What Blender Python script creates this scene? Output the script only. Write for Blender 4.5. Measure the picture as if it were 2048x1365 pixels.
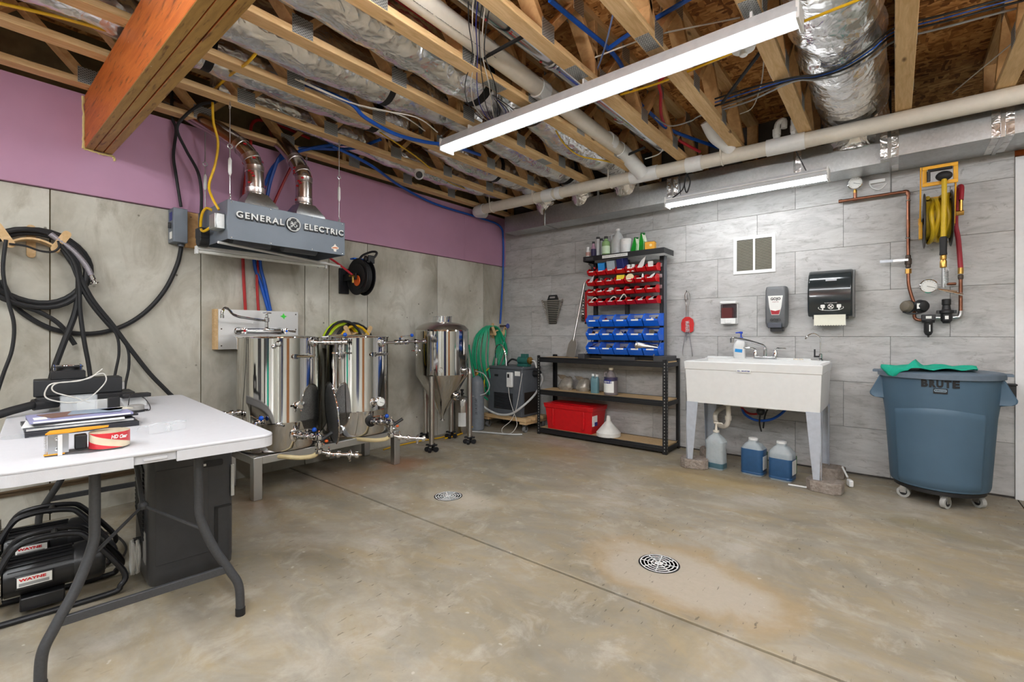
import bpy, bmesh, math, random
from mathutils import Vector, Matrix
random.seed(7)
PI = math.pi
for o in list(bpy.data.objects): bpy.data.objects.remove(o)
SC = bpy.context.scene
COL = SC.collection

# ------------------------------------------------------------------ camera
F, HY, H, ANG = 932.0, 670.0, 1.155, math.radians(39.4)
cd = bpy.data.cameras.new('camera'); cam = bpy.data.objects.new('camera', cd); COL.objects.link(cam)
cd.sensor_width = 36; cd.lens = 36 * F / 2048; cd.clip_start = .02
cam.location = (0, 0, H); cam.rotation_euler = (PI / 2, 0, ANG)
cd.shift_y = -(682.5 - HY) / 2048
SC.camera = cam
# ------------------------------------------------------------------ world, exposure
wd = bpy.data.worlds.new('world'); SC.world = wd; wd.use_nodes = True
wd.node_tree.nodes['Background'].inputs[0].default_value = (.55, .58, .6, 1)
wd.node_tree.nodes['Background'].inputs[1].default_value = .35
vs = SC.view_settings; vs.view_transform = 'Standard'; vs.look = 'None'; vs.gamma = 1
vs.exposure = 1.3
try: vs.use_curve_mapping = False
except Exception: pass
LED_STRENGTH = 19.0     # emission of the lamps' diffusers

# ------------------------------------------------------------------ room measures (metres); z 0 = floor
XL, YB, ZJ = -4.06, 4.77, 2.70     # concrete wall, tiled wall, underside of the trusses
fx, fy, rx, ry = -math.sin(ANG), math.cos(ANG), math.cos(ANG), math.sin(ANG)
def _ray(px, py):
    u = (px - 1024) / F; return fx + rx * u, fy + ry * u, (HY - py) / F
def onX(px, py, X=XL): d = _ray(px, py); t = X / d[0]; return (X, t * d[1], H + t * d[2])
def onY(px, py, Y=YB): d = _ray(px, py); t = Y / d[1]; return (t * d[0], Y, H + t * d[2])
def onZ(px, py, Z=0.): d = _ray(px, py); t = (Z - H) / d[2]; return (t * d[0], t * d[1], Z)

# ------------------------------------------------------------------ mesh helpers
class MB:
    def __init__(s): s.v = []; s.f = []
    def _a(s, vs_, fs):
        b = len(s.v); s.v += [tuple(p) for p in vs_]; s.f += [tuple(i + b for i in f) for f in fs]; return s
    def box(s, c, d, R=None):
        x, y, z = (q / 2 for q in d); P = [Vector(p) for p in ((-x,-y,-z),(x,-y,-z),(x,y,-z),(-x,y,-z),(-x,-y,z),(x,-y,z),(x,y,z),(-x,y,z))]
        if R is not None:
            if not isinstance(R, Matrix): R = Matrix.Rotation(R, 3, 'Z')
            P = [R @ p for p in P]
        C = Vector(c)
        return s._a([C + p for p in P], [(0,3,2,1),(4,5,6,7),(0,1,5,4),(1,2,6,5),(2,3,7,6),(3,0,4,7)])
    def bx(s, x0, x1, y0, y1, z0, z1): return s.box(((x0+x1)/2,(y0+y1)/2,(z0+z1)/2),(x1-x0,y1-y0,z1-z0))
    def rings(s, rs, closed=False, cap=True):
        n = len(rs[0]); vs_ = [p for r in rs for p in r]; fs = []; k = len(rs)
        for i in range(k if closed else k - 1):
            a, b = i * n, ((i + 1) % k) * n
            for j in range(n): fs.append((a + j, a + (j+1) % n, b + (j+1) % n, b + j))
        if cap and not closed: fs += [tuple(range(n))[::-1], tuple(range((k-1)*n, k*n))]
        return s._a(vs_, fs)
    def tube(s, pts, r, n=8, closed=False, cap=True):
        P = [Vector(p) for p in pts]; k = len(P); R = r if isinstance(r, (list, tuple)) else [r] * k
        T = []
        for i in range(k):
            a = P[(i-1) % k] if (closed or i > 0) else P[i]; b = P[(i+1) % k] if (closed or i < k-1) else P[i]
            t = b - a; T.append(t.normalized() if t.length > 1e-9 else (T[-1] if T else Vector((0,0,1))))
        u = T[0].orthogonal().normalized(); rs = []
        for i in range(k):
            u = u - T[i] * u.dot(T[i]); u = u.normalized() if u.length > 1e-6 else T[i].orthogonal().normalized()
            w = T[i].cross(u)
            rs.append([P[i] + (u * math.cos(q) + w * math.sin(q)) * R[i] for q in (2*PI*j/n for j in range(n))])
        return s.rings(rs, closed, cap)
    def cyl(s, p0, p1, r0, r1=None, n=16): return s.tube([p0, p1], [r0, r0 if r1 is None else r1], n)
    def lathe(s, prof, c=(0,0,0), ax=(0,0,1), n=24):
        A = Vector(ax).normalized(); u = A.orthogonal().normalized(); w = A.cross(u); C = Vector(c)
        return s.rings([[C + A*z + (u*math.cos(q) + w*math.sin(q))*max(r, 1e-4) for q in (2*PI*j/n for j in range(n))] for r, z in prof])
    def ball(s, c, r, n=12, sc=(1,1,1)):
        C = Vector(c); m = n // 2 + 1
        return s.rings([[C + Vector((sc[0]*r*math.sin(a)*math.cos(q), sc[1]*r*math.sin(a)*math.sin(q), sc[2]*r*math.cos(a))) for q in (2*PI*j/n for j in range(n))] for a in (max(1e-3, min(PI-1e-3, PI*i/(m-1))) for i in range(m))])
    def torus(s, c, R, r, ax=(0,0,1), n=24, k=8):
        A = Vector(ax).normalized(); u = A.orthogonal().normalized(); w = A.cross(u)
        return s.tube([Vector(c) + (u*math.cos(q) + w*math.sin(q))*R for q in (2*PI*j/n for j in range(n))], r, k, True)
    def prism(s, poly, a0, a1, ax='z'):
        f = {'z': lambda p, a: (p[0], p[1], a), 'y': lambda p, a: (p[0], a, p[1]), 'x': lambda p, a: (a, p[0], p[1])}[ax]
        return s.rings([[f(p, a0) for p in poly], [f(p, a1) for p in poly]])
    def quad(s, a, b, c, d): return s._a([a, b, c, d], [(0,1,2,3)])
    def loft(s, secs): return s.rings(secs)

def rrect(w, h, r, k=5, cx=0, cy=0):
    P = []
    for sx, sy, a0 in ((1,1,0),(-1,1,90),(-1,-1,180),(1,-1,270)):
        for i in range(k + 1):
            a = math.radians(a0 + 90*i/k); P.append((cx + sx*(w/2-r) + r*math.cos(a), cy + sy*(h/2-r) + r*math.sin(a)))
    return P
def sp(pts, k=6, closed=False):      # Catmull-Rom curve through points
    P = [Vector(p) for p in pts]; n = len(P); out = []
    for i in range(n if closed else n - 1):
        g = (lambda q: P[q % n]) if closed else (lambda q: P[max(0, min(n-1, q))])
        a, b, c, d = g(i-1), g(i), g(i+1), g(i+2)
        for j in range(k):
            t = j / k; out.append(.5*((2*b) + (c-a)*t + (2*a-5*b+4*c-d)*t*t + (3*b-a-3*c+d)*t**3))
    if not closed: out.append(P[-1])
    return out
def arc(c, r, a0, a1, u, w, k=12):
    C = Vector(c); u = Vector(u); w = Vector(w)
    return [C + (u*math.cos(math.radians(a)) + w*math.sin(math.radians(a)))*r for a in (a0 + (a1-a0)*i/k for i in range(k+1))]

WM = {}
def tag(o, label=None, cat=None, group=None, kind=None):
    if label: o['label'] = label
    if cat: o['category'] = cat
    if group: o['group'] = group
    if kind: o['kind'] = kind
    return o
def thing(name, label, cat, loc=(0,0,0), rz=0, group=None, kind=None):
    o = bpy.data.objects.new(name, None); COL.objects.link(o); o.empty_display_size = .05
    o.location = loc; o.rotation_euler = (0, 0, rz)
    WM[o] = Matrix.Translation(Vector(loc)) @ Matrix.Rotation(rz, 4, 'Z')
    return tag(o, label, cat, group, kind)
def mesh(name, mb, m, sharp=35):
    me = bpy.data.meshes.new(name); me.from_pydata(mb.v, [], mb.f)
    b = bmesh.new(); b.from_mesh(me); bmesh.ops.recalc_face_normals(b, faces=b.faces[:])
    b.to_mesh(me); b.free()
    for p in me.polygons: p.use_smooth = True
    me.set_sharp_from_angle(angle=math.radians(sharp))
    me.materials.append(m); return me
def obj(name, mb, m, parent=None, w=True, bevel=0, label=None, kind=None, sharp=35):
    """one mesh object; w: coordinates are world coordinates"""
    base = None
    if parent is not None:
        if w:
            inv = WM[parent].inverted(); mb.v = [tuple(inv @ Vector(p)) for p in mb.v]
    else:
        xs = [p[0] for p in mb.v]; ys = [p[1] for p in mb.v]; z0 = min(p[2] for p in mb.v)
        base = Vector(((min(xs)+max(xs))/2, (min(ys)+max(ys))/2, z0)); mb.v = [tuple(Vector(p) - base) for p in mb.v]
    o = bpy.data.objects.new(name, mesh(name, mb, m, sharp)); COL.objects.link(o)
    if parent is not None: o.parent = parent; WM[o] = WM[parent]
    else: o.location = base; WM[o] = Matrix.Translation(base)
    if bevel:
        bv = o.modifiers.new('bevel', 'BEVEL'); bv.width = bevel; bv.segments = 2; bv.limit_method = 'ANGLE'; bv.angle_limit = math.radians(40)
    return tag(o, label, kind=kind)
def one(name, mb, m, label, cat, group=None, **k):       # a thing that is one mesh
    return tag(obj(name, mb, m, **k), label, cat, group)
def struct(name, mb, m, **k): return tag(obj(name, mb, m, **k), kind='structure')
def inst(src, parent, loc=(0,0,0)):                       # another piece sharing mesh data
    c = src.copy(); COL.objects.link(c); c.parent = parent; c.location = loc; return c
def dup(root, loc, rz=None, label=None):
    r = root.copy(); COL.objects.link(r); r.location = loc
    if rz is not None: r.rotation_euler = (0, 0, rz)
    if label: r['label'] = label
    WM[r] = Matrix.Translation(Vector(loc)) @ Matrix.Rotation(r.rotation_euler[2], 4, 'Z')
    for ch in list(root.children):
        c = ch.copy(); COL.objects.link(c); c.parent = r; WM[c] = WM[r]
        for g in ch.children:
            d = g.copy(); COL.objects.link(d); d.parent = c
    return r
_tc = {}
def text(name, s, size, m, parent, loc, right, up, extrude=.002, align='CENTER', sx=1.0, bold=0, sp_=1.0, label=None, shear=0, fit=None):
    """raised or printed lettering; right/up are world directions"""
    cu = bpy.data.curves.new('t', 'FONT'); cu.body = s; cu.size = size; cu.extrude = extrude; cu.align_x = align; cu.align_y = 'CENTER'
    cu.offset = bold; cu.space_character = sp_; cu.resolution_u = 3; cu.shear = shear
    to = bpy.data.objects.new('t', cu); COL.objects.link(to)
    dg = bpy.context.evaluated_depsgraph_get(); me = bpy.data.meshes.new_from_object(to.evaluated_get(dg))
    if fit:
        xs = [v.co.x for v in me.vertices]; sx = fit/(max(xs)-min(xs))
    R = Vector(right).normalized(); U = Vector(up).normalized(); N = R.cross(U)
    M4 = Matrix(((R.x*sx,U.x,N.x,loc[0]),(R.y*sx,U.y,N.y,loc[1]),(R.z*sx,U.z,N.z,loc[2]),(0,0,0,1)))
    if parent is not None: M4 = WM[parent].inverted() @ M4
    me.transform(M4); bpy.data.objects.remove(to); bpy.data.curves.remove(cu)
    me.name = name; me.materials.clear(); me.materials.append(m)
    o = bpy.data.objects.new(name, me); COL.objects.link(o)
    if parent is not None: o.parent = parent; WM[o] = WM[parent]
    return tag(o, label)

# ------------------------------------------------------------------ materials
def lin(c):
    return tuple(((q/255)/12.92 if q/255 <= .04045 else ((q/255+.055)/1.055)**2.4) for q in c)
class NT:
    def __init__(s, name):
        s.m = bpy.data.materials.new(name); s.m.use_nodes = True; s.t = s.m.node_tree; s.N = s.t.nodes; s.L = s.t.links
        s.b = s.N['Principled BSDF']; s.tc = s.N.new('ShaderNodeTexCoord')
    def n(s, typ, ins=None, **kw):
        q = s.N.new('ShaderNode' + typ)
        for k, v in kw.items(): setattr(q, k, v)
        for k, v in (ins or {}).items():
            if hasattr(v, 'is_linked') or hasattr(v, 'links'): s.L.new(v, q.inputs[k])
            else: q.inputs[k].default_value = v
        return q
    def vec(s, sc=(1,1,1), rot=(0,0,0), co='Object'):
        return s.n('Mapping', {'Vector': s.tc.outputs[co], 'Scale': sc, 'Rotation': rot}).outputs[0]
    def noise(s, v, scale, detail=4, rough=.55, dist=0):
        return s.n('TexNoise', {'Vector': v, 'Scale': scale, 'Detail': min(detail, 5), 'Roughness': rough, 'Distortion': dist}).outputs[0]
    def ramp(s, fac, stops):
        r = s.n('ValToRGB', {'Fac': fac}); e = r.color_ramp.elements
        while len(e) < len(stops): e.new(.5)
        for q, (p, c) in zip(e, stops): q.position = p; q.color = (*c, 1) if len(c) == 3 else c
        return r.outputs[0]
    def mix(s, fac, a, b, mode='MIX'):
        q = s.N.new('ShaderNodeMix'); q.data_type = 'RGBA'; q.blend_type = mode
        for k, v in ((0, fac), (6, a), (7, b)):
            if hasattr(v, 'links'): s.L.new(v, q.inputs[k])
            else: q.inputs[k].default_value = v if k == 0 else ((*v, 1) if len(v) == 3 else v)
        return q.outputs[2]
    def math(s, op, a, b=0., c=0.):
        q = s.N.new('ShaderNodeMath'); q.operation = op
        for k, v in ((0, a), (1, b), (2, c)):
            if hasattr(v, 'links'): s.L.new(v, q.inputs[k])
            else: q.inputs[k].default_value = v
        return q.outputs[0]
    def bump(s, h, strength=.3, dist=.01):
        q = s.n('Bump', {'Height': h, 'Strength': strength, 'Distance': dist}); s.L.new(q.outputs[0], s.b.inputs['Normal'])
    def col(s, c): s.L.new(c, s.b.inputs['Base Color'])
    def set(s, **k):
        for a, v in k.items():
            i = s.b.inputs[a.replace('_', ' ')]
            if hasattr(v, 'links'): s.L.new(v, i)
            else: i.default_value = v
        return s
_MC = {}
def pl(name, c, rough=.45, metal=0., var=.07, scale=25., bump=0., bs=120., alpha=1., spec=.5, aniso=None, coat=0):
    """plain procedural material: colour with slight noise, optional fine relief"""
    if name in _MC: return _MC[name]
    t = NT(name); a = lin(c); sc = aniso or (1,1,1)
    nz = t.noise(t.vec(sc), scale, 3)
    t.col(t.ramp(nz, [(.3, tuple(q*(1-var) for q in a)), (.7, tuple(min(1, q*(1+var)) for q in a))]))
    t.set(Roughness=rough, Metallic=metal, Specular_IOR_Level=spec, Alpha=alpha, Coat_Weight=coat)
    if bump: t.bump(t.noise(t.vec(sc), bs, 3), bump, .002)
    _MC[name] = t.m; return t.m
def glow(name, c, strength):
    t = NT(name); t.col(t.ramp(t.noise(t.vec(), 3), [(0, c), (1, c)])); t.set(Emission_Color=(*c, 1), Emission_Strength=strength); return t.m

def m_floor():
    t = NT('floor_concrete'); v = t.vec()
    big = t.noise(v, 1.1, 7, .66, .8); mid = t.noise(t.vec((1,2.2,1), (0,0,.5)), 2.6, 8, .65, .8); fine = t.noise(v, 38, 5, .7)
    c = t.ramp(big, [(.32, lin((122,114,98))), (.5, lin((156,147,130))), (.66, lin((181,174,161)))])
    c = t.mix(t.ramp(mid, [(.42, (0,0,0)), (.68, (.8,)*3)]), c, lin((168,151,118)))
    c = t.mix(t.ramp(t.noise(t.vec((1,1.7,1), (0,0,-.4)), 1.7, 7, .7, 1.2), [(.47, (0,0,0)), (.7, (.7,)*3)]), c, lin((138,134,124)))
    c = t.mix(t.ramp(t.noise(t.vec((1,1,1)), 5.5, 8, .7, .5), [(.53, (0,0,0)), (.68, (.6,)*3)]), c, lin((190,183,170)))
    # stains with a place of their own: limescale round the drains, rust by the stand, yellow by the sink
    wob = t.noise(v, 3.2, 6, .65, .4); sep = t.n('SeparateXYZ', {0: t.tc.outputs['Object']})
    def spot(x, y, rx_, ry_, r0, r1, colr, amt, rz=0.):
        nonlocal c
        dx = t.math('SUBTRACT', sep.outputs[0], x); dy = t.math('SUBTRACT', sep.outputs[1], y)
        ca, sa = math.cos(rz), math.sin(rz)
        ex = t.math('DIVIDE', t.math('ADD', t.math('MULTIPLY', dx, ca), t.math('MULTIPLY', dy, sa)), rx_)
        ey = t.math('DIVIDE', t.math('SUBTRACT', t.math('MULTIPLY', dy, ca), t.math('MULTIPLY', dx, sa)), ry_)
        d = t.math('SQRT', t.math('ADD', t.math('MULTIPLY', ex, ex), t.math('MULTIPLY', ey, ey)))
        d = t.math('ADD', d, t.math('MULTIPLY_ADD', wob, 1.1, -.55))
        k = t.ramp(d, [(max(0, r0 - .001), (amt,)*3), (r1, (0,0,0))])
        c = t.mix(k, c, lin(colr))
    spot(-.78, 2.22, .58, .37, .72, .98, (170,146,108), .8, -.12); spot(-.80, 2.22, .50, .30, .62, .92, (188,181,169), .66, -.12)
    spot(-2.35, 2.32, .42, .2, .3, .95, (206,197,180), .7, .1)
    spot(-3.42, 2.62, .28, .3, .2, 1., (164,104,60), .75); spot(-3.4, 2.1, .5, .5, .1, 1., (150,116,84), .6); spot(-3.35, 1.35, .25, .2, .1, 1., (150,112,76), .5)
    spot(-1.15, 3.85, .75, .3, .3, 1., (178,152,98), .6, .1); spot(-2.7, 3.8, .6, .35, .3, 1., (166,142,96), .55); spot(.15, 3.75, .5, .14, .2, 1., (140,130,96), .55, -.3)
    sc = t.ramp(t.noise(t.vec((9,2.4,1), (0,0,.45)), 6, 3, .6), [(.31, (.9,)*3), (.35, (0,0,0))])
    c = t.mix(t.math('MULTIPLY', sc, t.ramp(t.noise(v, 1.3, 2), [(.42, (0,0,0)), (.56, (.9,)*3)])), c, lin((84,76,62)))
    c = t.mix(t.ramp(t.noise(v, 17, 2), [(.72, (0,0,0)), (.75, (.6,)*3)]), c, lin((212,206,196)))
    c = t.mix(t.math('MULTIPLY', fine, .35), c, lin((120,112,98)))
    t.col(c); t.set(Roughness=t.ramp(mid, [(.3, (.38,)*3), (.7, (.6,)*3)]), Specular_IOR_Level=.4)
    t.bump(t.math('ADD', fine, t.math('MULTIPLY', mid, .6)), .12, .004); return t.m
def m_wallconc():
    t = NT('wall_concrete'); v = t.vec()
    rnd = t.n('ObjectInfo').outputs['Random']; vv = t.n('VectorMath', {0: v, 1: (0,0,0)}, operation='ADD')
    t.L.new(t.n('CombineXYZ', {0: 0., 1: t.math('MULTIPLY', rnd, 30), 2: t.math('MULTIPLY', rnd, 9)}).outputs[0], vv.inputs[1]); v = vv.outputs[0]
    big = t.noise(v, 1.3, 6, .6, .5); fine = t.noise(v, 30, 5, .7)
    c = t.ramp(big, [(.3, lin((162,157,143))), (.5, lin((200,196,183))), (.68, lin((220,217,206)))])
    c = t.mix(t.ramp(t.noise(t.n('Mapping', {'Vector': v, 'Scale': (1,1.6,.8)}).outputs[0], 2.6, 7, .65, 1.), [(.5, (0,0,0)), (.75, (.75,)*3)]), c, lin((150,141,122)))
    vo = t.n('TexVoronoi', {'Vector': v, 'Scale': 11.}).outputs['Distance']
    pit = t.math('MULTIPLY', t.ramp(vo, [(.06, (1,)*3), (.11, (0,)*3)]), t.ramp(t.noise(v, 3.1, 2), [(.52, (0,)*3), (.6, (1,)*3)]))
    c = t.mix(t.math('MULTIPLY', pit, .8), c, lin((84,78,68)))
    c = t.mix(t.math('MULTIPLY', fine, .25), c, lin((132,127,114)))
    t.col(c); t.set(Roughness=.8, Specular_IOR_Level=.3); t.bump(t.math('SUBTRACT', t.math('MULTIPLY', fine, .5), pit), .25, .005); return t.m
def m_tile():
    t = NT('wall_panel_stone'); rnd = t.n('ObjectInfo').outputs['Random']; vv = t.n('VectorMath', {0: t.tc.outputs['Object'], 1: (0,0,0)}, operation='ADD')
    t.L.new(t.n('CombineXYZ', {0: t.math('MULTIPLY', rnd, 40), 1: 0., 2: t.math('MULTIPLY', rnd, 17)}).outputs[0], vv.inputs[1]); v = vv.outputs[0]
    st = t.n('Mapping', {'Vector': v, 'Scale': (1,1,3.2)}).outputs[0]; st2 = t.n('Mapping', {'Vector': v, 'Scale': (1,1,6.)}).outputs[0]
    a = t.noise(st, 3.2, 7, .68, .8); b = t.noise(st2, 7, 8, .72, 1.); fine = t.noise(st2, 40, 4, .7)
    c = t.ramp(a, [(.3, lin((166,164,162))), (.5, lin((190,189,187))), (.72, lin((206,205,203)))])
    c = t.mix(t.ramp(b, [(.53, (0,)*3), (.72, (.75,)*3)]), c, lin((136,131,126)))
    c = t.mix(t.ramp(t.noise(v, 9, 8, .75, 1.5), [(.6, (0,)*3), (.7, (.5,)*3)]), c, lin((118,112,106)))
    c = t.mix(t.math('MULTIPLY', rnd, .16), c, lin((150,146,142)))
    t.col(c); t.set(Roughness=.5, Specular_IOR_Level=.4); t.bump(t.math('ADD', b, t.math('MULTIPLY', fine, .4)), .12, .003); return t.m
def m_wood(name, c0, c1, sc=(9,1,9), knots=True, rough=.65):
    t = NT(name); rnd = t.n('ObjectInfo').outputs['Random']; vv = t.n('VectorMath', {0: t.tc.outputs['Object'], 1: (0,0,0)}, operation='ADD')
    t.L.new(t.n('CombineXYZ', {0: t.math('MULTIPLY', rnd, 13), 1: t.math('MULTIPLY', rnd, 29), 2: t.math('MULTIPLY', rnd, 7)}).outputs[0], vv.inputs[1])
    mp = t.n('Mapping', {'Vector': vv.outputs[0], 'Scale': sc}).outputs[0]
    g = t.noise(mp, 4.5, 5, .6, 1.2); f = t.noise(mp, 22, 3, .6)
    a, b = lin(c0), lin(c1)
    c = t.ramp(g, [(.32, a), (.5, tuple((p+q)/2 for p, q in zip(a, b))), (.68, b)])
    c = t.mix(t.math('MULTIPLY', f, .3), c, tuple(q*.72 for q in a))
    if knots:
        k = t.n('TexVoronoi', {'Vector': t.n('Mapping', {'Vector': vv.outputs[0], 'Scale': tuple(3.2 if q == 1 else 9 for q in sc)}).outputs[0], 'Scale': 1.}).outputs['Distance']
        c = t.mix(t.ramp(k, [(.06, (.85,)*3), (.13, (0,)*3)]), c, lin((96,56,26)))
    t.col(c); t.set(Roughness=rough, Specular_IOR_Level=.3); t.bump(f, .08, .002); return t.m
def m_osb():
    t = NT('strand_board'); v = t.vec()
    def flakes(rot, sc): 
        q = t.n('TexVoronoi', {'Vector': t.n('Mapping', {'Vector': v, 'Scale': sc, 'Rotation': (0,0,rot)}).outputs[0], 'Scale': 1.}); return q.outputs['Color'], q.outputs['Distance']
    a, da = flakes(.3, (9,40,9)); b, db = flakes(1.1, (38,10,9)); d, dd = flakes(-.5, (13,50,9))
    bw = lambda q: t.n('RGBToBW', {0: q}).outputs[0]
    sel = t.noise(t.vec((12,14,1)), 1, 2)
    g = t.mix(t.ramp(sel, [(.45, (0,)*3), (.5, (1,)*3)]), a, b); g = t.mix(t.ramp(t.noise(v, 11, 2), [(.5, (0,)*3), (.55, (1,)*3)]), g, d)
    c = t.ramp(bw(g), [(.15, lin((118,72,34))), (.45, lin((178,120,64))), (.65, lin((204,146,84))), (.9, lin((224,172,110)))])
    t.col(c); t.set(Roughness=.7, Specular_IOR_Level=.3); t.bump(bw(g), .3, .004); return t.m
def m_lvl(name, c0, c1):
    t = NT(name); a, b = lin(c0), lin(c1)
    g = t.noise(t.vec((1,9,9)), 3.2, 6, .65, .8); s2 = t.noise(t.vec((2.2,16,16)), 3, 5, .6)
    c = t.ramp(g, [(.3, a), (.7, b)]); c = t.mix(t.ramp(s2, [(.56, (0,)*3), (.68, (.75,)*3)]), c, lin((84,40,16)))
    sp_ = t.n('TexVoronoi', {'Vector': t.vec(), 'Scale': 14.}).outputs['Distance']
    c = t.mix(t.ramp(sp_, [(.035, (1,)*3), (.05, (0,)*3)]), c, lin((206,196,180)))
    t.col(c); t.set(Roughness=.5, Specular_IOR_Level=.4); t.bump(s2, .1, .003); return t.m
def m_foil():
    t = NT('foil_jacket'); v = t.vec((1,.75,1)); ds = t.n('TexNoise', {'Vector': v, 'Scale': 5., 'Detail': 3.}).outputs['Color']
    vv = t.n('VectorMath', {0: v, 1: t.n('VectorMath', {0: ds, 1: (.22,.22,.22)}, operation='MULTIPLY').outputs[0]}, operation='ADD').outputs[0]
    f1 = t.n('TexVoronoi', {'Vector': vv, 'Scale': 13.}, feature='F1').outputs['Distance']; f2 = t.n('TexVoronoi', {'Vector': vv, 'Scale': 34.}, feature='F1').outputs['Distance']
    big = t.noise(v, 3.5, 2, .5)
    t.col(t.ramp(big, [(.35, lin((226,225,224))), (.65, lin((246,245,244)))]))
    t.set(Metallic=.88, Roughness=t.ramp(big, [(.3, (.2,)*3), (.7, (.3,)*3)])); t.bump(t.math('ADD', f1, t.math('MULTIPLY', f2, .35)), .42, .022); return t.m
def m_galv():
    t = NT('galvanised_steel'); v = t.vec(); vo = t.n('TexVoronoi', {'Vector': v, 'Scale': 70.}); big = t.noise(v, 2.2, 5, .6)
    c = t.ramp(t.n('RGBToBW', {0: vo.outputs['Color']}).outputs[0], [(.2, lin((190,192,192))), (.8, lin((202,204,204)))])
    c = t.mix(t.ramp(big, [(.4, (0,)*3), (.7, (.5,)*3)]), c, lin((158,158,154)))
    t.col(c); t.set(Metallic=1., Roughness=t.ramp(big, [(.3, (.26,)*3), (.7, (.42,)*3)])); return t.m
def m_steel(name, c=(214,212,208), rough=.07, brushed=None, bump=.0):
    t = NT(name); n1 = t.noise(t.vec(brushed or (1,1,.35)), 60 if brushed else 5, 4, .6)
    a = lin(c); t.col(t.ramp(n1, [(.3, tuple(q*.92 for q in a)), (.7, a)])); t.set(Metallic=1., Roughness=rough)
    if bump: t.bump(t.noise(t.vec((1,1,.45)), 3.5, 2, .5), bump, .02)
    return t.m
def m_brick():
    t = NT('paver_concrete'); v = t.vec(); n1 = t.noise(v, 25, 6, .75); vo = t.n('TexVoronoi', {'Vector': v, 'Scale': 60.}).outputs['Distance']
    t.col(t.ramp(n1, [(.3, lin((118,106,98))), (.5, lin((150,138,128))), (.7, lin((174,164,154)))])); t.set(Roughness=.9); t.bump(t.math('ADD', n1, vo), .6, .008); return t.m

def m_plate():
    t = NT('truss_plate'); sx = t.n('SeparateXYZ', {0: t.tc.outputs['Object']}); w = lambda q, k: t.math('SINE', t.math('MULTIPLY', q, k))
    d = t.math('MULTIPLY', w(t.math('ADD', sx.outputs[0], sx.outputs[2]), 430.), w(sx.outputs[1], 350.))
    t.col(t.ramp(t.math('MULTIPLY_ADD', d, .5, .5), [(.72, lin((176,178,176))), (.8, lin((64,64,62)))])); t.set(Metallic=.6, Roughness=.45); return t.m
MFLOOR, MWALL, MTILE, MOSB, MFOIL, MGALV, MBRICK = m_floor(), m_wallconc(), m_tile(), m_osb(), m_foil(), m_galv(), m_brick()
MFOAM = pl('foam_board_pink', (190,144,172), .6, var=.05, scale=3, bump=.05)
MWOODY = m_wood('fir_along', (212,172,118), (240,206,156)); MWOODW = m_wood('fir_web', (196,150,98), (226,182,128), (3,3,3), False)
MPLY = m_wood('plywood', (206,168,118), (226,194,150), (2,6,6), False); MBOARD = m_wood('particle_board', (196,164,120), (214,184,142), (14,14,14), False)
MLVLS, MLVLB = m_lvl('beam_face', (168,78,24), (204,112,46)), m_lvl('beam_underside', (156,118,56), (192,152,84))
MSTEEL = m_steel('polished_steel', bump=.02); MCHROME = m_steel('chrome', (224,224,226), .05); MBRUSH = m_steel('brushed_steel', (196,192,186), .28, (1,1,60)); MALU = m_steel('aluminium', (206,208,210), .32, (60,60,1))
MPLATE = m_plate()
BLK = pl('black_plastic', (30,30,32), .45); BLKM = pl('black_metal', (34,34,37), .4, .3); RUB = pl('black_rubber', (26,26,28), .62); GRYP = pl('grey_plastic', (88,92,98), .5)
WHT = pl('white_plastic', (232,232,230), .4, var=.03); PVC = pl('pvc_pipe', (226,218,204), .38, var=.04); PVCW = pl('pvc_fitting', (236,236,234), .35, var=.03)
RED = pl('red_plastic', (204,20,28), .35); BLUE = pl('blue_plastic', (14,102,222), .35); PEXB = pl('blue_tubing', (18,84,180), .4); PEXR = pl('red_tubing', (176,34,34), .4)
YEL = pl('yellow_sheath', (226,178,20), .45); CABW = pl('white_cable', (214,210,202), .5); COP = pl('copper', (146,100,80), .36, 1., .18, 12); BRASS = pl('brass', (196,156,84), .3, 1.)
IRON = pl('cast_iron', (86,76,68), .5, .6, .2); PAPER = pl('white_label', (240,240,236), .7, var=.02); INK = pl('black_print', (20,20,22), .6); DKBLUE = pl('blue_print', (30,40,130), .5)
STRAP = pl('black_strap', (18,18,19), .7)
# ================================================================== THE SETTING
fl = struct('floor', MB().bx(XL-.1, 3.6, -3.4, 7.8, -.12, -.03), pl('joint_grit', (36,28,18), .95, bump=.5))
def slab(x0, x1, y0, y1):
    o = obj('slab', MB().bx(x0, x1, y0, y1, -.03, 0), MFLOOR, fl, bevel=.003)
    o.data.transform(WM[fl]); o.location = -Vector(fl.location); return o      # keep world coordinates for the stains
slab(XL-.1, 3.6, -3.4, 1.892); slab(XL-.1, .662, 1.908, 7.8); slab(.668, 3.6, 1.908, 7.8)
# concrete wall, cast in panels, pink foam board above, sprayed rim on top
wl = struct('wall_left', MB().bx(XL-.25, XL-.012, -3.4, YB+.2, 0, 3.12), pl('rim_foam', (112,98,70), .9, var=.25, scale=9, bump=.8, bs=12))
seams = [-3.4, -.4, .416, 1.232, 2.037, 2.265, 2.674, 3.594, 4.369, YB+.012]
for a, b in zip(seams, seams[1:]):
    obj('concrete_panel', MB().bx(XL-.012, XL, a+.003, b-.003, 0, 2.06), MWALL, wl, bevel=.002)
for a, b in ((-3.4,-.9),(-.9,1.55),(1.55,4.0),(4.0,YB+.01)):
    obj('foam_board', MB().bx(XL-.012, XL+.028, a+.001, b-.001, 2.064, 2.705), MFOAM, wl, bevel=.002)
struct('trim_1', MB().bx(XL, XL+.012, -1, 1.33, .195, .222).bx(XL, XL+.02, -1, 1.33, .222, .23), m_wood('old_batten', (84,68,50), (120,100,76), (9,1,9), False))
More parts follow.
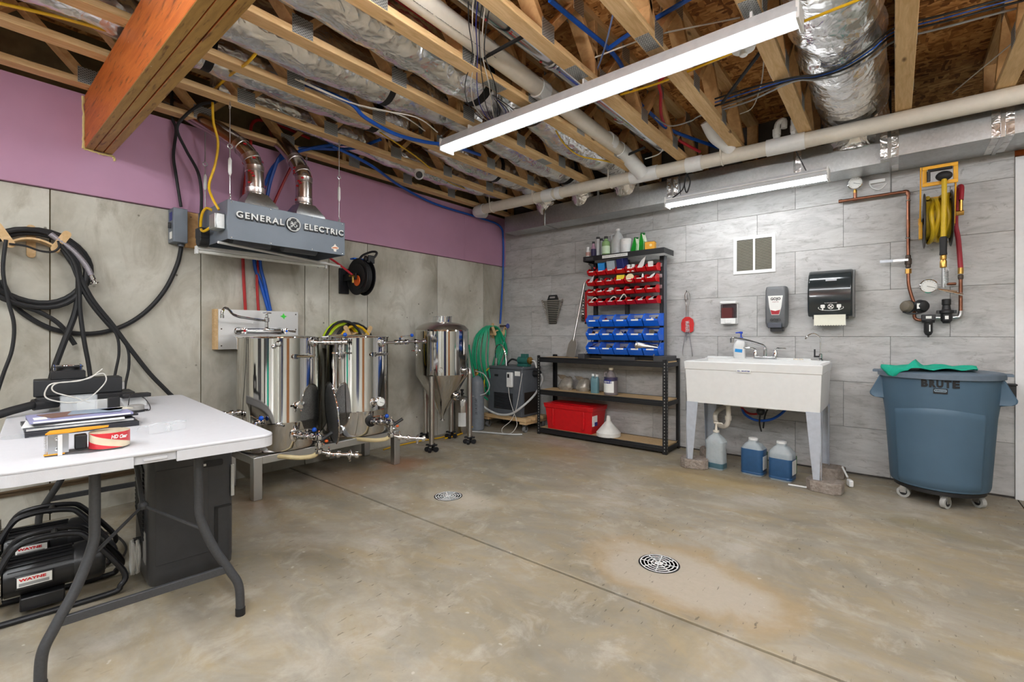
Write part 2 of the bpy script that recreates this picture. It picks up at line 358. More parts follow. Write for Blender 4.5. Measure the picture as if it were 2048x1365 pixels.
# stone-look panel wall
wb = struct('wall_back', MB().bx(XL-.02, -.02, YB+.012, YB+.12, 0, 3.11).bx(-.02, .652, YB+.012, YB+.12, 0, 2.395), pl('panel_joint', (84,80,76), .9))
k = 0; z = .015; full = None
while z < 2.7:
    z1 = min(z + .375, 2.69); off = -.332 if k % 2 else -.679
    x = off - 6*.652
    while x < .65:
        a, b = max(x, XL+.002), min(x + .652, .652)
        if .652 - b < .06: b = .652
        if b - a > .02:
            top = z1 if b < 0 else min(z1, 2.395)
            if b > 0 and a < -.02 and z1 > 2.395:
                obj('wall_panel', MB().bx(a+.001, -.022, YB, YB+.012, z+.001, z1-.001), MTILE, wb, bevel=.0015); a = -.02
            obj('wall_panel', MB().bx(a+.001, b-.001, YB, YB+.012, z+.001, top-.001), MTILE, wb, bevel=.0015)
        x += .652
        if .652 - x < .06: break
    z += .375; k += 1
struct('trim_2', MB().bx(.652, .694, YB-.014, YB+.134, 0, 2.40), pl('white_trim', (226,226,226), .45, var=.03), bevel=.002)
struct('trim_3', MB().bx(.0, 3.5, YB+.03, YB+.11, 2.42, 2.70), MLVLS)
# rooms beyond and behind the camera
PAINT = pl('painted_wall', (214,216,208), .7, var=.03, scale=4)
struct('wall_far', MB().bx(XL-.2, 3.6, 7.4, 7.5, 0, 3.11), pl('pale_green_paint', (206,220,206), .6, var=.03))
struct('wall_right', MB().bx(3.4, 3.5, -3.4, 7.5, 0, 3.12), PAINT)
struct('wall_front', MB().bx(XL-.1, 3.5, -3.4, -3.3, 0, 3.12), PAINT)
ceil = struct('ceiling', MB().bx(XL-.2, 3.6, -3.4, 7.5, 3.106, 3.13), MOSB)

# ------------------------------------------------------------------ open-web floor trusses
TX = [-3.9, -3.42, -2.95, -2.42, -1.92, -1.45, -1.01, -.53, .045, .534, 1.03, 1.52]
Y0, Y1 = -.75, 4.74
ORD = ['first','second','third','fourth','fifth','sixth','seventh','eighth','ninth','tenth','eleventh','twelfth']
P = .61; proto = {}
tc_, bc_ = MB().bx(-.0445,.0445,Y0,Y1,3.068,3.106), MB().bx(-.0445,.0445,Y0,Y1,0,.038)
for i, X in enumerate(TX):
    t = thing('floor_truss', 'open-web wooden floor truss overhead, %s counting from the concrete wall' % ORD[i], 'floor truss', (X, 0, ZJ), group='floor trusses')
    ph = (i % 3) * .11
    if i == 0:
        proto['b'] = obj('bottom_chord', MB().bx(-.0445,.0445,Y0,Y1,0,.038), MWOODY, t, False, .003)
        proto['t'] = obj('top_chord', MB().bx(-.0445,.0445,Y0,Y1,.368,.406), MWOODY, t, False)
        L = math.hypot(.305, .33)
        for s in (1, -1):
            R = Matrix.Rotation(s*math.atan2(.33, .305), 3, 'X')
            proto[s] = obj('web', MB().box((0,0,0), (.089, L-.03, .036), R), MWOODW, t, False, .002); proto[s].location = (0, Y0+.3, .203)
        proto['v'] = obj('web', MB().box((0,0,0), (.089, .036, .33)), MWOODW, t, False, .002); proto['v'].location = (0, Y0+.06, .203)
        proto['p'] = obj('truss_plate', MB().bx(-.0009,.0009,-.055,.055,.004,.10), MPLATE, t, False); proto['p'].location = (.0456, Y0+.2, 0)
    else:
        for c in 'bt': inst(proto[c], t)
    y = Y0 + .1 + ph
    while y + P < Y1:
        inst(proto[1], t, (0, y + .1525, .203)); inst(proto[-1], t, (0, y + .4575, .203))
        if y > 0:
            for sx_ in (-.0456, .0456): inst(proto['p'], t, (sx_, y, 0)); inst(proto['p'], t, (sx_, y + .305, .302))
        y += P
    inst(proto['v'], t, (0, 2.3 + ph, .203)); inst(proto['v'], t, (0, Y1-.02, .203))
    # splice plate on the underside where the photo shows one
    for px, py in {4: [(905,210)], 5: [(1160,143)], 6: [(1295,85)], 7: [(1500,18)], 3: [(1170,300)]}.get(i, []):
        yy = onZ(px, py, ZJ)[1]; pb = MB().bx(-.038,.038,yy-.075,yy+.075,-.0018,-.0002)
        for a in range(8):
            for b in range(5):
                pb.bx(-.032+b*.0145, -.027+b*.0145, yy-.068+a*.018, yy-.058+a*.018, -.0035, -.0018)
        obj('truss_plate', pb, MPLATE, t, False)
# doubled-up drop beam of laminated plies
bt = thing('drop_beam', 'orange laminated wood drop beam running into the pink foam board', 'beam', (XL, .64, 2.355))
for j in range(3):
    a = .572 + j*.047
    o = obj('ply', MB().bx(XL-.02, 3.38, a, a+.044, 2.355 + (.002 if j == 1 else 0), ZJ-.001), MLVLS, bt, bevel=.004)
    o.data.materials.append(MLVLB)
    for p in o.data.polygons:
        if p.normal.z < -.5: p.material_index = 1
sb = MB(); rr = random.Random(3)
for pts in (((XL+.03,.565,2.69),(XL+.032,.566,2.5),(XL+.032,.565,2.35)), ((XL+.032,.565,2.35),(XL+.033,.64,2.346),(XL+.03,.715,2.344)), ((XL+.03,.715,2.344),(XL+.03,.722,2.32))):
    q = sp(pts, 8); sb.tube([p + Vector((0, rr.uniform(-.003,.003), rr.uniform(-.003,.003))) for p in q], [.007 + rr.uniform(-.002,.002) for _ in q], 6)
obj('foam_bead', sb, pl('gap_foam', (226,206,140), .8, bump=.4), bt)
# ================================================================== OVERHEAD SERVICES
def duct(name, label, pts, r, k=10, seed=1, straps=(), m=MFOIL, sag=.004, n=22):
    rr = random.Random(seed); q = sp(pts, k)
    t = thing(name, label, 'duct', tuple(q[0]), group='insulated ducts in the ceiling' if m is MFOIL else None)
    R = [r + rr.uniform(-sag, sag)*2.2 for _ in q]
    for s in straps:
        i = min(len(q)-2, max(1, int(s*len(q)))); R[i] = r*.93
    obj('jacket', MB().tube(q, R, n), m, t, sharp=80)
    for s in straps:
        i = min(len(q)-2, max(1, int(s*len(q)))); d = (q[i+1]-q[i-1]).normalized()
        obj('strap', MB().lathe([(r*.95,-.032),(r*.965,-.03),(r*.955,0),(r*.965,.03),(r*.95,.032)], q[i], d, 22), STRAP, t)
    return t
def run(X, z, ys, dx=(), r=0): return [(X + (dx[i] if i < len(dx) else 0), y, z) for i, y in enumerate(ys)]
duct('flex_duct', 'silver foil duct with a red line on it between the fifth and fourth trusses', [(-2.17,-.3,2.865),(-2.17,.6,2.87),(-2.17,1.5,2.865),(-2.18,2.2,2.86),(-2.2,2.62,2.86),(-2.22,2.8,2.95)], .155, 8, 1, (.62,))
duct('flex_duct', 'silver foil duct with a black strap between the third and fourth trusses', [(-2.69,-.3,2.87),(-2.69,.7,2.86),(-2.69,1.4,2.855),(-2.68,1.9,2.87),(-2.66,2.3,2.91),(-2.65,2.7,2.93)], .15, 8, 2, (.2, .6,))
duct('flex_duct', 'silver foil duct between the second and third trusses from the concrete wall', [(-3.18,-.3,2.88),(-3.18,.7,2.87),(-3.17,1.4,2.87),(-3.17,2.0,2.88),(-3.17,2.4,2.9)], .135, 8, 3, (.35,.8))
duct('flex_duct', 'silver foil duct dropping to the metal trunk beside the white pipe elbow', [(-2.18,2.95,2.93),(-2.18,3.4,2.86),(-2.17,3.85,2.87),(-2.16,4.15,2.89),(-2.15,4.42,2.84),(-2.15,4.56,2.66)], .15, 8, 4)
duct('flex_duct', 'silver foil duct with a black strap reaching the trunk, nearer the corner', [(-2.68,2.95,2.92),(-2.68,3.4,2.87),(-2.68,3.85,2.87),(-2.68,4.15,2.88),(-2.68,4.42,2.83),(-2.68,4.56,2.66)], .14, 8, 5, (.6,))
duct('flex_duct', 'crumpled foil duct by the corner behind the ceiling camera', [(-3.19,2.75,2.94),(-3.19,3.2,2.86),(-3.18,3.7,2.87),(-3.18,4.1,2.88),(-3.18,4.42,2.83),(-3.18,4.58,2.66)], .14, 8, 6, (.35,))
duct('flex_duct', 'crumpled foil duct next to the pink foam wall, low over the blue hose', [(-3.66,1.2,2.93),(-3.66,2.2,2.88),(-3.66,2.9,2.85),(-3.66,3.6,2.85),(-3.66,4.2,2.9)], .12, 8, 7)
duct('flex_duct', 'wide crinkled foil duct left of the broad joist above the sink', [(-.24,1.2,2.9),(-.245,2.0,2.88),(-.245,2.7,2.865),(-.245,3.3,2.855),(-.245,3.9,2.89),(-.245,4.2,2.91),(-.245,4.42,2.90),(-.245,4.56,2.67)], .205, 8, 8, sag=.007, n=28)
# bright sheet-metal round duct with red prints
rd = thing('round_duct', 'shiny sheet metal round duct with red print beside the white pipe', 'duct', (-1.63, 1, 2.84))
obj('pipe', MB().cyl((-1.635,-.3,2.85),(-1.60,4.05,2.85),.066,n=24), m_steel('sheet_metal_bright', (208,210,212), .16), rd)
for y in (1.2, 2.35, 3.3): obj('joint', MB().lathe([(.066,-.03),(.069,-.025),(.069,.025),(.066,.03)], (-1.62,y,2.85),(0,1,0)), m_steel('foil_tape', (224,222,220), .2), rd)
rb = MB()
for j in range(16):
    y = 1.3 + j*.16; a = math.radians(-100 + (j % 3)*28); c = Vector((-1.622 + .0665*math.cos(a), y, 2.85 + .0665*math.sin(a))); n_ = Vector((math.cos(a),0,math.sin(a)))
    rb.lathe([(.010,-.0005),(.010,.0008)], c, n_, 8)
obj('print', rb, pl('red_print', (190,30,36), .5), rd)
# white PVC along the trusses
def coupling(mb, p, d, r, L=.09): return mb.lathe([(r,-L/2),(r*1.13,-L/2),(r*1.13,L/2),(r,L/2)], p, d, 20)
pv = thing('vent_pipe', 'long white plastic pipe running along the trusses down to the elbow', 'pipe', (-1.8, .0, 2.8))
pq = [(-1.77,-.3,2.82),(-1.80,1.2,2.805),(-1.82,2.4,2.79),(-1.86,3.75,2.775)]
obj('pipe', MB().tube(pq, .057, 20), PVC, pv)
for y, x in ((2.52,-1.823),(3.55,-1.853)): obj('coupling', coupling(MB(), (x,y,2.787), (0,1,0), .057), PVCW, pv)
ed = Vector((-1.80,4.09,2.64))
obj('elbow', MB().tube(sp([(-1.86,3.72,2.775),(-1.86,3.86,2.768),(-1.845,3.98,2.72),(-1.80,4.09,2.64)], 6), .064, 20), PVCW, pv)
text('lettering', 'COEXTRUDED CELLULAR CORE PVC PIPE', .028, INK, pv, (-1.775,1.65,2.752), (0,1,0), (-.6,0,.8), .0005, sx=1.4)
mp_ = thing('drain_pipe', 'long white plastic drain pipe hung across the room in front of the metal trunk', 'pipe', (-1.4, 4.14, 2.58))
L0, L1 = Vector((-3.80,4.05,2.645)), Vector((1.3,4.245,2.64)); dv = (L1-L0).normalized()
at_ = lambda x: L0 + dv*((x-L0.x)/dv.x)
obj('pipe', MB().cyl(L0, L1, .057, n=22), PVC, mp_)
for x, l in ((-2.85,.13),(-2.72,.06),(-1.80,.26),(-1.35,.13),(-.66,.26)): obj('fitting', coupling(MB(), at_(x), dv, .057, l), PVCW, mp_)
obj('elbow', MB().tube(sp([at_(-3.75), at_(-3.86)+Vector((0,.01,-.005)), at_(-3.92)+Vector((0,.08,0)), at_(-3.93)+Vector((0,.2,.02))], 5), .063, 18), PVCW, mp_)
for x in (-3.62, -3.02, -2.13, -1.12): 
    p = at_(x); obj('hanger', MB().torus(p, .06, .006, dv, 20, 6).box(p + Vector((0,-.064,.06)), (.014,.004,.12)), PVC, mp_)
for x, zt, kk in ((-1.05,.17,0),(-.72,.13,1),(-.60,.18,2)):
    p = at_(x); mb = MB()
    if kk == 0: mb.tube(sp([p, p+Vector((-.02,-.04,.07)), p+Vector((-.1,-.12,.15)), p+Vector((-.14,-.2,.26))], 5), .05, 16)
    else: mb.tube([p, p+Vector((0,0,zt))], .026, 14); coupling(mb, p+Vector((0,0,.11)), (0,0,1), .026, .05); mb.tube(sp([p+Vector((0,0,zt)), p+Vector((.01,.0,zt+.05)), p+Vector((.05,0,zt+.06)), p+Vector((.05,0,zt-.0))], 4), .014 if kk == 2 else .022, 10)
    obj('branch', mb, PVCW, mp_)
# galvanised trunk duct
tk = thing('trunk_duct', 'galvanised rectangular trunk duct along the top of the stone wall', 'duct', (-1.5, 4.4, 2.4))
secs = [(-3.80,-3.16,4.48,4.71,2.44,2.64),(-3.16,-1.64,4.44,4.70,2.44,2.65),(-1.64,-.64,4.41,4.70,2.437,2.655),(-.64,-.03,4.42,4.70,2.432,2.66),(-.03,.54,4.34,4.74,2.44,2.68),(.54,1.6,4.34,4.74,2.44,2.68)]
for a in secs: obj('section', MB().bx(*a), MGALV, tk, bevel=.002)
for x, a in ((-3.16,secs[1]),(-1.64,secs[2]),(-.64,secs[3]),(-.03,secs[4]),(.54,secs[5])):
    mb = MB().bx(x-.012,x+.012,a[2]-.008,a[3]+.004,a[4]-.008,a[5]+.004)
    obj('drive_cleat', mb, m_steel('cleat', (208,208,206), .25), tk, bevel=.002)
    tp = MB()
    for s in (-1, 1): tp.bx(x+s*.03-.022, x+s*.03+.022, a[2]-.0035, a[2]-.0015, a[4]+.004, a[5]).bx(x+s*.03-.022, x+s*.03+.022, a[2]-.002, a[3]-.03, a[4]-.003, a[4]-.001)
    if x > -2.8: obj('foil_tape', tp, MFOIL, tk)
for x in (-2.45, -2.0): obj('hanger_strap', MB().bx(x-.012,x+.012,4.434,4.4375,2.44,2.80), MGALV, tk)
# LED shop lights
LEDM = glow('led_diffuser', (.93,.97,1.0), LED_STRENGTH)
LEDM2 = glow('added_led_diffuser', (.93,.97,1.0), LED_STRENGTH*2.0)  # stronger glow for the added tube lights behind the camera
def led(label, x0, x1, y, z, w=.062, group='tube lights', lm=None):
    t = thing('led_light', label, 'light', ((x0+x1)/2, y, z), group=group)
    obj('housing', MB().prism([(y-w*.7,z+.075),(y+w*.7,z+.075),(y+w*1.0,z+.02),(y+w*1.0,z+.010),(y-w*1.0,z+.010),(y-w*1.0,z+.02)], x0, x1, 'x'), pl('grey_housing', (196,198,200), .4), t)
    obj('diffuser', MB().prism([(y-w*.40,z+.012),(y-w*.36,z-.004),(y-w*.2,z-.012),(y+w*.2,z-.012),(y+w*.36,z-.004),(y+w*.40,z+.012)], x0+.008, x1-.008, 'x'), lm or LEDM, t)
    for x in (x0, x1): obj('end_cap', MB().bx(x-.008, x+.008, y-w*.95, y+w*.95, z-.018, z+.076), WHT, t, bevel=.004)
    return t
l1 = led('long glowing white tube light hung under the trusses', -2.69, -.335, 2.475, 2.585, .075)
for x in (-2.42, -1.45, -.53): obj('clip', MB().bx(x-.006,x+.006,2.44,2.51,2.655,ZJ), WHT, l1)
l2 = led('short glowing tube light hung below the metal trunk', -1.63, -.39, 4.255, 2.345)
obj('reflector', MB().bx(-1.635,-.385,4.19,4.32,2.39,2.397), WHT, l2)
def chain(mb, p, q, n=14, r=.0018, R=.008):
    p, q = Vector(p), Vector(q); d = (q-p)/n; a = d.normalized(); u = a.orthogonal().normalized(); w = a.cross(u)
    for i in range(n):
        c = p + d*(i+.5); s = u if i % 2 else w; h = d.length*.62
        mb.tube([c + a*h*math.cos(t) + s*R*.5*math.sin(t) for t in (2*PI*j/8 for j in range(8))], r, 5, True)
    return mb
obj('chain', chain(MB(), (-.52,4.235,2.40), (-.60,4.19,2.6)), BLKM, l2); obj('chain', chain(MB(), (-1.5,4.235,2.40), (-1.5,4.2,2.6)), BLKM, l2)
obj('cord', MB().tube(sp([(-1.6,4.24,2.39),(-1.56,4.2,2.40),(-1.47,4.2,2.46),(-1.44,4.19,2.56),(-1.42,4.19,2.6),(-1.45,4.19,2.5),(-1.43,4.19,2.42),(-1.4,4.19,2.52),(-1.44,4.19,2.62),(-1.42,4.19,2.7)], 5), .006, 6), RUB, l2)
for i, (x, y) in enumerate(((-1.0,-.35),(1.6,-.35),(1.7,2.475),(-2.5,-1.3),(1.0,-2.1))):  # extra tube lights added out of view to brighten the room
    led('added unseen tube light %s' % ('overhead just behind the camera, left of the beam end','overhead just behind the camera, on the right','past the right end of the long tube light','at the far back of the room, on the left','at the far back of the room, on the right')[i], x-1.2, x+1.2, y, 2.585, .075, lm=LEDM if i == 2 else LEDM2)
ADDED_BULB = glow('added_bulb_glow', (.96,.98,1.0), 90.)  # glow of the added bulbs
for x, y, lab in ((-1.32,1.0,'nearest the drop beam'),(-.30,1.3,'straight above the camera side'),(.85,1.5,'to the right of the camera'),(1.45,3.3,'near the doorway by the stone wall'),(-1.2,-1.2,'behind the camera, left'),(1.2,-1.2,'behind the camera, right')):  # bare bulbs added out of view to lift the ceiling and trusses
    t = thing('added_bulb_lampholder', 'added unseen bulb in a ceiling lampholder, %s' % lab, 'light', (x,y,2.56), group='added bare bulbs'); obj('lampholder', MB().lathe([(.055,.14),(.055,.125),(.03,.11),(.022,.09),(0,.09)], (x,y,2.56), n=20), WHT, t); obj('bulb', MB().lathe([(.014,.092),(.02,.08),(.04,.05),(.046,.025),(.04,.0),(.02,-.017),(0,-.02)], (x,y,2.56), n=16), ADDED_BULB, t)
# ceiling camera and smoke detector
p = onZ(838, 350, 2.66); t = thing('ceiling_camera', 'white ball shaped ceiling camera on a truss above the pink wall', 'camera', p)
obj('base', MB().lathe([(.05,.02),(.055,.045),(.0,.046)], p), WHT, t)
obj('ball', MB().ball(p, .045, 18), WHT, t); d = Vector((.75,-.55,-.3)).normalized()
obj('lens', MB().lathe([(.030,.03),(.031,.043),(.02,.047),(0,.047)], p, d), BLK, t)
p = onZ(1487, 92, 2.69); t = thing('smoke_detector', 'white round detector behind the long tube light', 'detector', p)
obj('base', MB().lathe([(.055,0),(.06,-.008),(.055,-.022),(.03,-.028),(0,-.028)], p), WHT, t); obj('sensor', MB().lathe([(.018,-.028),(.02,-.05),(.012,-.056),(0,-.056)], p), WHT, t)
# tubing and cables strung through the trusses
def cable(name, label, cat, pts, r, m, k=6, n=7): return one(name, MB().tube(sp(pts, k), r, n), m, label, cat)
Z = lambda x, y, z: onZ(x, y, z)
cable('pex_tube', 'thick blue tubing sagging under the trusses left of the long light', 'tubing', [Z(560,150,2.84),Z(690,200,2.72),Z(730,235,2.68),Z(790,268,2.67),Z(850,284,2.67),Z(905,292,2.70),Z(960,310,2.78)], .014, PEXB)
cable('pex_tube', 'blue tubing sloping from the ducts down towards the corner', 'tubing', [Z(665,292,2.72),Z(740,330,2.685),Z(800,372,2.68),onX(870,408,-4.0),onX(960,436,-4.0),(-4.0,4.62,2.58),(-4.012,4.70,2.4),(-4.015,4.70,2.0),(-4.03,4.68,1.5),(-4.03,4.66,1.30)], .013, PEXB)
cable('pex_tube', 'left blue tubing drop behind the grey hood', 'tubing', [(-3.6,2.4,2.86),(-3.75,2.0,2.74),onX(560,320,-3.98),onX(530,370,-4.0),onX(515,440,-4.01),onX(508,520,-4.03),onX(522,570,-4.03),onX(537,622,-4.03)], .013, PEXB)
cable('pex_tube', 'right blue tubing drop behind the grey hood', 'tubing', [(-3.3,2.3,2.78),(-3.62,2.2,2.75),onX(580,300,-3.9),onX(545,350,-3.97),onX(528,440,-4.0),onX(520,520,-4.02),onX(530,570,-4.02),onX(541,622,-4.03)], .013, PEXB)
cable('pex_tube', 'left red tubing drop behind the grey hood', 'tubing', [(-3.9,2.0,2.85),onX(515,240,-4.0),onX(500,300,-4.0),onX(487,400,-4.01),onX(486,520,-4.03),onX(491,622,-4.03)], .012, PEXR)
cable('pex_tube', 'right red tubing drop under the grey hood', 'tubing', [onX(600,300,-3.95),onX(560,380,-4.0),onX(525,470,-4.03),onX(516,530,-4.03),onX(514,570,-4.03),onX(517,622,-4.03)], .011, PEXR)
cable('pex_tube', 'red tubing lying along the top of the foil duct', 'tubing', [(-2.005,.2,2.90),(-2.003,.7,2.905),(-2.0,1.2,2.90),(-1.99,1.6,2.89),(-1.985,2.1,2.885),(-1.98,2.5,2.885)], .011, PEXR)
cable('pex_tube', 'blue tubing branching over the strand board near the top', 'tubing', [Z(1100,0,2.9),Z(1160,50,2.9),Z(1215,96,2.9),Z(1245,135,2.9),Z(1270,195,2.88),Z(1310,235,2.86),Z(1345,262,2.84),Z(1450,300,2.84)], .014, PEXB)
cable('pex_tube', 'short blue tubing crossing the strand board beside the long light', 'tubing', [Z(1216,98,2.9),Z(1262,66,2.92),Z(1340,20,2.95),Z(1400,-15,2.97)], .013, PEXB)
cable('pex_tube', 'red tubing bending down to the white drain pipe', 'tubing', [Z(1480,60,2.95),Z(1330,150,2.92),Z(1322,190,2.9),Z(1325,240,2.86),Z(1350,275,2.82),Z(1400,304,2.76)], .012, pl('red_tubing_bright', (196,40,54), .4))
cable('cable', 'yellow cable clipped along the right end of the long light', 'cable', [Z(1240,190,2.76),Z(1300,172,2.76),Z(1340,158,2.75),Z(1400,133,2.75),Z(1470,104,2.69),Z(1560,62,2.66),Z(1650,26,2.635),Z(1720,-2,2.64),Z(1800,-40,2.68)], .007, YEL)
cable('cable', 'yellow cable over the upper left trusses', 'cable', [Z(-20,2,2.74),Z(100,30,2.74),Z(200,57,2.74),Z(240,68,2.76)], .008, YEL)
cable('cable', 'yellow cable hanging between the grey hood trusses', 'cable', [Z(548,80,2.8),Z(520,98,2.74),Z(495,125,2.70),Z(460,150,2.74),Z(430,178,2.8)], .008, YEL)
cable('cable', 'yellow cable hanging down to the grey hood junction box', 'cable', [onX(425,205,-3.55),onX(427,245,-3.55),onX(436,285,-3.55),onX(430,330,-3.55),onX(418,370,-3.55),onX(424,395,-3.5),onX(438,420,-3.46)], .008, YEL)
cable('cable', 'yellow cable in a loop over the ducts by the drain pipe', 'cable', [Z(1112,262,2.75),Z(1130,290,2.72),Z(1160,312,2.70),Z(1210,322,2.70),Z(1240,330,2.74)], .006, YEL)
cable('cable', 'yellow cable sloping above the ceiling camera', 'cable', [Z(760,265,2.74),Z(830,312,2.72),Z(890,360,2.72),Z(930,378,2.74)], .006, YEL)
for i, (a, lab) in enumerate((([Z(590,158,2.72),Z(700,205,2.70),Z(800,230,2.69),Z(850,262,2.70)],'left'),([Z(600,160,2.72),Z(720,212,2.70),Z(830,234,2.69),Z(875,265,2.70)],'right'))):
    cable('cable', 'thin white cable beside the blue tubing, %s of the pair' % lab, 'cable', a, .0045, CABW)
cable('cable', 'thin white cable crossing the strand board beyond the long light', 'cable', [Z(1190,115,2.82),Z(1260,88,2.84),Z(1320,68,2.84),Z(1480,35,2.85)], .0045, CABW)
cable('cable', 'loose white cable hanging over the far strand board at the right', 'cable', [Z(1905,186,2.8),Z(1960,140,2.83),Z(2020,90,2.86),Z(2050,60,2.88)], .004, CABW)
cable('cable', 'loose white cable curling beside the broad foil duct', 'cable', [Z(1528,118,2.8),Z(1522,170,2.8),Z(1505,215,2.8),Z(1480,228,2.8)], .004, CABW)
cable('cable', 'grey cable looping over the red tubing', 'cable', [Z(1310,235,2.8),Z(1340,252,2.8),Z(1380,243,2.8),Z(1400,232,2.8),Z(1470,205,2.8),Z(1540,178,2.8)], .005, pl('grey_cable', (150,150,150), .5))
cable('cable', 'white cable stub by the drain pipe elbow', 'cable', [Z(1290,318,2.72),Z(1318,308,2.74),Z(1330,290,2.76),Z(1328,272,2.78)], .005, CABW)
for i, (m, dy, zz, lab) in enumerate(((RUB,0,2.72,'lowest black'),(PEXB,-7,2.73,'bright blue'),(RUB,-14,2.74,'upper black'),(pl('grey_cable', (150,150,150), .5),12,2.74,'grey'))):
    cable('cable', '%s cable of the bundle crossing under the wide foil duct' % lab, 'cable', [Z(1430,212+dy,2.8),Z(1500,190+dy,2.76),Z(1585,160+dy*.3,2.655),Z(1635,155+dy*.4,2.640),Z(1690,138+dy*.7,2.640),Z(1745,105+dy,2.67),Z(1790,70+dy,2.76),Z(1900,40+dy,2.8),Z(2050,0+dy,2.86)], .006 if m is not PEXB else .004, m)
rr = random.Random(5)
for i in range(6):
    x = 935 + i*9; m = [RUB, CABW, DKBLUE, RUB, CABW, RUB][i]
    cable('cable', '%s hanging in the loose bunch beside the white pipe' % ('leftmost thin black cable','left thin white cable','thin dark blue cable','middle thin black cable','right thin white cable','rightmost thin black cable')[i], 'cable', [Z(x+rr.uniform(-6,6),-10,2.8),Z(938+i*7,50,2.74),Z(945+i*5,110,2.72),Z(930+i*12,170,2.69),Z(940+i*11,215,2.69),Z(978+i*4,245,2.69),Z(1000+i*6,225,2.70),Z(985,190,2.72)], .003, m)
cable('cable', 'blue and white striped cable across the strand board', 'cable', [Z(1228,20,2.8),Z(1215,75,2.8),Z(1205,110,2.8),Z(1192,146,2.78)], .005, pl('pale_blue_cable', (120,140,190), .5))
for i, (a, b, lab) in enumerate((((960,120),(1055,68),'beside the shiny round duct'),((1255,310),(1290,295),'under the lower white pipe'),((1445,205),(1520,105),'over the strand board near the detector'))):
    one('pipe_strap', MB().tube([Z(*a,2.745), Z((a[0]+b[0])/2,(a[1]+b[1])/2,2.735), Z(*b,2.745)], .011, 6), STRAP, 'black strap %s' % lab, 'strap')
# ================================================================== CONCRETE WALL SIDE
V = Vector
HG = pl('hood_grey', (112,120,130), .4, .15, .06, 6)
# ---- steam hood with raised lettering
hd = thing('steam_hood', 'grey sheet metal steam hood with raised white lettering', 'hood', (-3.66, 1.6, 1.785))
X0, X1, Y0h, Y1h, Z0h, Z1h = -3.94, -3.38, 1.177, 2.02, 1.785, 2.045
mb = MB().bx(X1-.006,X1,Y0h,Y1h,Z0h,Z1h).bx(X0,X0+.006,Y0h,Y1h,Z0h,Z1h).bx(X0,X1-.006,Y0h,Y0h+.006,Z0h,Z1h).bx(X0,X1-.006,Y1h-.006,Y1h,Z0h,Z1h).bx(X0,X1,Y0h,Y1h,Z1h-.006,Z1h)
obj('shell', mb, HG, hd, bevel=.002)
obj('baffle', MB().bx(X0+.01,X1-.01,Y0h+.01,Y1h-.01,Z0h+.06,Z0h+.066), BLKM, hd)
for y in (1.42, 1.78): obj('blower', MB().cyl((-3.64,y-.13,Z0h+.06),(-3.64,y+.13,Z0h+.06),.05,n=16), GRYP, hd)
scr = MB()
for y in (1.2, 1.45, 1.75, 2.0):
    for z in (Z0h+.012, Z1h-.012): scr.lathe([(.004,0),(.004,.002),(0,.003)], (X1,y,z), (1,0,0), 8)
obj('rivets', scr, MCHROME, hd)
zt = 1.955
LT = pl('letter_face', (226,226,224), .4)
def yx(px): return onX(px, 460, X1)[1]
for s, a, b in (('GENERAL', 470, 567), ('ELECTRIC', 607, 685)):
    text('letters', s, .060, BLK, hd, (X1+.003, (yx(a)+yx(b))/2+.004, zt-.006), (0,1,0), (0,0,1), .005, fit=yx(b)-yx(a), bold=.004, sp_=1.25)
    text('letter_faces', s, .058, LT, hd, (X1+.010, (yx(a)+yx(b))/2, zt), (0,1,0), (0,0,1), .004, fit=yx(b)-yx(a)-.004, bold=.0012, sp_=1.25)
lc = (X1, yx(585.5), zt)
obj('emblem', MB().lathe([(.053,0),(.053,.014),(0,.014)], lc, (1,0,0), 32), BLK, hd)
em = MB().torus((X1+.015,lc[1],zt), .0475, .0035, (1,0,0), 32, 6)
for q in range(4):
    a = math.radians(45+90*q); c = V((X1+.015, lc[1], zt)); u, w = V((0,math.cos(a),math.sin(a))), V((0,-math.sin(a),math.cos(a)))
    em.tube([c+u*.041-w*.012, c+u*.038, c+u*.041+w*.012], [.0015,.0035,.0015], 6)
def scr_(pts): return [V((X1+.015, lc[1]+p[0], zt+p[1])) for p in pts]
em.tube(sp(scr_([(-.024,-.004),(-.018,.004),(-.008,.010),(-.014,.018),(-.020,.010),(-.012,.002),(-.004,.010),(-.006,-.006),(-.014,-.020),(-.022,-.016),(-.012,-.008),(.0,.0)]), 5), .0022, 6)
em.tube(sp(scr_([(.020,.014),(.014,.020),(.006,.014),(.010,.006),(.016,.006),(.006,.004),(.002,-.008),(.010,-.018),(.022,-.012),(.024,-.004),(.016,-.004)]), 5), .0022, 6)
obj('emblem_relief', em, LT, hd)
st = (X1, yx(670), 1.835); obj('sticker', MB().prism([(st[1]-.03,1.835),(st[1]-.012,1.847),(st[1],1.865),(st[1]+.012,1.848),(st[1]+.032,1.84),(st[1]+.026,1.826),(st[1]+.012,1.826),(st[1]+.01,1.806),(st[1]-.008,1.806),(st[1]-.014,1.824),(st[1]-.028,1.824)], X1, X1+.0012, 'x'), pl('sticker_white', (236,228,218), .5), hd)
obj('sticker_print', MB().prism([(st[1]-.026,1.834),(st[1],1.842),(st[1]+.027,1.838),(st[1]+.02,1.830),(st[1],1.829),(st[1]-.022,1.828)], X1+.0012, X1+.002, 'x'), pl('sticker_orange', (206,124,84), .5), hd)
jb = onY(440, 437, Y0h); jx = -3.47
obj('junction_box', MB().bx(jx-.055,jx+.055,Y0h-.055,Y0h,1.85,1.955), MGALV, hd, bevel=.006)
obj('junction_cover', MB().bx(jx-.05,jx+.05,Y0h-.062,Y0h-.055,1.855,1.95), m_steel('cover_plate', (190,190,188), .35), hd, bevel=.002)
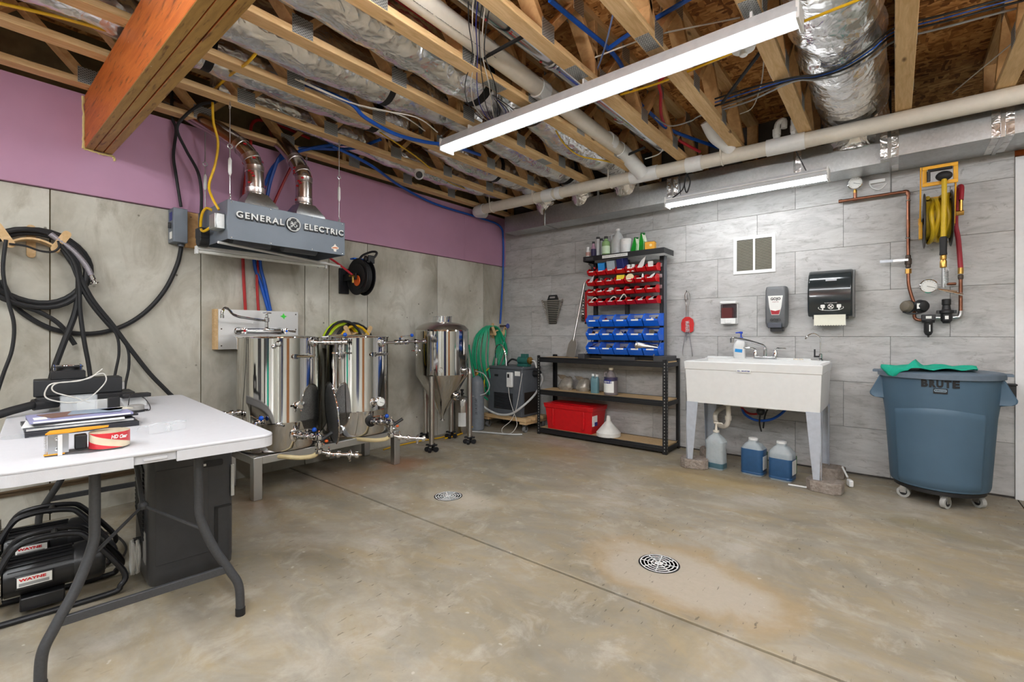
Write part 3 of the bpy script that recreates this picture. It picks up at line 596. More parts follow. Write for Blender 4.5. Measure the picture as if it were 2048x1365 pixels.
obj('conduit_fitting', MB().cyl((jx-.055,Y0h-.03,1.89),(jx-.1,Y0h-.03,1.885),.012).cyl((jx-.1,Y0h-.03,1.885),(jx-.13,Y0h-.03,1.885),.009), WHT, hd)
pg = MB().bx(-3.80,-3.70,Y0h-.06,Y0h,1.83,1.90); pg.lathe([(.045,-.06),(.045,0),(0,.0)], (-3.745,Y0h,1.815), (0,1,0), 20)
obj('power_plug', pg, BLK, hd, bevel=.004)
obj('cord', MB().tube(sp([(-3.60,Y0h-.03,1.885),(-3.66,Y0h-.05,1.865),(-3.72,Y0h-.05,1.90),(-3.76,Y0h-.03,2.0),(-3.74,Y0h-.01,2.045),(-3.66,Y0h+.0,2.02)], 6), .009, 7), YEL, hd)
# flues
def flue(px, pw, label, bend):
    p = onX(px, 380, -3.62); y = p[1]; t = thing('exhaust_flue', label, 'duct', (-3.62, y, Z1h), group='hood exhaust ducts')
    A, B = .115, .061
    obj('boot', MB().loft([[(-3.62+a*A, y+b*A, Z1h) for a, b in ((-1,-1),(1,-1),(1,1),(-1,1))], [(-3.62+a*A, y+b*A, Z1h+.045) for a, b in ((-1,-1),(1,-1),(1,1),(-1,1))], [(-3.62+a*B, y+b*B, Z1h+.135) for a, b in ((-1,-1),(1,-1),(1,1),(-1,1))]]), MGALV, t, bevel=.002)
    q = sp([(-3.62,y,Z1h+.13)] + bend + [pw], 7); m = m_steel('flue_metal', (206,200,196), .2)
    obj('pipe', MB().tube(q, .061, 20), m, t)
    k = len(q)
    for i in (2, int(k*.3), int(k*.45), int(k*.62)):
        d = (q[i+1]-q[i-1]).normalized(); obj('seam_band', MB().lathe([(.0615,-.022),(.065,-.018),(.0635,0),(.065,.018),(.0615,.022)], q[i], d, 20), m_steel('foil_tape_band', (222,214,210), .28), t)
    rb = MB(); rr = random.Random(int(px))
    for j in range(14):
        i = rr.randrange(2, int(k*.6)); d = (q[i+1]-q[i-1]).normalized(); u = d.orthogonal().normalized(); w = d.cross(u); a = rr.uniform(0, 6.28); n_ = u*math.cos(a)+w*math.sin(a)
        rb.box(q[i]+n_*.0655, (.02,.004,.012), n_.to_track_quat('Y','Z').to_matrix())
    obj('tape_print', rb, pl('red_print', (190,30,36), .5), t)
flue(511, (XL-.01,1.04,2.84), 'shiny round flue rising from the left of the grey hood', [(-3.62,1.442,2.32),(-3.63,1.43,2.42),(-3.68,1.38,2.52),(-3.8,1.27,2.64)])
flue(608, (XL-.01,1.72,2.86), 'shiny round flue rising from the right of the grey hood', [(-3.62,1.808,2.34),(-3.63,1.805,2.42),(-3.70,1.79,2.53),(-3.86,1.76,2.70)])
# hood hangers with turnbuckles
for x, y, lab in ((-3.405,1.2,'front left'),(-3.405,1.985,'front right'),(-3.9,1.21,'back left'),(-3.9,1.97,'back right')):
    t = thing('turnbuckle_hanger', 'thin wire hanger with turnbuckle holding the %s corner of the grey hood' % lab, 'hanger', (x,y,Z1h), group='hood hangers')
    obj('eye_bolt', MB().cyl((x,y,ZJ),(x,y,ZJ-.02),.004).torus((x,y,ZJ-.032),.012,.004,(0,1,0),14,6), MGALV, t)
    obj('rod', MB().cyl((x,y,ZJ-.04),(x,y,2.42),.0035,n=8), MGALV, t)
    obj('hook', MB().torus((x,y,2.405),.014,.0035,(1,0,0),14,6).cyl((x,y,2.39),(x,y,2.32),.0035,n=8), MGALV, t)
    obj('turnbuckle', MB().tube([(x,y,2.33),(x,y,2.315),(x,y,2.23),(x,y,2.215)],[.005,.011,.011,.005],10), WHT, t)
    obj('hook_lower', MB().cyl((x,y,2.22),(x,y,2.09),.0035,n=8).tube(sp([(x,y,2.09),(x+.012,y,2.075),(x,y,2.06),(x-.01,y,2.068)],4),.0035,6).torus((x,y,2.055),.012,.003,(0,1,0),12,6), MGALV, t)
tb = thing('strip_light', 'unlit white strip light under the back edge of the grey hood', 'light', (-3.8,1.6,1.74))
obj('body', MB().bx(-3.825,-3.775,1.12,2.09,1.755,1.783), WHT, tb, bevel=.004); obj('tube', MB().cyl((-3.8,1.135,1.744),(-3.8,2.075,1.744),.0125), pl('tube_glass', (240,240,234), .2), tb)
for y in (1.125,2.085): obj('tube_holder', MB().bx(-3.82,-3.78,y-.008,y+.008,1.726,1.76), WHT, tb, bevel=.002)
one('white_bar', MB().tube([(-3.48,1.155,1.772),(-3.815,2.23,1.765)], .009, 8), WHT, 'thin white bar slanting under the grey hood', 'bar')
# disconnect box, board, cables
t = thing('backing_board', 'small wooden board on the wall behind the grey hood', 'board', (-4.03,1.15,1.8)); obj('plank', MB().bx(XL+.002,-4.0,1.115,1.20,1.80,2.055), MWOODW, t, bevel=.003); obj('screw', MB().lathe([(.004,0),(.003,.003)], (-4.0,1.15,2.02), (1,0,0), 8), IRON, t)
t = thing('disconnect_box', 'grey electrical disconnect box on the concrete wall', 'box', (-3.99,1.07,1.815))
obj('enclosure', MB().bx(XL+.001,-3.935,1.025,1.112,1.815,2.058), HG, t, bevel=.004)
obj('label', MB().bx(-4.02,-3.965,1.0235,1.0248,1.97,2.03), DKBLUE, t); obj('label', MB().bx(-4.02,-3.965,1.0235,1.0248,1.84,1.89), PAPER, t)
obj('switch_handle', MB().bx(-4.0,-3.985,1.008,1.024,1.915,1.955), BLK, t, bevel=.002); obj('gland', MB().cyl((-3.99,1.085,1.815),(-3.99,1.085,1.795),.02), GRYP, t)
c_ = lambda l, X=-4.03: [onX(a, b, X) for a, b in l]
def wcable(name, label, pts, r, m=RUB, X=-4.03, cat='cable', k=6, n=8): return one(name, MB().tube(sp(c_(pts, X), k), r, n), m, label, cat)
wcable('cable', 'thick black cable sweeping from the disconnect box across the wall', [(363,490),(355,528),(330,580),(290,625),(240,655),(180,668),(110,660),(50,630),(10,590),(-30,540)], .0145, X=-4.035)
wcable('cable', 'black cable dropping from the trusses to the disconnect box', [(344,150),(344,230),(352,260),(347,310),(352,350),(362,414)], .010, X=-3.99)
one('cable', MB().tube(sp([onX(430,204,-3.7),onX(400,210,-3.8),onX(370,232,-3.85),onX(354,258,-3.88),onX(372,300,-3.88),onX(396,345,-3.85),onX(403,390,-3.82),(-3.76,Y0h-.04,1.92),(-3.75,Y0h-.05,1.88)], 6), .010, 8), RUB, 'black cable looping down to the plug on the grey hood', 'cable')
# ---- hose hanger and black hoses at the left
def hanger(px, py, w, label, X=XL):
    c = V(onX(px, py, X)); t = thing('hose_hanger', label, 'hanger', tuple(c), group='plywood hose hangers')
    A = [(c.y + w*math.sin(math.radians(a)), c.z - .16 + .16*math.cos(math.radians(a))*1.0) for a in range(-50, 51, 10)]
    P2 = A + [(y*1., z-.012) for y, z in A[::-1]]
    obj('saddle', MB().prism([(y, z) for y, z in P2], X+.012, X+.11, 'x'), MPLY, t)
    obj('wall_plate', MB().prism([(c.y + a, c.z + .045 - .055 + b) for a, b in rrect(.04, .2, .019)], X, X+.012, 'x'), MPLY, t, bevel=.001)
    for s in (-1, 1):
        u = V((0, s*math.sin(math.radians(28)), math.cos(math.radians(28)))); o = V((0, c.y+s*w*.62, c.z-.055))
        w2 = V((0, u.z, -u.y)); obj('finger', MB().loft([[(X+xx,) + tuple((o+u*q+w2*p)[1:]) for p, q in rrect(.042, .15, .02, 5, 0, .055)] for xx in (.11, .12)]), MPLY, t)
    obj('screw', MB().lathe([(.005,0),(.004,.004)], (X+.012,c.y,c.z+.06), (1,0,0), 8), BLK, t)
    return c
hc = hanger(62, 480, .15, 'pale plywood hanger carrying the black hoses')
ring = lambda c, R, X, sy=1., n=28, j=0., sd=0: [(X + .006*math.sin(3*q+sd), c.y + R*sy*math.sin(q) + j*math.sin(2*q+sd), c.z + R*math.cos(q) + j*math.cos(3*q+sd)) for q in (2*PI*i/n for i in range(n))]
cc = V((0, onX(80,535,-3.98)[1], onX(80,535,-3.98)[2]))
for i, (R, X, sy) in enumerate(((.225,-4.02,1.05),(.205,-3.99,1.1),(.232,-3.965,1.0))):
    one('hose', MB().tube(ring(cc + V((0,-.01*i,-.006*i)), R, X, sy, 32, .006, i), .0155, 9, True), RUB, ['black hose coil on the plywood hanger, nearest the wall','black hose coil on the plywood hanger, middle loop','black hose coil on the plywood hanger, outermost loop'][i], 'hose')
wcable('hose', 'black hose hanging from the coil to the far end of the table', [(128,486),(150,520),(158,560),(152,620),(130,680),(108,740),(96,790),(85,840)], .0165, X=-3.96, cat='hose')
wcable('hose', 'black hose dropping straight behind the power supply', [(122,490),(148,525),(158,570),(160,620),(168,680),(178,735),(186,800)], .012, X=-3.94, cat='hose')
wcable('hose', 'black hose slanting right down to the table end', [(118,488),(155,545),(185,600),(225,650),(262,700),(300,748),(335,784),(348,800),(352,840)], .014, X=-3.95, cat='hose')
wcable('cable', 'black cable waving down beside the slanting hose', [(140,520),(165,580),(200,630),(232,668),(238,705),(232,740),(228,765),(232,800)], .008, X=-3.94)
wcable('cable', 'second black cable hanging between the slanting hose and power supply', [(150,545),(175,600),(215,650),(252,690),(258,730),(250,775),(252,805)], .008, X=-3.95)
wcable('cable', 'thin black cable hanging at the left frame edge', [(12,480),(6,540),(16,600),(28,650),(24,700),(8,745),(-10,800)], .009, X=-3.94)
wcable('cable', 'thin black cable draped across the plywood hanger', [(18,488),(50,492),(80,502),(105,504),(118,495),(116,482)], .006, X=-3.925)
wcable('hose', 'black hose leaving the coil towards the lower left', [(3,560),(30,605),(80,625),(120,650),(150,690)], .013, X=-3.985, cat='hose')
t = thing('braided_hose', 'grey braided hose with steel ferrule beside the black coil', 'hose', onX(190,565,-3.96))
bq = sp(c_([(100,468),(125,486),(150,506),(172,532),(186,560)], -3.955), 10)
obj('hose', MB().tube(bq, [.0155 + .0012*(i % 2) for i in range(len(bq))], 12), pl('braid_grey', (150,144,150), .4, .3, .25, 200), t)
d = (bq[-1]-bq[-3]).normalized(); obj('ferrule', MB().lathe([(.017,-.03),(.0185,-.028),(.0185,0),(.012,.002),(.012,.018),(.025,.02),(.025,.026),(.011,.026)], bq[-1], d, 20), MCHROME, t)
# ---- backsplash and filler tap
t = thing('backsplash', 'shiny steel backsplash panel screwed to a board on the wall', 'panel', (-4.02,1.63,1.05))
obj('board', MB().bx(XL+.001,-4.002,1.305,1.945,1.042,1.352), MPLY, t, bevel=.001); obj('sheet', MB().bx(-4.002,-3.998,1.328,1.945,1.042,1.352), m_steel('sheet_steel', (232,232,232), .38, (1,1,40)), t)
for y in (1.35,1.925):
    for z in (1.07,1.2,1.33): obj('screw', MB().lathe([(.006,0),(.004,.003)], (-3.998,y,z), (1,0,0), 8), IRON, t)
sy = onX(567,637,-3.998)[1]; obj('sticker', MB().prism([(sy-.028,1.312),(sy-.01,1.318),(sy,1.338),(sy+.01,1.318),(sy+.03,1.312),(sy+.012,1.303),(sy+.005,1.285),(sy-.008,1.301)], -3.998, -3.997, 'x'), pl('green_sticker', (70,220,70), .35), t)
t = thing('wall_faucet', 'chrome wall faucet with a long raised spout above the left kettle', 'faucet', (-3.93, 1.63, 1.16))
fy0 = onX(530,660,-3.92)[1]
obj('body', MB().tube([(-3.92,fy0-.15,1.185),(-3.92,fy0+.12,1.185)], .022, 14), MCHROME, t)
for yy, m, sgn in ((fy0-.17,RED,-1),(fy0+.15,BLUE,1)):
    obj('inlet', MB().cyl((-3.998,yy,1.185),(-3.92,yy,1.185),.02).lathe([(.028,0),(.03,.004),(.024,.012)], (-3.998,yy,1.185), (1,0,0)), MCHROME, t)
    hnd = obj('handle', MB().lathe([(.014,0),(.024,.012),(.024,.03),(.012,.034)], (-3.905,yy,1.185), (1,0,0), 8).tube([(-3.88,yy,1.19),(-3.86,yy+sgn*.07,1.18)], [.007,.010], 8), MCHROME, t); obj('index_dot', MB().lathe([(.010,.0),(.008,.004)], (-3.872,yy,1.185), (1,0,0), 12), m, hnd)
obj('riser', MB().lathe([(.02,0),(.022,.01),(.014,.02),(.013,.06),(.02,.065),(.02,.095),(.012,.1),(.012,.12)], (-3.89,fy0,1.195), (0,0,1), 14), MCHROME, t)
obj('cross_handle', MB().ball((-3.89,fy0,1.325), .012, 10).tube([(-3.89,fy0-.035,1.33),(-3.89,fy0+.035,1.33)], .005, 6).tube([(-3.925,fy0,1.33),(-3.855,fy0,1.33)], .005, 6), MCHROME, t)
e_ = onX(450,617,-3.75)
obj('spout', MB().tube(sp([(-3.89,fy0,1.268),(-3.87,fy0-.05,1.27),(-3.82,e_[1]+.10,e_[2]-.05),(-3.77,e_[1]+.03,e_[2]-.005),(-3.75,e_[1]-.005,e_[2]),(-3.745,e_[1]-.02,e_[2]-.03),(-3.745,e_[1]-.02,e_[2]-.06)], 6), .0095, 10).cyl((-3.745,e_[1]-.02,e_[2]-.05),(-3.745,e_[1]-.02,e_[2]-.072),.013,n=12), MCHROME, t)
# ---- hose reel on the wall
t = thing('hose_reel', 'black spring hose reel with an orange hub on the concrete wall', 'hose reel', (-3.9,2.48,1.53))
rc = V((-3.855, 2.43, onX(708,553,-3.855)[2]))
def rdisc(y, m=BLKM): return MB().lathe([(0,-.003),(.06,-.003),(.075,-.012),(.15,-.012),(.168,-.004),(.172,.0),(.168,.004),(.15,-.006),(.075,-.006),(.0,.003)], (rc.x,y,rc.z), (0,-1,0), 36)
obj('flange', rdisc(rc.y), BLKM, t); obj('flange', rdisc(rc.y+.085), BLKM, t)
obj('hose_wrap', MB().tube([(rc.x+.135*math.sin(q), rc.y+.015+.055*(q/(2*PI*4)), rc.z+.135*math.cos(q)) for q in (2*PI*4*i/112 for i in range(113))], .010, 7).cyl((rc.x,rc.y,rc.z),(rc.x,rc.y+.085,rc.z),.12,n=24), RUB, t)
obj('hub_cap', MB().lathe([(.05,0),(.048,.006),(0,.006)], (rc.x+.02,rc.y-.014,rc.z-.04), (0,-1,0), 24), pl('orange', (230,96,24), .45), t)
obj('bracket', MB().bx(XL+.001,XL+.02,2.36,2.46,rc.z-.15,rc.z+.09).bx(XL+.02,rc.x+.03,2.395,2.409,rc.z-.03,rc.z+.03), BLKM, t, bevel=.003)
obj('swivel', MB().lathe([(.016,0),(.016,.04),(.009,.045),(.009,.07)], (rc.x,rc.y-.01,rc.z), (0,-1,0), 10).cyl((rc.x,rc.y-.045,rc.z),(rc.x,rc.y-.045,rc.z-.06),.01,n=10), BRASS, t)
obj('supply_hose', MB().tube(sp([(-4.02,2.20,rc.z+.19),(-3.96,2.27,rc.z+.13),(-3.90,2.34,rc.z+.06),(-3.86,2.385,rc.z+.01)], 5), .010, 8), pl('red_tubing_bright', (196,40,54), .4), t)
g = V((rc.x+.045, rc.y+.10, rc.z+.165))
obj('guide_arm', MB().box(g, (.075,.07,.075)).bx(g.x-.14,g.x,g.y-.05,g.y-.035,g.z-.05,g.z-.02), BLKM, t, bevel=.006)
for a in (-1,1):
    for b in (-1,1): obj('roller_bolt', MB().lathe([(.007,0),(.007,.006),(0,.008)], (g.x+a*.028,g.y-.036,g.z+b*.028), (0,-1,0), 8), MCHROME, t)
obj('stopper', MB().ball((g.x,g.y-.04,g.z), .022, 12), RUB, t)
obj('tail_hose', MB().tube(sp([g, g+V((.03,.03,.02)), g+V((.03,.06,.07)), g+V((-.03,.05,.085)), g+V((-.1,.0,.055)), g+V((-.13,-.02,.02))], 6), .011, 8), RUB, t)
obj('blue_strap', MB().bx(rc.x-.09,rc.x-.02,rc.y-.02,rc.y+.1,rc.z+.165,rc.z+.178), BLUE, t, bevel=.003)
# ---- yellow and black hoses behind the right kettle
hanger(703, 665, .13, 'pale plywood hanger behind the right kettle')
cy = V((0, onX(700,700,-3.98)[1], onX(700,698,-3.98)[2]))
LIME = pl('lime_hose', (196,226,20), .4)
for i, (R, dy, m, lab) in enumerate(((.245,-.09,LIME,'lime green hose coil behind the right kettle'),(.225,-.07,YEL,'yellow hose coil behind the right kettle, inner loop'),(.235,-.05,LIME,'lime green hose coil behind the right kettle, inner loop'),(.25,.06,RUB,'black hose coil behind the right kettle, outer loop'),(.235,.08,RUB,'black hose coil behind the right kettle, inner loop'),(.215,.05,YEL,'yellow hose coil right of the black ones behind the kettle'),(.25,-.12,RUB,'black hose coil left of the lime ones behind the kettle'))):
    one('hose', MB().tube(ring(cy + V((0,dy*.7,0)), R, -4.02 + i*.013, .8, 26, .008, i), .0125, 8, True), m, lab, 'hose')
# ---- green hose by the corner
hanger(985, 660, .13, 'pale plywood hanger carrying the green garden hose')
GRN = pl('green_hose', (24,160,116), .4); gq = []
gy, gz = onX(985,660,-3.97)[1], onX(985,655,-3.97)[2]
rg = random.Random(9)
for i in range(9):
    wl_, wr, hh = .30 - .02*i + rg.uniform(-.02,.02), .16 + .012*i + rg.uniform(-.02,.02), .52 + .04*(i % 4) + rg.uniform(-.04,.06); X = -4.035 + .012*i
    gq += [(X, gy-.10, gz-.01), (X, gy-wl_*.85, gz-.14), (X, gy-wl_, gz-.42), (X, gy-wl_*.55, gz-hh-.12), (X, gy-.02, gz-hh-.2), (X, gy+wr*.75, gz-hh*.8), (X, gy+wr, gz-.28), (X, gy+.10, gz-.03), (X, gy, gz+.012)]
one('garden_hose', MB().tube(sp(gq, 4), .0105, 7), GRN, 'green garden hose coiled on a plywood hanger near the corner', 'hose')
one('hose_lead', MB().tube(sp([onX(938,690,-3.9),onX(945,740,-3.92),onX(955,780,-3.93),onX(975,800,-3.95)],6), .0105, 7), GRN, 'loose green hose strand left of the green coil', 'hose')
t = thing('hose_bib', 'brass hose bib with a blue wheel handle at the wall corner', 'valve', (-4.0,4.6,1.25))
p = V((-4.03,4.66,1.27)); obj('body', MB().tube([p, p+V((.03,0,0)), p+V((.10,.0,.0))], .013, 10).tube([p+V((.07,0,0)), p+V((.085,-.0,-.05))], .012, 10), IRON, t)
obj('wheel', MB().torus(p+V((.13,0,.0)), .026, .006, (1,0,0), 16, 6).tube([p+V((.1,0,0)), p+V((.135,0,0))], .006, 6).tube([p+V((.13,-.026,0)), p+V((.13,.026,0))], .004, 6).tube([p+V((.13,0,-.026)), p+V((.13,0,.026))], .004, 6), pl('navy_handle', (30,60,160), .4), t)
obj('green_lead', MB().tube(sp([p+V((.085,0,-.05)), p+V((.09,0,-.12)), p+V((.07,-.04,-.3)), p+V((.05,-.1,-.5))], 5), .0105, 7), GRN, t)
# ---- kettles on an aluminium stand
BALLB = pl('blue_knob', (16,80,190), .25)
sd = thing('kettle_stand', 'low brushed aluminium stand under the two kettles', 'stand', (-3.68,1.97,0))
for x in (-3.455,-3.92):
    for y in (1.385,2.56): obj('leg', MB().bx(x-.03,x+.03,y-.03,y+.03,0,.30), MALU, sd, bevel=.004)
for x in (-3.455,-3.92): obj('long_rail', MB().bx(x-.025,x+.025,1.415,2.53,.245,.30), MALU, sd, bevel=.003)
for y in (1.385,1.97,2.56): obj('cross_rail', MB().bx(-3.89,-3.485,y-.025,y+.025,.245,.30), MALU, sd, bevel=.003)
def clamp(mb, p, d, r=.0255, w=.016): return mb.lathe([(r*.75,-w),(r,-w),(r*1.04,-w*.3),(r*1.04,w*.3),(r,w),(r*.75,w)], p, d, 16)
def run_(mb, pts, r=.0125, clamps=True):
    Q = [V(p) for p in pts]; mb.tube(sp(Q, 4), r, 12)
    if clamps:
        for i in range(len(Q)):
            d = (Q[min(i+1,len(Q)-1)] - Q[max(0,i-1)]).normalized(); clamp(mb, Q[i], d, r*1.9, r*1.0)
    return mb
def wing(mb, p, u): p = V(p); u = V(u); return mb.tube([p, p+u*.025, p+u*.04], [.004,.005,.008], 6).ball(p+u*.042, .009, 8)
ZK0, ZK1, RK = .305, 1.135, .285
def kettle(cx, cy_, label, kc, kr):
    t = thing('brew_kettle', label, 'kettle', (cx,cy_,ZK0), group='brew kettles'); c = V((cx,cy_,0))
    base = math.atan2(-cy_, -cx)
    def rad(px): a = base + math.asin(max(-.98,min(.98,(px-kc)/kr))); return V((math.cos(a), math.sin(a), 0))
    def S(px, z, off=0): d = rad(px); return c + d*(RK+off) + V((0,0,z))
    def tang(px): d = rad(px); return V((-d.y, d.x, 0))
    obj('body', MB().lathe([(0,ZK0),(RK-.03,ZK0),(RK-.008,ZK0+.006),(RK,ZK0+.025),(RK,ZK0+.205),(RK+.002,ZK0+.21),(RK,ZK0+.215),(RK,ZK1-.004),(RK-.002,ZK1-.004),(RK-.002,ZK0+.05),(0,ZK0+.045)], c, (0,0,1), 72), MSTEEL, t, sharp=50)
    obj('rim', MB().torus((cx,cy_,ZK1), RK+.003, .0065, (0,0,1), 72, 8), MCHROME, t)
    obj('lid', MB().lathe([(0,ZK1+.022),(.1,ZK1+.018),(RK-.02,ZK1+.008),(RK-.005,ZK1+.004),(RK-.005,ZK1),(0,ZK1)], c, (0,0,1), 48), MBRUSH, t)
    return t, rad, S, tang
def dial(t, c, n_, r=.038):
    c = V(c); n_ = V(n_).normalized()
    d = obj('thermometer', MB().lathe([(r*.9,-.02),(r,-.018),(r,.006),(r*.9,.009),(r*.88,.004),(0,.004)], c, n_, 28), MCHROME, t)
    obj('dial_face', MB().lathe([(r*.87,.0045),(0,.0052)], c, n_, 28), PAPER, d)
    u = V((0,0,1)); w = u.cross(n_).normalized(); nd = MB().tube([c+n_*.007-w*r*.2, c+n_*.007+w*r*.7-u*r*.3], [.0015,.0008], 5)
    for q in range(12):
        a = math.radians(-50+q*25); k = u*math.sin(a)+w*math.cos(a); nd.tube([c+n_*.0062+k*r*.66, c+n_*.0062+k*r*.8], .0008, 4)
    obj('needle', nd, INK, d)
def lug(t, S, tang, rad, px, z):
    T = tang(px); mb = MB(); a, b = S(px,z,.05)-T*.07, S(px,z,.05)+T*.07; mb.tube([a,b], .0105, 10)
    for s in (-1,1): mb.box(S(px,z,.022)+T*.055*s, (.055,.004,.035), math.atan2(rad(px).y, rad(px).x))
    obj('handle', mb, MCHROME, t)
def overflow(t, S, rad, px, z, ex):
    a = S(px, z); d = rad(px); e = V(ex); n_ = (e-a).normalized()
    obj('top_port', MB().tube([a-d*.02, a+d*.03], .019, 14).lathe([(.034,0),(.036,.004),(.036,.014),(.03,.018)], a, d, 20), MCHROME, t)
    s0 = a+d*.02; q = [s0 + (e-s0)*k_ for k_ in (0,.3,.42,.55,.8,1.)]
    obj('top_pipe', run_(MB(), q, .0125), MCHROME, t)
    v = obj('top_valve', MB().ball(q[2], .024, 12).tube([q[2], q[2]+V((0,0,.055))], .009, 8).box(q[2]+V((0,0,.03)), (.03,.03,.02)), MCHROME, t)
    hp = q[2]+V((0,0,.052)); hv = (n_+V((0,0,0)))
    obj('lever', MB().tube([hp, hp+hv*.11+V((0,0,.005))], .004, 6), MCHROME, v); obj('knob', MB().ball(hp+hv*.12+V((0,0,.006)), .016, 14), BALLB, v)
    b = q[4]; mb = run_(MB(), [b, b-V((0,0,.05)), b-V((0,0,.085))], .010); wing(mb, b-V((0,0,.085)), n_); wing(mb, b-V((0,0,.085)), -n_*1.2); mb.tube([b-V((0,0,.09)), b-V((0,0,.14))], [.009,.005], 8); mb.ball(b-V((0,0,.125)), .012, 10)
    obj('sample_valve', mb, MCHROME, t)
def outlet(t, S, rad, tang, px, z, out, side):
    """bottom drain: flange, ball valve with knob, cross fitting, hose and tail piece"""
    a = S(px, z); d = rad(px); D = (d*out[0] + tang(px)*out[1]).normalized(); q = [a+d*.01, a+D*.05, a+D*.10, a+D*.155, a+D*.20]
    obj('drain_flange', MB().lathe([(.03,-.01),(.045,0),(.046,.012),(.03,.016),(.02,.03)], a, d, 20), BLK if side else MCHROME, t)
    obj('drain_pipe', run_(MB(), q, .0135), MCHROME, t)
    v = obj('drain_valve', MB().ball(q[2], .026, 12).box(q[2]+V((0,0,.028)), (.03,.03,.02)).tube([q[2], q[2]+V((0,0,.055))], .008, 8), MCHROME, t)
    hp = q[2]+V((0,0,.052)); obj('lever', MB().tube([hp-tang(px)*.07+D*.0, hp, hp+D*.05+V((0,0,.002))], .004, 6), MCHROME, v); obj('knob', MB().ball(hp+D*.06, .017, 14), BALLB, v)
    x = q[4]; mb = run_(MB(), [x, x-V((0,0,.05)), x-V((0,0,.1))], .0145); mb.ball(x, .026, 12)
    wing(mb, x, tang(px)); wing(mb, x-V((0,0,.05)), D); wing(mb, x+V((0,0,.0)), V((0,0,1)))
    obj('cross_fitting', mb, MCHROME, t)
    y = x-V((0,0,.1)); T = tang(px); w2 = [y, y+D*.05+T*.03-V((0,0,.02)), y+D*.09+T*.07-V((0,0,.03)), y+D*.13+T*.12-V((0,0,.04)), y+D*.16+T*.15-V((0,0,.045))]
    mb = run_(MB(), w2, .0125); wing(mb, w2[1], V((0,0,1))); wing(mb, w2[3], V((0,0,-1))); wing(mb, w2[2], -T); mb.lathe([(.034,-.006),(.036,0),(.034,.006)], w2[3], (w2[4]-w2[2]), 20).tube([w2[4], w2[4]+(w2[4]-w2[3]).normalized()*.035], [.012,.004], 10)
    obj('tail_piece', mb, MCHROME, t)
    obj('butterfly_grip', MB().tube([x+D*.02+V((0,0,-.02)), x+D*.06+T*.05+V((0,0,.03))], [.012,.014], 8), BLK, t)
    obj('release_tab', MB().ball(x+D*.03+T*.03-V((0,0,.03)), .014, 8, (1,1,.8)), pl('orange', (230,96,24), .45), t)
    hz = y - V((0,0,-.01)); obj('clear_hose', MB().tube(sp([hz, hz-T*.02-D*.02-V((0,0,.04)), hz-T*.05-D*.10-V((0,0,.055)), hz-T*.08-D*.2-V((0,0,.05)), hz-T*.1-D*.32-V((0,0,.045))], 6), .0165, 10), pl('amber_hose', (214,196,150), .35), t)
k1, rad, S, tang = kettle(-3.68, 1.641, 'left mirror-polished brew kettle with a sight tube', 558, 82)
zz = lambda py, dep=3.36: H - (py-HY)/F*dep
sg = obj('sight_tube', MB().tube([S(557,.505,.025), S(557,1.10,.025)], .007, 8), pl('sight_glass', (206,206,196), .15), k1)
obj('sight_fitting', MB().ball(S(557,1.09,.02), .024, 12).tube([S(557,1.09), S(557,1.09,.05)], .012, 10).ball(S(549,1.07,.03), .016, 10), MCHROME, k1); obj('sight_fitting', MB().ball(S(557,.515,.02), .018, 10).tube([S(557,.515), S(566,.505,.05)], .008, 8), MCHROME, k1)
obj('scale', MB().box(S(560,.8,.004), (.002,.016,.55), math.atan2(rad(560).y, rad(560).x)), m_steel('etched_scale', (170,170,166), .35, (1,1,120)), k1)
lug(k1, S, tang, rad, 600, zz(714)); 
pz = zz(812); obj('port', MB().tube([S(594,pz), S(594,pz,.04)], .016, 12).lathe([(.026,.03),(.028,.034),(.028,.05),(.0,.055)], S(594,pz), rad(594), 16), MCHROME, k1); wmb = MB(); wing(wmb, S(594,pz,.045), -tang(594)); wing(wmb, S(594,pz,.045), V((0,0,-1))); obj('port_clamp', wmb, MCHROME, k1)
overflow(k1, S, rad, 626, zz(686), (-3.30, 1.98, 1.098))
outlet(k1, S, rad, tang, 590, .415, (1,.45), 0)
a = S(524,.535); obj('side_valve', run_(MB(), [a, a+rad(524)*.05, a+rad(524)*.1+V((0,0,-.01))], .011), MCHROME, k1); b = a+rad(524)*.06+V((0,0,.035)); v = obj('side_lever', MB().tube([b-tang(524)*.04+V((0,0,.02)), b, b+tang(524)*.03], .004, 6), MCHROME, k1); obj('knob', MB().ball(b+tang(524)*.035, .017, 14), BALLB, v)
a = S(482,.59); obj('side_port', run_(MB(), [a, a+rad(482)*.05, a+rad(482)*.1], .013), MCHROME, k1)
k2, rad, S, tang = kettle(-3.68, 2.298, 'right mirror-polished brew kettle with a dial thermometer', 710, 74)
lug(k2, S, tang, rad, 757, zz(709, 3.95)); p = S(750, zz(803,3.95)); obj('thermometer_port', MB().lathe([(.03,0),(.032,.01),(.02,.016),(.014,.05)], p, rad(750), 18), MCHROME, k2); dial(k2, p+rad(750)*.06+tang(750)*.02, (rad(750)*.9+V((.15,-.25,0))), .04)
overflow(k2, S, rad, 766, zz(686,4.0), (-3.42, 2.86, 1.095))
outlet(k2, S, rad, tang, 742, .43, (1,.5), 1)
one('pump_lead', MB().tube(sp([(-3.9,2.75,.02),(-3.95,2.9,.012),(-3.95,3.2,.012),(-3.9,3.5,.012),(-3.93,3.75,.012)],6), .007, 6), YEL, 'yellow cord lying on the floor behind the fermenter', 'cord')
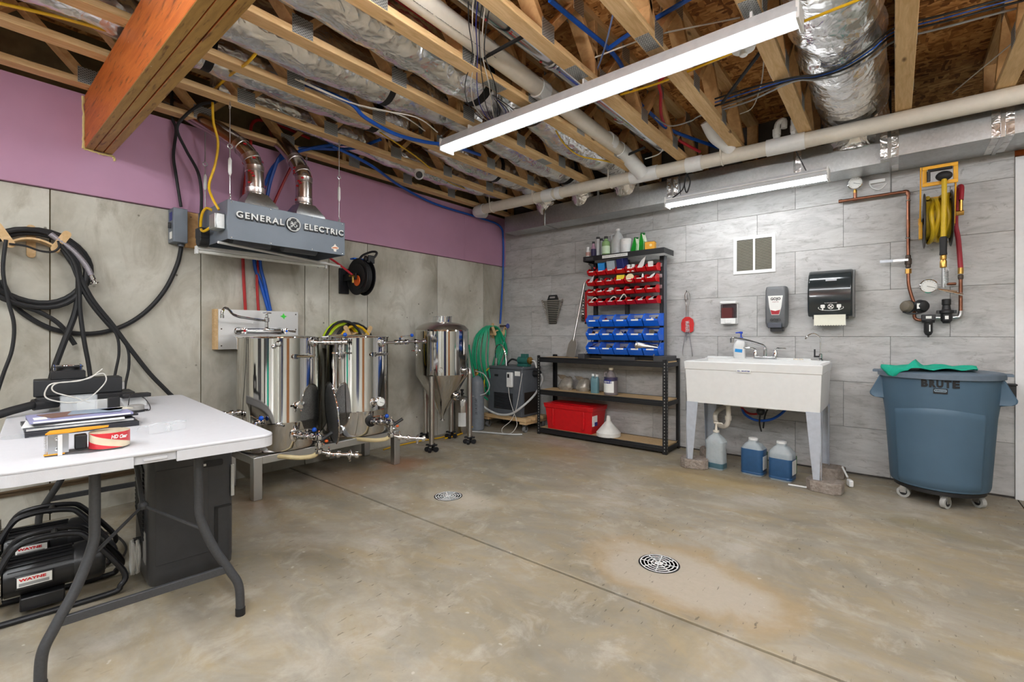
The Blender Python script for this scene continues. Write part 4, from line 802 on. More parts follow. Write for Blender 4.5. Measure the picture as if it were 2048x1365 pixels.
# perforated false bottom leaning between the kettles
sc_ = V((-3.39,1.915,.545)); uh = V((-.95,.31,0)).normalized(); uu = V((.06,-.10,.99)).normalized(); nn = uh.cross(uu).normalized(); uu = nn.cross(uh)
t = thing('strainer_disc', 'dark round perforated strainer disc leaning between the kettles', 'strainer', (sc_.x,sc_.y,.30))
def mperf():
    q = NT('perforated_steel'); v = q.n('TexVoronoi', {'Vector': q.vec(), 'Scale': 190.}).outputs['Distance']
    q.col(q.ramp(v, [(.28, lin((20,20,20))), (.4, lin((150,150,150)))])); q.set(Metallic=.9, Roughness=.4); q.bump(v, .5, .002); return q.m
obj('screen', MB().lathe([(.232,-.002),(.232,.002),(0,.002)], sc_, nn, 56), mperf(), t); obj('rim', MB().torus(sc_, .238, .007, nn, 56, 8), MCHROME, t)
obj('centre_bar', MB().tube([sc_-uu*.23+nn*.006, sc_+uu*.23+nn*.006], .005, 6), MCHROME, t)
# ---- conical fermenter
fc = V((-3.70,3.34,0)); R = .278
t = thing('conical_fermenter', 'polished conical fermenter standing on caster legs', 'fermenter', (fc.x,fc.y,0))
obj('vessel', MB().lathe([(.017,.27),(.022,.30),(R-.006,.728),(R,.745),(R,1.19),(R-.004,1.205)], fc, (0,0,1), 64), MSTEEL, t, sharp=14)
obj('dome_lid', MB().lathe([(R-.004,1.203),(R,1.208),(R-.01,1.222),(R*.86,1.252),(R*.6,1.278),(.105,1.288)], fc, (0,0,1), 64), MBRUSH, t, sharp=60)
obj('top_port', MB().lathe([(.1,1.282),(.1,1.34),(.107,1.343),(.107,1.349),(.0,1.349)], fc, (0,0,1), 40), MCHROME, t)
obj('bottom_outlet', MB().lathe([(.016,.275),(.016,.262),(.028,.258),(.028,.25),(0,.25)], fc, (0,0,1), 24), MCHROME, t)
for ang, rr_ in ((-60,.335),(42,.29),(177,.29),(118,.29)):
    d = V((math.cos(math.radians(ang)), math.sin(math.radians(ang)), 0)); p = fc+d*rr_; pt = fc + d*(R+.004)
    lg = obj('leg', MB().tube([p+V((0,0,.075)), p+V((0,0,.745))], .026, 18).tube([p+V((0,0,.745)), p*.35+pt*.65+V((0,0,.80))], [.026,.012], 14), MBRUSH, t)
    cm = MB().box(p+V((0,0,.068)), (.11,.03,.014), .5).box(p+V((0,0,.068)), (.11,.03,.014), .5+PI/2)
    for q in range(4):
        a = .5+q*PI/2; w_ = p+V((math.cos(a)*.047, math.sin(a)*.047, .024)); cm.cyl(w_-V((math.sin(a)*.012,-math.cos(a)*.012,0)), w_+V((math.sin(a)*.012,-math.cos(a)*.012,0)), .024, n=14)
    obj('caster', cm, BLKM, lg)
for ang, z, s in ((12,.79,1.),(20,.52,1.3),(-45,.80,.8)):
    d = V((math.cos(math.radians(ang)), math.sin(math.radians(ang)), 0)); r0 = R if z > .745 else .022+(z-.30)/.428*(R-.028)
    n_ = d if z > .745 else (d*.8+V((0,0,-.15))).normalized()
    obj('side_port', MB().lathe([(.022*s,-.02),(.022*s,.035),(.030*s,.037),(.030*s,.045),(.018*s,.045),(.016*s,.03),(0,.03)], fc+d*r0+V((0,0,z)), n_, 20), MCHROME, t)
    if s > 1.1: obj('port_flange', MB().lathe([(.06,-.004),(.06,.004),(.02,.008)], fc+d*(r0+.006)+V((0,0,z)), n_, 28), MSTEEL, t)
# gas cylinders
def gas(x, y, r, h, m, label, letters=None):
    t = thing('gas_cylinder', label, 'gas cylinder', (x,y,0), group='gas cylinders')
    obj('bottle', MB().lathe([(0,0),(r*.9,0),(r,.012),(r,h*.82),(r*.9,h*.9),(r*.6,h*.97),(r*.28,h),(0,h)], (x,y,0), (0,0,1), 32), m, t)
    obj('valve', MB().lathe([(.014,0),(.016,.02),(.012,.05),(.02,.055),(.02,.075),(0,.077)], (x,y,h), (0,0,1), 14).cyl((x,y,h+.03),(x+.05,y-.03,h+.03),.011,n=10), BLK if letters is None else BRASS, t)
    d = V((-x,-y,0)).normalized(); Rr = V((-d.y, d.x, 0))
    if letters: text('stencil', letters, .035, INK, t, V((x,y,h*.45))+d*(r+.001), (0,0,1), -Rr, .0006)
    else:
        obj('label', MB().rings([[V((x,y,0))+ (d*math.cos(a)+Rr*math.sin(a))*(r+.0012)+V((0,0,z)) for a in (-.55,-.3,0,.3,.55)] for z in (.09,.25)], cap=False), PAPER, t)
        obj('star_mark', MB().prism([], 0, 0) if 0 else MB().rings([[V((x,y,0))+(d*math.cos(a)+Rr*math.sin(a))*(r+.0012)+V((0,0,.33+zz_)) for a in (-.25,0,.25)] for zz_ in (0,.06)], cap=False), PAPER, t)
    return t
gas(-3.93, 3.86, .083, .44, MBRUSH, 'short silver gas cylinder with a black valve behind the fermenter')
gas(-3.93, 4.10, .095, .66, pl('grey_paint', (120,126,134), .4), 'taller grey gas cylinder next to the green hose', '20 1A 37-547')
one('gas_line', MB().tube(sp([(-3.9,4.05,.72),(-3.8,4.1,.68),(-3.76,4.15,.55),(-3.80,4.12,.45),(-3.9,4.0,.42),(-3.88,3.9,.46)],6), .006, 7), pl('grey_tube', (190,190,188), .4), 'thin grey gas line looping off the taller cylinder', 'tube')
# ---- glycol chiller on a dolly
dl = thing('dolly', 'wooden furniture dolly with grey casters under the chiller', 'dolly', (-3.68,4.5,0))
for y0, y1 in ((4.30,4.40),(4.48,4.58),(4.64,4.74)): obj('plank', MB().bx(-4.02,-3.32,y0,y1,.128,.166), MPLY, dl, bevel=.003)
for x in (-3.97,-3.38): obj('cross_plank', MB().bx(x-.05,x+.05,4.31,4.73,.095,.128), MPLY, dl, bevel=.003)
for x in (-3.96,-3.375):
    for y in (4.35,4.69):
        c = obj('caster', MB().cyl((x-.016,y,.036),(x+.016,y,.036),.036,n=18), pl('grey_wheel', (120,120,120), .5), dl); obj('fork', MB().bx(x-.022,x-.018,y-.015,y+.015,.03,.095).bx(x+.018,x+.022,y-.015,y+.015,.03,.095).bx(x-.022,x+.022,y-.02,y+.02,.085,.095), MGALV, c)
CG = pl('chiller_grey', (92,96,102), .45)
ch = thing('chiller', 'dark grey glycol chiller box with louvres and a green pump on top', 'chiller', (-3.70,4.55,.166))
obj('cabinet', MB().bx(-3.97,-3.425,4.357,4.72,.167,.735), CG, ch, bevel=.006); obj('top_panel', MB().bx(-3.98,-3.415,4.347,4.73,.735,.765), CG, ch, bevel=.008)
obj('condenser', MB().bx(-3.426,-3.418,4.40,4.70,.20,.46), pl('radiator_dark', (52,44,38), .6, .3), ch)
for i in range(13): obj('louvre', MB().box((-3.715,4.354,.25+i*.0155), (.30,.008,.006), Matrix.Rotation(.5,3,'X')), BLKM, ch)
ct = obj('controller', MB().bx(-3.64,-3.555,4.32,4.357,.52,.70), WHT, ch, bevel=.008); obj('display', MB().bx(-3.622,-3.592,4.318,4.3205,.635,.68), BLK, ct)
obj('warning_label', MB().bx(-3.535,-3.455,4.3555,4.3568,.66,.715), PAPER, ch); obj('badge', MB().bx(-3.86,-3.80,4.3545,4.3568,.64,.665), BLK, ch)
pm = obj('pump_motor', MB().cyl((-3.60,4.52,.84),(-3.45,4.52,.84),.045,n=20).bx(-3.55,-3.47,4.49,4.55,.87,.92).bx(-3.60,-3.44,4.48,4.56,.766,.80), pl('green_paint', (46,104,96), .4), ch, bevel=.003)
obj('pump_head', MB().lathe([(.03,0),(.045,.01),(.045,.03),(.025,.04),(.02,.06)], (-3.45,4.52,.84), (1,0,0), 18), BRASS, pm)
obj('coolant_tube', MB().tube(sp([(-3.60,4.5,.83),(-3.68,4.48,.85),(-3.74,4.47,.80),(-3.74,4.47,.765)],5), .012, 8), BLK, ch)
obj('gooseneck', MB().tube(sp([(-3.92,4.45,.80),(-3.93,4.45,.95),(-3.9,4.46,1.02),(-3.84,4.47,1.02),(-3.79,4.48,.92),(-3.77,4.48,.766)],6), .009, 8).cyl((-3.92,4.45,.765),(-3.92,4.45,.86),.018), MCHROME, ch)
obj('side_spout', MB().cyl((-3.425,4.6,.68),(-3.34,4.6,.68),.04,n=20), BLK, ch)
obj('outlet_tube', MB().tube(sp([(-3.40,4.52,.84),(-3.34,4.5,.83),(-3.30,4.48,.76)],5), .010, 8), WHT, ch)
LG = pl('grey_tube', (190,190,188), .4)
one('coolant_hose', MB().tube(sp([(-3.32,4.60,.68),(-3.29,4.58,.60),(-3.30,4.45,.45),(-3.36,4.29,.32),(-3.50,4.24,.22),(-3.68,4.22,.20),(-3.85,4.2,.25),(-3.92,4.16,.32)],7), .013, 8), LG, 'thick grey hose drooping in front of the chiller', 'hose')
one('floor_tube', MB().tube(sp([(-3.30,4.2,.012),(-3.4,4.12,.012),(-3.6,4.05,.012),(-3.8,3.98,.012),(-3.9,3.9,.012),(-4.0,3.7,.012)],6), .010, 8), LG, 'grey tube lying along the floor in front of the chiller', 'tube')
one('probe_wire', MB().tube(sp([(-3.60,4.315,.52),(-3.57,4.30,.40),(-3.50,4.28,.26),(-3.42,4.24,.17),(-3.38,4.2,.10),(-3.42,4.15,.02),(-3.52,4.12,.012),(-3.56,4.16,.06),(-3.48,4.22,.15),(-3.44,4.27,.3),(-3.42,4.33,.6),(-3.44,4.4,.77)],6), .0035, 6), CABW, 'thin white probe wire looping from the chiller controller', 'wire')
one('extension_cord', MB().tube(sp([(-3.93,4.33,.74),(-3.97,4.31,.68),(-3.985,4.30,.55),(-3.95,4.24,.35),(-3.92,4.15,.15),(-3.90,3.95,.03),(-3.85,3.7,.012),(-3.83,3.5,.012)],6), .0085, 7), YEL, 'yellow extension cord hanging off the front of the chiller', 'cord')
# ================================================================== STONE WALL SIDE
# ---- steel shelf with three boards
SX0, SX1, SY0, SY1 = -3.225, -1.69, 4.39, 4.75; SZ = (.075, .515, .893)
BS = pl('shelf_black', (34,34,36), .4, .2)
sh = thing('storage_shelf', 'low black steel shelf with three particle board levels', 'shelf', ((SX0+SX1)/2, 4.57, 0))
for x, sx in ((SX0,1),(SX1,-1)):
    for y, sy in ((SY0,1),(SY1,-1)):
        pz = obj('post', MB().bx(min(x,x+sx*.04),max(x,x+sx*.04),min(y,y+sy*.003),max(y,y+sy*.003),0,.915).bx(min(x,x+sx*.003),max(x,x+sx*.003),min(y,y+sy*.04),max(y,y+sy*.04),0,.915), BS, sh)
        if sy == 1:
            hl = MB()
            for i in range(28): hl.bx(x+sx*.016, x+sx*.024, y-.0012, y-.0002, .03+i*.031, .044+i*.031)
            if sx == -1:
                for i in range(28): hl.bx(x+.0002, x+.0012, y+.016, y+.024, .03+i*.031, .044+i*.031)
            obj('slots', hl, pl('slot_light', (150,148,142), .6), pz, kind='stuff')
for z in SZ:
    for y in (SY0+.003, SY1-.045): obj('front_beam' if y < 4.5 else 'back_beam', MB().bx(SX0+.004,SX1-.004,y,y+.042 if y > 4.5 else y+.03,z-.055,z-.012).bx(SX0+.004,SX1-.004,y,y+.012,z-.012,z+.004), BS, sh, bevel=.004)
    for x in (SX0+.003, SX1-.033): obj('side_beam', MB().bx(x,x+.03,SY0+.03,SY1-.03,z-.055,z-.012), BS, sh, bevel=.004)
    obj('board', MB().bx(SX0+.016,SX1-.016,SY0+.016,SY1-.012,z-.012,z), MBOARD, sh)
# ---- parts rack
RX0, RX1 = -2.645, -1.735
rk = thing('parts_rack', 'black steel parts rack holding rows of red and blue bins', 'rack', (-2.2,4.58,.893))
for x in (-2.585,-2.205,-1.825): obj('upright', MB().bx(x-.018,x+.018,4.60,4.65,.93,1.955), BS, rk, bevel=.002)
obj('side_bracket', MB().bx(-1.80,-1.79,4.60,4.66,.93,1.955), GRYP, rk)
obj('top_shelf', MB().bx(RX0,RX1,4.45,4.70,2.0,2.006).bx(RX0,RX1,4.45,4.456,1.955,2.01).bx(RX0,RX0+.006,4.456,4.70,1.955,2.01).bx(RX1-.006,RX1,4.456,4.70,1.955,2.01), BS, rk, bevel=.002)
obj('base_rail', MB().bx(-2.66,-1.74,4.56,4.69,.894,.93), BS, rk, bevel=.003); obj('lower_rail', MB().bx(-2.43,-2.05,4.47,4.56,.894,.925), pl('dark_grey', (62,62,64), .5), rk)
for x in (-2.66,-1.80): obj('foot', MB().bx(x-.04,x+.09 if x > -2 else x+.04,4.43,4.71,.894,.945), pl('dark_grey', (62,62,64), .5), rk, bevel=.004)
for z in (1.88,1.77,1.66,1.55,1.36,1.21,1.06): obj('louvre_rail', MB().bx(-2.60,-1.815,4.592,4.60,z-.035,z), m_steel('rail_grey', (190,190,190), .35), rk)
obj('brace', MB().tube([(-1.80,4.63,1.17),(-1.85,4.46,.945)], .006, 6), MGALV, rk); obj('brace', MB().tube([(-2.6,4.63,1.17),(-2.62,4.46,.945)], .006, 6), MGALV, rk)
obj('strip_label', MB().bx(-2.41,-2.12,4.4485,4.4498,1.968,1.998), PAPER, rk); text('lettering', 'PLASTIC COATED WIRE SHELF', .012, INK, rk, (-2.265,4.4482,1.983), (1,0,0), (0,0,1), .0003, fit=.26)
obj('maker_label', MB().bx(-2.61,-2.52,4.4485,4.4498,1.968,1.995), pl('dark_grey', (62,62,64), .5), rk)
def bin_proto(name, w, d, h, m, label, group):
    t = thing(name, label, 'bin', (0,0,0), group=group)
    prof = [(0,0),(-d*.72,0),(-d,h*.42),(-d,h*.55),(-d*.62,h*.98),(-d*.5,h),(0,h)]
    mb = MB()
    for x in (-w/2, w/2-.003): mb.prism(prof, x, x+.003, 'x')
    mb.bx(-w/2,w/2,-d*.72,0,0,.003).bx(-w/2,w/2,-.003,0,0,h)
    mb.loft([[(x,-d*.72,0),(x,-d,h*.42),(x,-d,h*.55),(x,-d+.004,h*.55),(x,-d+.004,h*.43),(x,-d*.72+.003,.004)] for x in (-w/2, w/2)])
    for x in (-w/2-.002, w/2):      # rolled edge along the sides
        mb.tube([(x+.001,-d,h*.55),(x+.001,-d*.62,h*.98),(x+.001,0,h)], .003, 6)
    obj('tray', mb, m, t, False)
    for k_ in range(3): obj('side_rib', MB().bx(w/2,w/2+.0025,-d*.5+k_*d*.14,-d*.44+k_*d*.14,h*.45,h*.86), m, t, False)
    obj('name_label', MB().bx(-w*.25,w*.25,-d-.0012,-d-.0002,h*.43,h*.54), PAPER, t, False)
    return t
rb_ = bin_proto('parts_bin', .105, .125, .078, RED, 'x', 'red parts bins'); bb_ = bin_proto('parts_bin', .156, .165, .128, BLUE, 'x', 'blue parts bins')
O7 = ['leftmost','second','third','fourth','fifth','sixth','rightmost']; ROW = ['top','second','third','fourth']
RZ = (1.803,1.692,1.583,1.473); BZ = (1.243,1.098,.947); RXs = [-2.562+i*.1125 for i in range(7)]; BXs = [-2.525+i*.1625 for i in range(5)]
first = True
for r, z in enumerate(RZ):
    for i, x in enumerate(RXs):
        lab = 'red plastic bin, %s in the %s red row of the parts rack' % (O7[i] if i in (0,6) else O7[i]+' from left', ROW[r]); dx = (.006,-.006,-.003,.008)[r]
        if first: rb_.location = (x+dx,4.595,z); rb_['label'] = lab; first = False
        else: dup(rb_, (x+dx,4.595,z), None, lab)
first = True
for r, z in enumerate(BZ):
    for i, x in enumerate(BXs):
        lab = 'blue plastic bin, %s in the %s blue row of the parts rack' % ('leftmost' if i == 0 else 'rightmost' if i == 4 else O7[i]+' from left', ('top','middle','bottom')[r])
        if first: bb_.location = (x,4.60,z); bb_['label'] = lab; first = False
        else: dup(bb_, (x,4.60,z), None, lab)
# bin contents
def box_in(name, x, y, z, s, m, lab, cat, rz=0, tilt=0):
    return one(name, MB().box((x,y,z), s, Matrix.Rotation(rz,3,'Z') @ Matrix.Rotation(tilt,3,'X')), m, lab, cat, bevel=.003)
rz0 = RZ[0]+.004
box_in('carton', RXs[1]-.002, 4.525, rz0+.078, (.075,.07,.10), pl('sky_box', (30,140,220), .45), 'small light blue carton standing in the top red row', 'box', .2, .25)
box_in('clear_case', RXs[2]+.002, 4.535, rz0+.088, (.088,.10,.12), pl('clear_case', (190,206,216), .15, alpha=.75), 'cloudy clear plastic case standing in the top red row', 'case', .1, .3)
box_in('carton', RXs[3]+.01, 4.53, rz0+.09, (.088,.09,.125), pl('navy_box', (36,44,110), .5), 'navy blue box standing in the top red row', 'box', -.25, .2)
for k_, dx in ((0,-.022),(1,.026)): 
    t = thing('pill_bottle', '%s white pill bottle in the top red row' % ('left' if k_ == 0 else 'right'), 'bottle', (RXs[4]+dx,4.51,rz0)); obj('bottle', MB().lathe([(0,0),(.021,0),(.021,.055),(.017,.06),(0,.06)], (RXs[4]+dx,4.51,rz0), n=16), WHT, t); obj('cap', MB().lathe([(.02,.06),(.02,.075),(0,.076)], (RXs[4]+dx,4.51,rz0), n=16), WHT, t)
def sheet(name, x, y, z, w, h, lab, m, cat, k_=.03): return one(name, MB().loft([[(x+a*w+b*.04, y+k_*math.sin(3*b), z+b*h), (x+a*w+b*.04, y+k_*math.sin(3*b)+.002, z+b*h)] for a, b in ((0,0),(.12,.4),(.3,.75),(.5,1))] ) if 0 else MB().prism([(x-w/2,z),(x+w/2,z+.01),(x+w*.75,z+h*.55),(x+w*.95,z+h),(x+w*.2,z+h*.62)], y, y+.0025, 'y'), m, lab, cat)
sheet('paper_sheet', RXs[5]-.01, 4.50, rz0+.03, .07, .12, 'curled white paper sticking out of the top red row', PAPER, 'paper')
t = thing('black_sprayer', 'small black nozzle tool in the leftmost bin of the top red row', 'nozzle', (RXs[0],4.51,rz0)); obj('body', MB().tube([(RXs[0]+.02,4.53,rz0+.01),(RXs[0]-.005,4.50,rz0+.09)],.012,8).tube([(RXs[0]-.035,4.49,rz0+.13),(RXs[0]+.03,4.5,rz0+.075)],.010,8), BLK, t); obj('cap', MB().ball((RXs[0]+.03,4.5,rz0+.075),.014,10), PEXR, t)
box_in('box', RXs[6]-.02, 4.53, rz0+.05, (.05,.05,.08), PAPER, 'small white box in the rightmost bin of the top red row', 'box', .3)
r2 = RZ[1]+.004
sheet('plastic_bag', RXs[0]-.03, 4.50, r2+.01, .06, .10, 'crumpled clear plastic bag in the second red row', pl('clear_bag', (220,220,222), .2, alpha=.6), 'bag')
box_in('yellow_box', RXs[3], 4.52, r2+.055, (.085,.06,.06), pl('yellow_box', (232,214,40), .45), 'yellow box in the second red row', 'box', .1)
t = thing('tape_roll', 'cream tape roll standing in the second red row', 'tape', (RXs[4]+.0,4.50,r2)); p = V((RXs[4],4.495,r2+.047)); obj('tape', MB().lathe([(.018,-.012),(.042,-.012),(.042,.012),(.018,.012)], p, (.2,-1,.15), 24), pl('cream_tape', (226,206,160), .5), t); obj('core', MB().lathe([(.012,-.011),(.018,-.011),(.018,.011),(.012,.011)], p, (.2,-1,.15), 20), MPLY, t)
one('glue_stick', MB().lathe([(0,0),(.012,0),(.012,.06),(.008,.064),(.008,.08),(0,.08)], (RXs[5]+.02,4.50,r2), n=14), WHT, 'white glue stick in the second red row', 'tube')
sheet('paper_sheet', RXs[6]-.01, 4.5, r2+.03, .05, .05, 'white paper slip in the second red row', PAPER, 'paper')
def knob_set(name, x, y, z, lab, m, rs, n=7, sc=.014):
    rr = random.Random(rs); mb = MB()
    for _ in range(n): mb.tube([(x+rr.uniform(-.035,.035), y+rr.uniform(-.04,.02), z+rr.uniform(0,.03)) for _ in range(2)], sc*.4, 6).lathe([(sc,0),(sc,sc*.8),(0,sc*.8)], (x+rr.uniform(-.035,.035),y+rr.uniform(-.05,.02),z+rr.uniform(.01,.035)), (rr.uniform(-1,1),-1,rr.uniform(-.3,1)), 8)
    return one(name, mb, m, lab, 'hardware', kind='stuff')
knob_set('loose_fittings', RXs[1], 4.53, r2+.025, 'jumble of small steel fittings in the second red row', MCHROME, 1); knob_set('loose_fittings', RXs[2], 4.53, r2+.02, 'jumble of small dark fittings in the second red row', MGALV, 2, 5)
r3 = RZ[2]+.004
knob_set('loose_fittings', RXs[0], 4.53, r3+.025, 'jumble of steel fittings at the left of the third red row', MCHROME, 3); knob_set('loose_fittings', RXs[1], 4.53, r3+.02, 'jumble of pale fittings second in the third red row', WHT, 4, 5, .01)
one('mesh_disc', MB().lathe([(.03,-.004),(.03,.004),(0,.004)], (RXs[2]+.01,4.49,r3+.045), (.2,-1,.3), 24), MBRUSH, 'small round mesh disc in the third red row', 'disc')
r4 = RZ[3]+.004
WT = pl('clear_tubing', (226,222,212), .3)
for i, lab in ((0,'leftmost'),(2,'third'),(3,'fourth')): one('tubing_coil', MB().tube(sp([(RXs[i]-.02,4.52,r4+.02),(RXs[i]+.01,4.47,r4+.05),(RXs[i]+.05,4.48,r4+.08+.02*(i==3)),(RXs[i]+.06,4.53,r4+.05),(RXs[i]+.03,4.55,r4+.02)],5), .006, 7), WT, 'clear tubing curling out of the %s bin of the fourth red row' % lab, 'tubing')
for i, lab in ((5,'sixth'),(6,'rightmost')): sheet('plastic_bag', RXs[i]-.02, 4.5, r4+.03, .05, .035, 'small clear bag in the %s bin of the fourth red row' % lab, pl('clear_bag', (220,220,222), .2, alpha=.6), 'bag')
b1, b2, b3 = (z+.004 for z in BZ)
for i, s_ in ((1,6),(2,6),(3,7),(4,8)): knob_set('loose_fittings', BXs[i]+.01, 4.53, b1+.035, 'pile of steel fittings in the %s bin of the top blue row' % (O7[i] if i < 4 else 'rightmost'), MCHROME, 10+i, 9, .016)
def ferrule(x, y, z, r, L, ax, lab, name='pipe_fitting'):
    t = thing(name, lab, 'fitting', (x,y,z)); a = V(ax).normalized(); c = V((x,y,z+r))
    obj('sleeve', MB().lathe([(r*.6,0),(r,0),(r,.008),(r*.66,.012),(r*.66,L),(r*.55,L),(r*.55,0)], c, -a, 22), MBRUSH, t); obj('bore', MB().lathe([(r*.56,-.004),(0,-.004)], c, a, 18), INK, t)
knob_set('loose_fittings', BXs[0], 4.53, b2+.035, 'pile of bent steel fittings in the leftmost middle blue bin', MCHROME, 21, 8, .02)
ferrule(BXs[1], 4.475, b2+.035, .028, .09, (-.5,-1,.1), 'steel pipe elbow end in the second bin of the middle blue row')
knob_set('loose_fittings', BXs[2], 4.52, b2+.04, 'blue-capped steel fittings in the centre middle blue bin', MCHROME, 23, 8, .015)
ferrule(BXs[3]+.02, 4.465, b2+.035, .024, .07, (-.4,-1,.05), 'left steel ferrule with a black bore in the middle blue row'); ferrule(BXs[4]+.01, 4.455, b2+.045, .031, .08, (-.2,-1,.1), 'right steel ferrule with a black bore in the middle blue row')
ferrule(BXs[1]+.01, 4.47, b3+.035, .032, .09, (-.2,-1,.1), 'steel tee end with black bore in the bottom blue row'); one('steel_rod', MB().tube([(BXs[0]-.05,4.455,b3+.06),(BXs[0]+.055,4.50,b3+.12)], .006, 8), MCHROME, 'steel rod sticking out of the leftmost bottom blue bin', 'rod')
knob_set('loose_fittings', BXs[2], 4.52, b3+.04, 'pile of small steel clamps in the centre bottom blue bin', MCHROME, 25, 9, .012)
t = thing('reducer_pipe', 'large steel reducer pipe lying across the bottom blue bins', 'fitting', (BXs[3],4.46,b3+.09)); c = V((BXs[3]+.01,4.45,b3+.10)); ax = V((.95,.25,-.12)).normalized(); obj('cone', MB().lathe([(.03,0),(.044,0),(.044,.012),(.038,.02),(.034,.08),(.018,.2),(.010,.24),(0,.24)], c, ax, 26), MBRUSH, t); obj('bore', MB().lathe([(.03,-.001),(0,-.001)], c-ax*.0, ax, 20), INK, t)
# ---- bottles on the rack top
ZT = 2.0065
def bottle(name, px, y, prof, m, lab, cap=None, capm=BLK, labm=None, laz=None, cat='bottle'):
    x = onY(px, 490, y)[0]; t = thing(name, lab, cat, (x,y,ZT)); c = (x,y,ZT)
    obj('body', MB().lathe(prof, c, n=20), m, t)
    if cap: obj('cap', MB().lathe(cap, c, n=16), capm, t)
    if labm: r = max(p[0] for p in prof); obj('label', MB().lathe([(r+.0006,laz[0]),(r+.001,laz[0]+.001),(r+.001,laz[1]-.001),(r+.0006,laz[1])], c, n=20), labm, t)
    return t
bottle('small_bottle', 1176, 4.52, [(0,0),(.024,0),(.024,.075),(.016,.09),(.016,.098),(0,.098)], WHT, 'smallest white bottle at the left end of the rack top', [(.016,.098),(.016,.118),(0,.119)], WHT, pl('pink_label', (196,150,140), .6), (.02,.06))
bottle('dark_bottle', 1187, 4.53, [(0,0),(.027,0),(.027,.10),(.016,.125),(.014,.15),(0,.15)], pl('mauve', (176,140,160), .4), 'dark labelled bottle with a black cap on the rack top', [(.015,.15),(.015,.172),(0,.173)], BLK, pl('indigo_label', (50,44,84), .5), (.01,.09))
bottle('slim_bottle', 1196, 4.56, [(0,0),(.021,0),(.021,.19),(.018,.2),(0,.2)], pl('clear_white', (214,216,216), .3, alpha=.85), 'slim clear tube bottle with a black cap on the rack top', [(.019,.2),(.02,.222),(0,.223)])
bottle('slim_bottle', 1203, 4.62, [(0,0),(.018,0),(.018,.18),(.014,.19),(0,.19)], pl('clear_white', (214,216,216), .3, alpha=.85), 'slim bottle half hidden behind the clear tube bottle', [(.016,.19),(.016,.215),(0,.216)])
bottle('amber_bottle', 1206, 4.66, [(0,0),(.02,0),(.02,.16),(.014,.175),(0,.175)], pl('olive_glass', (86,96,60), .2), 'olive bottle half hidden behind the green bottle', [(.015,.175),(.016,.2),(0,.201)])
bottle('green_bottle', 1212, 4.52, [(0,0),(.042,0),(.044,.006),(.044,.135),(.04,.15),(.02,.165),(.018,.19),(0,.19)], pl('pale_green_liquid', (150,186,126), .15, alpha=.92), 'clear pale green bottle with a label on the rack top', [(.019,.18),(.019,.207),(0,.208)], BLK, pl('mint_label', (206,230,196), .5), (.02,.10))
JUGT = pl('natural_plastic', (212,214,214), .35, alpha=.8)
def jug(name, lab, c, s, m, liquid=None, lz=0, capm=WHT, labels=(), rz=0, group=None, hollow=False):
    """one gallon jug: round body, shoulder cone, side handle, cap"""
    t = thing(name, lab, 'jug', c, rz, group); R, Hh = .074*s, .27*s
    obj('body', MB().lathe([(0,0),(R*.92,0),(R,.008),(R,Hh*.52),(R*.96,Hh*.60),(R*.5,Hh*.86),(.021*s,Hh*.93),(.021*s,Hh)], (0,0,0), n=28), m, t, False)
    obj('handle', MB().tube(sp([(-R*.5,0,Hh*.88),(-R*.98,0,Hh*.86),(-R*1.0,0,Hh*.70),(-R*.9,0,Hh*.60)],5), .011*s, 10), m, t, False)
    obj('cap', MB().lathe([(.022*s,Hh-.004),(.023*s,Hh),(.023*s,Hh+.018*s),(0,Hh+.019*s)], n=18), capm, t, False)
    if liquid: obj('liquid', MB().lathe([(0,.003),(R*.9,.003),(R*.975,.01),(R*.975,lz),(0,lz)], n=28), liquid, t, False)
    for lm, z0, z1, a0, a1 in labels:
        obj('label', MB().rings([[((R+.001)*math.cos(math.radians(a)), (R+.001)*math.sin(math.radians(a)), z) for a in (a0+(a1-a0)*i/8 for i in range(9))] for z in (z0, z1)], cap=False), lm, t, False)
    return t
xj = onY(1236, 490, 4.58)[0]; jug('clear_jug', 'empty cloudy jug on top of the parts rack', (xj,4.58,ZT), .98, JUGT)
bottle('white_tub', 1252, 4.54, [(0,0),(.058,0),(.06,.005),(.06,.12),(.055,.128),(0,.128)], WHT, 'white plastic tub with a screw lid on the rack top', [(.058,.125),(.06,.13),(.06,.15),(.055,.154),(0,.154)], WHT, pl('tub_label', (224,226,226), .5), (.02,.09), 'tub')
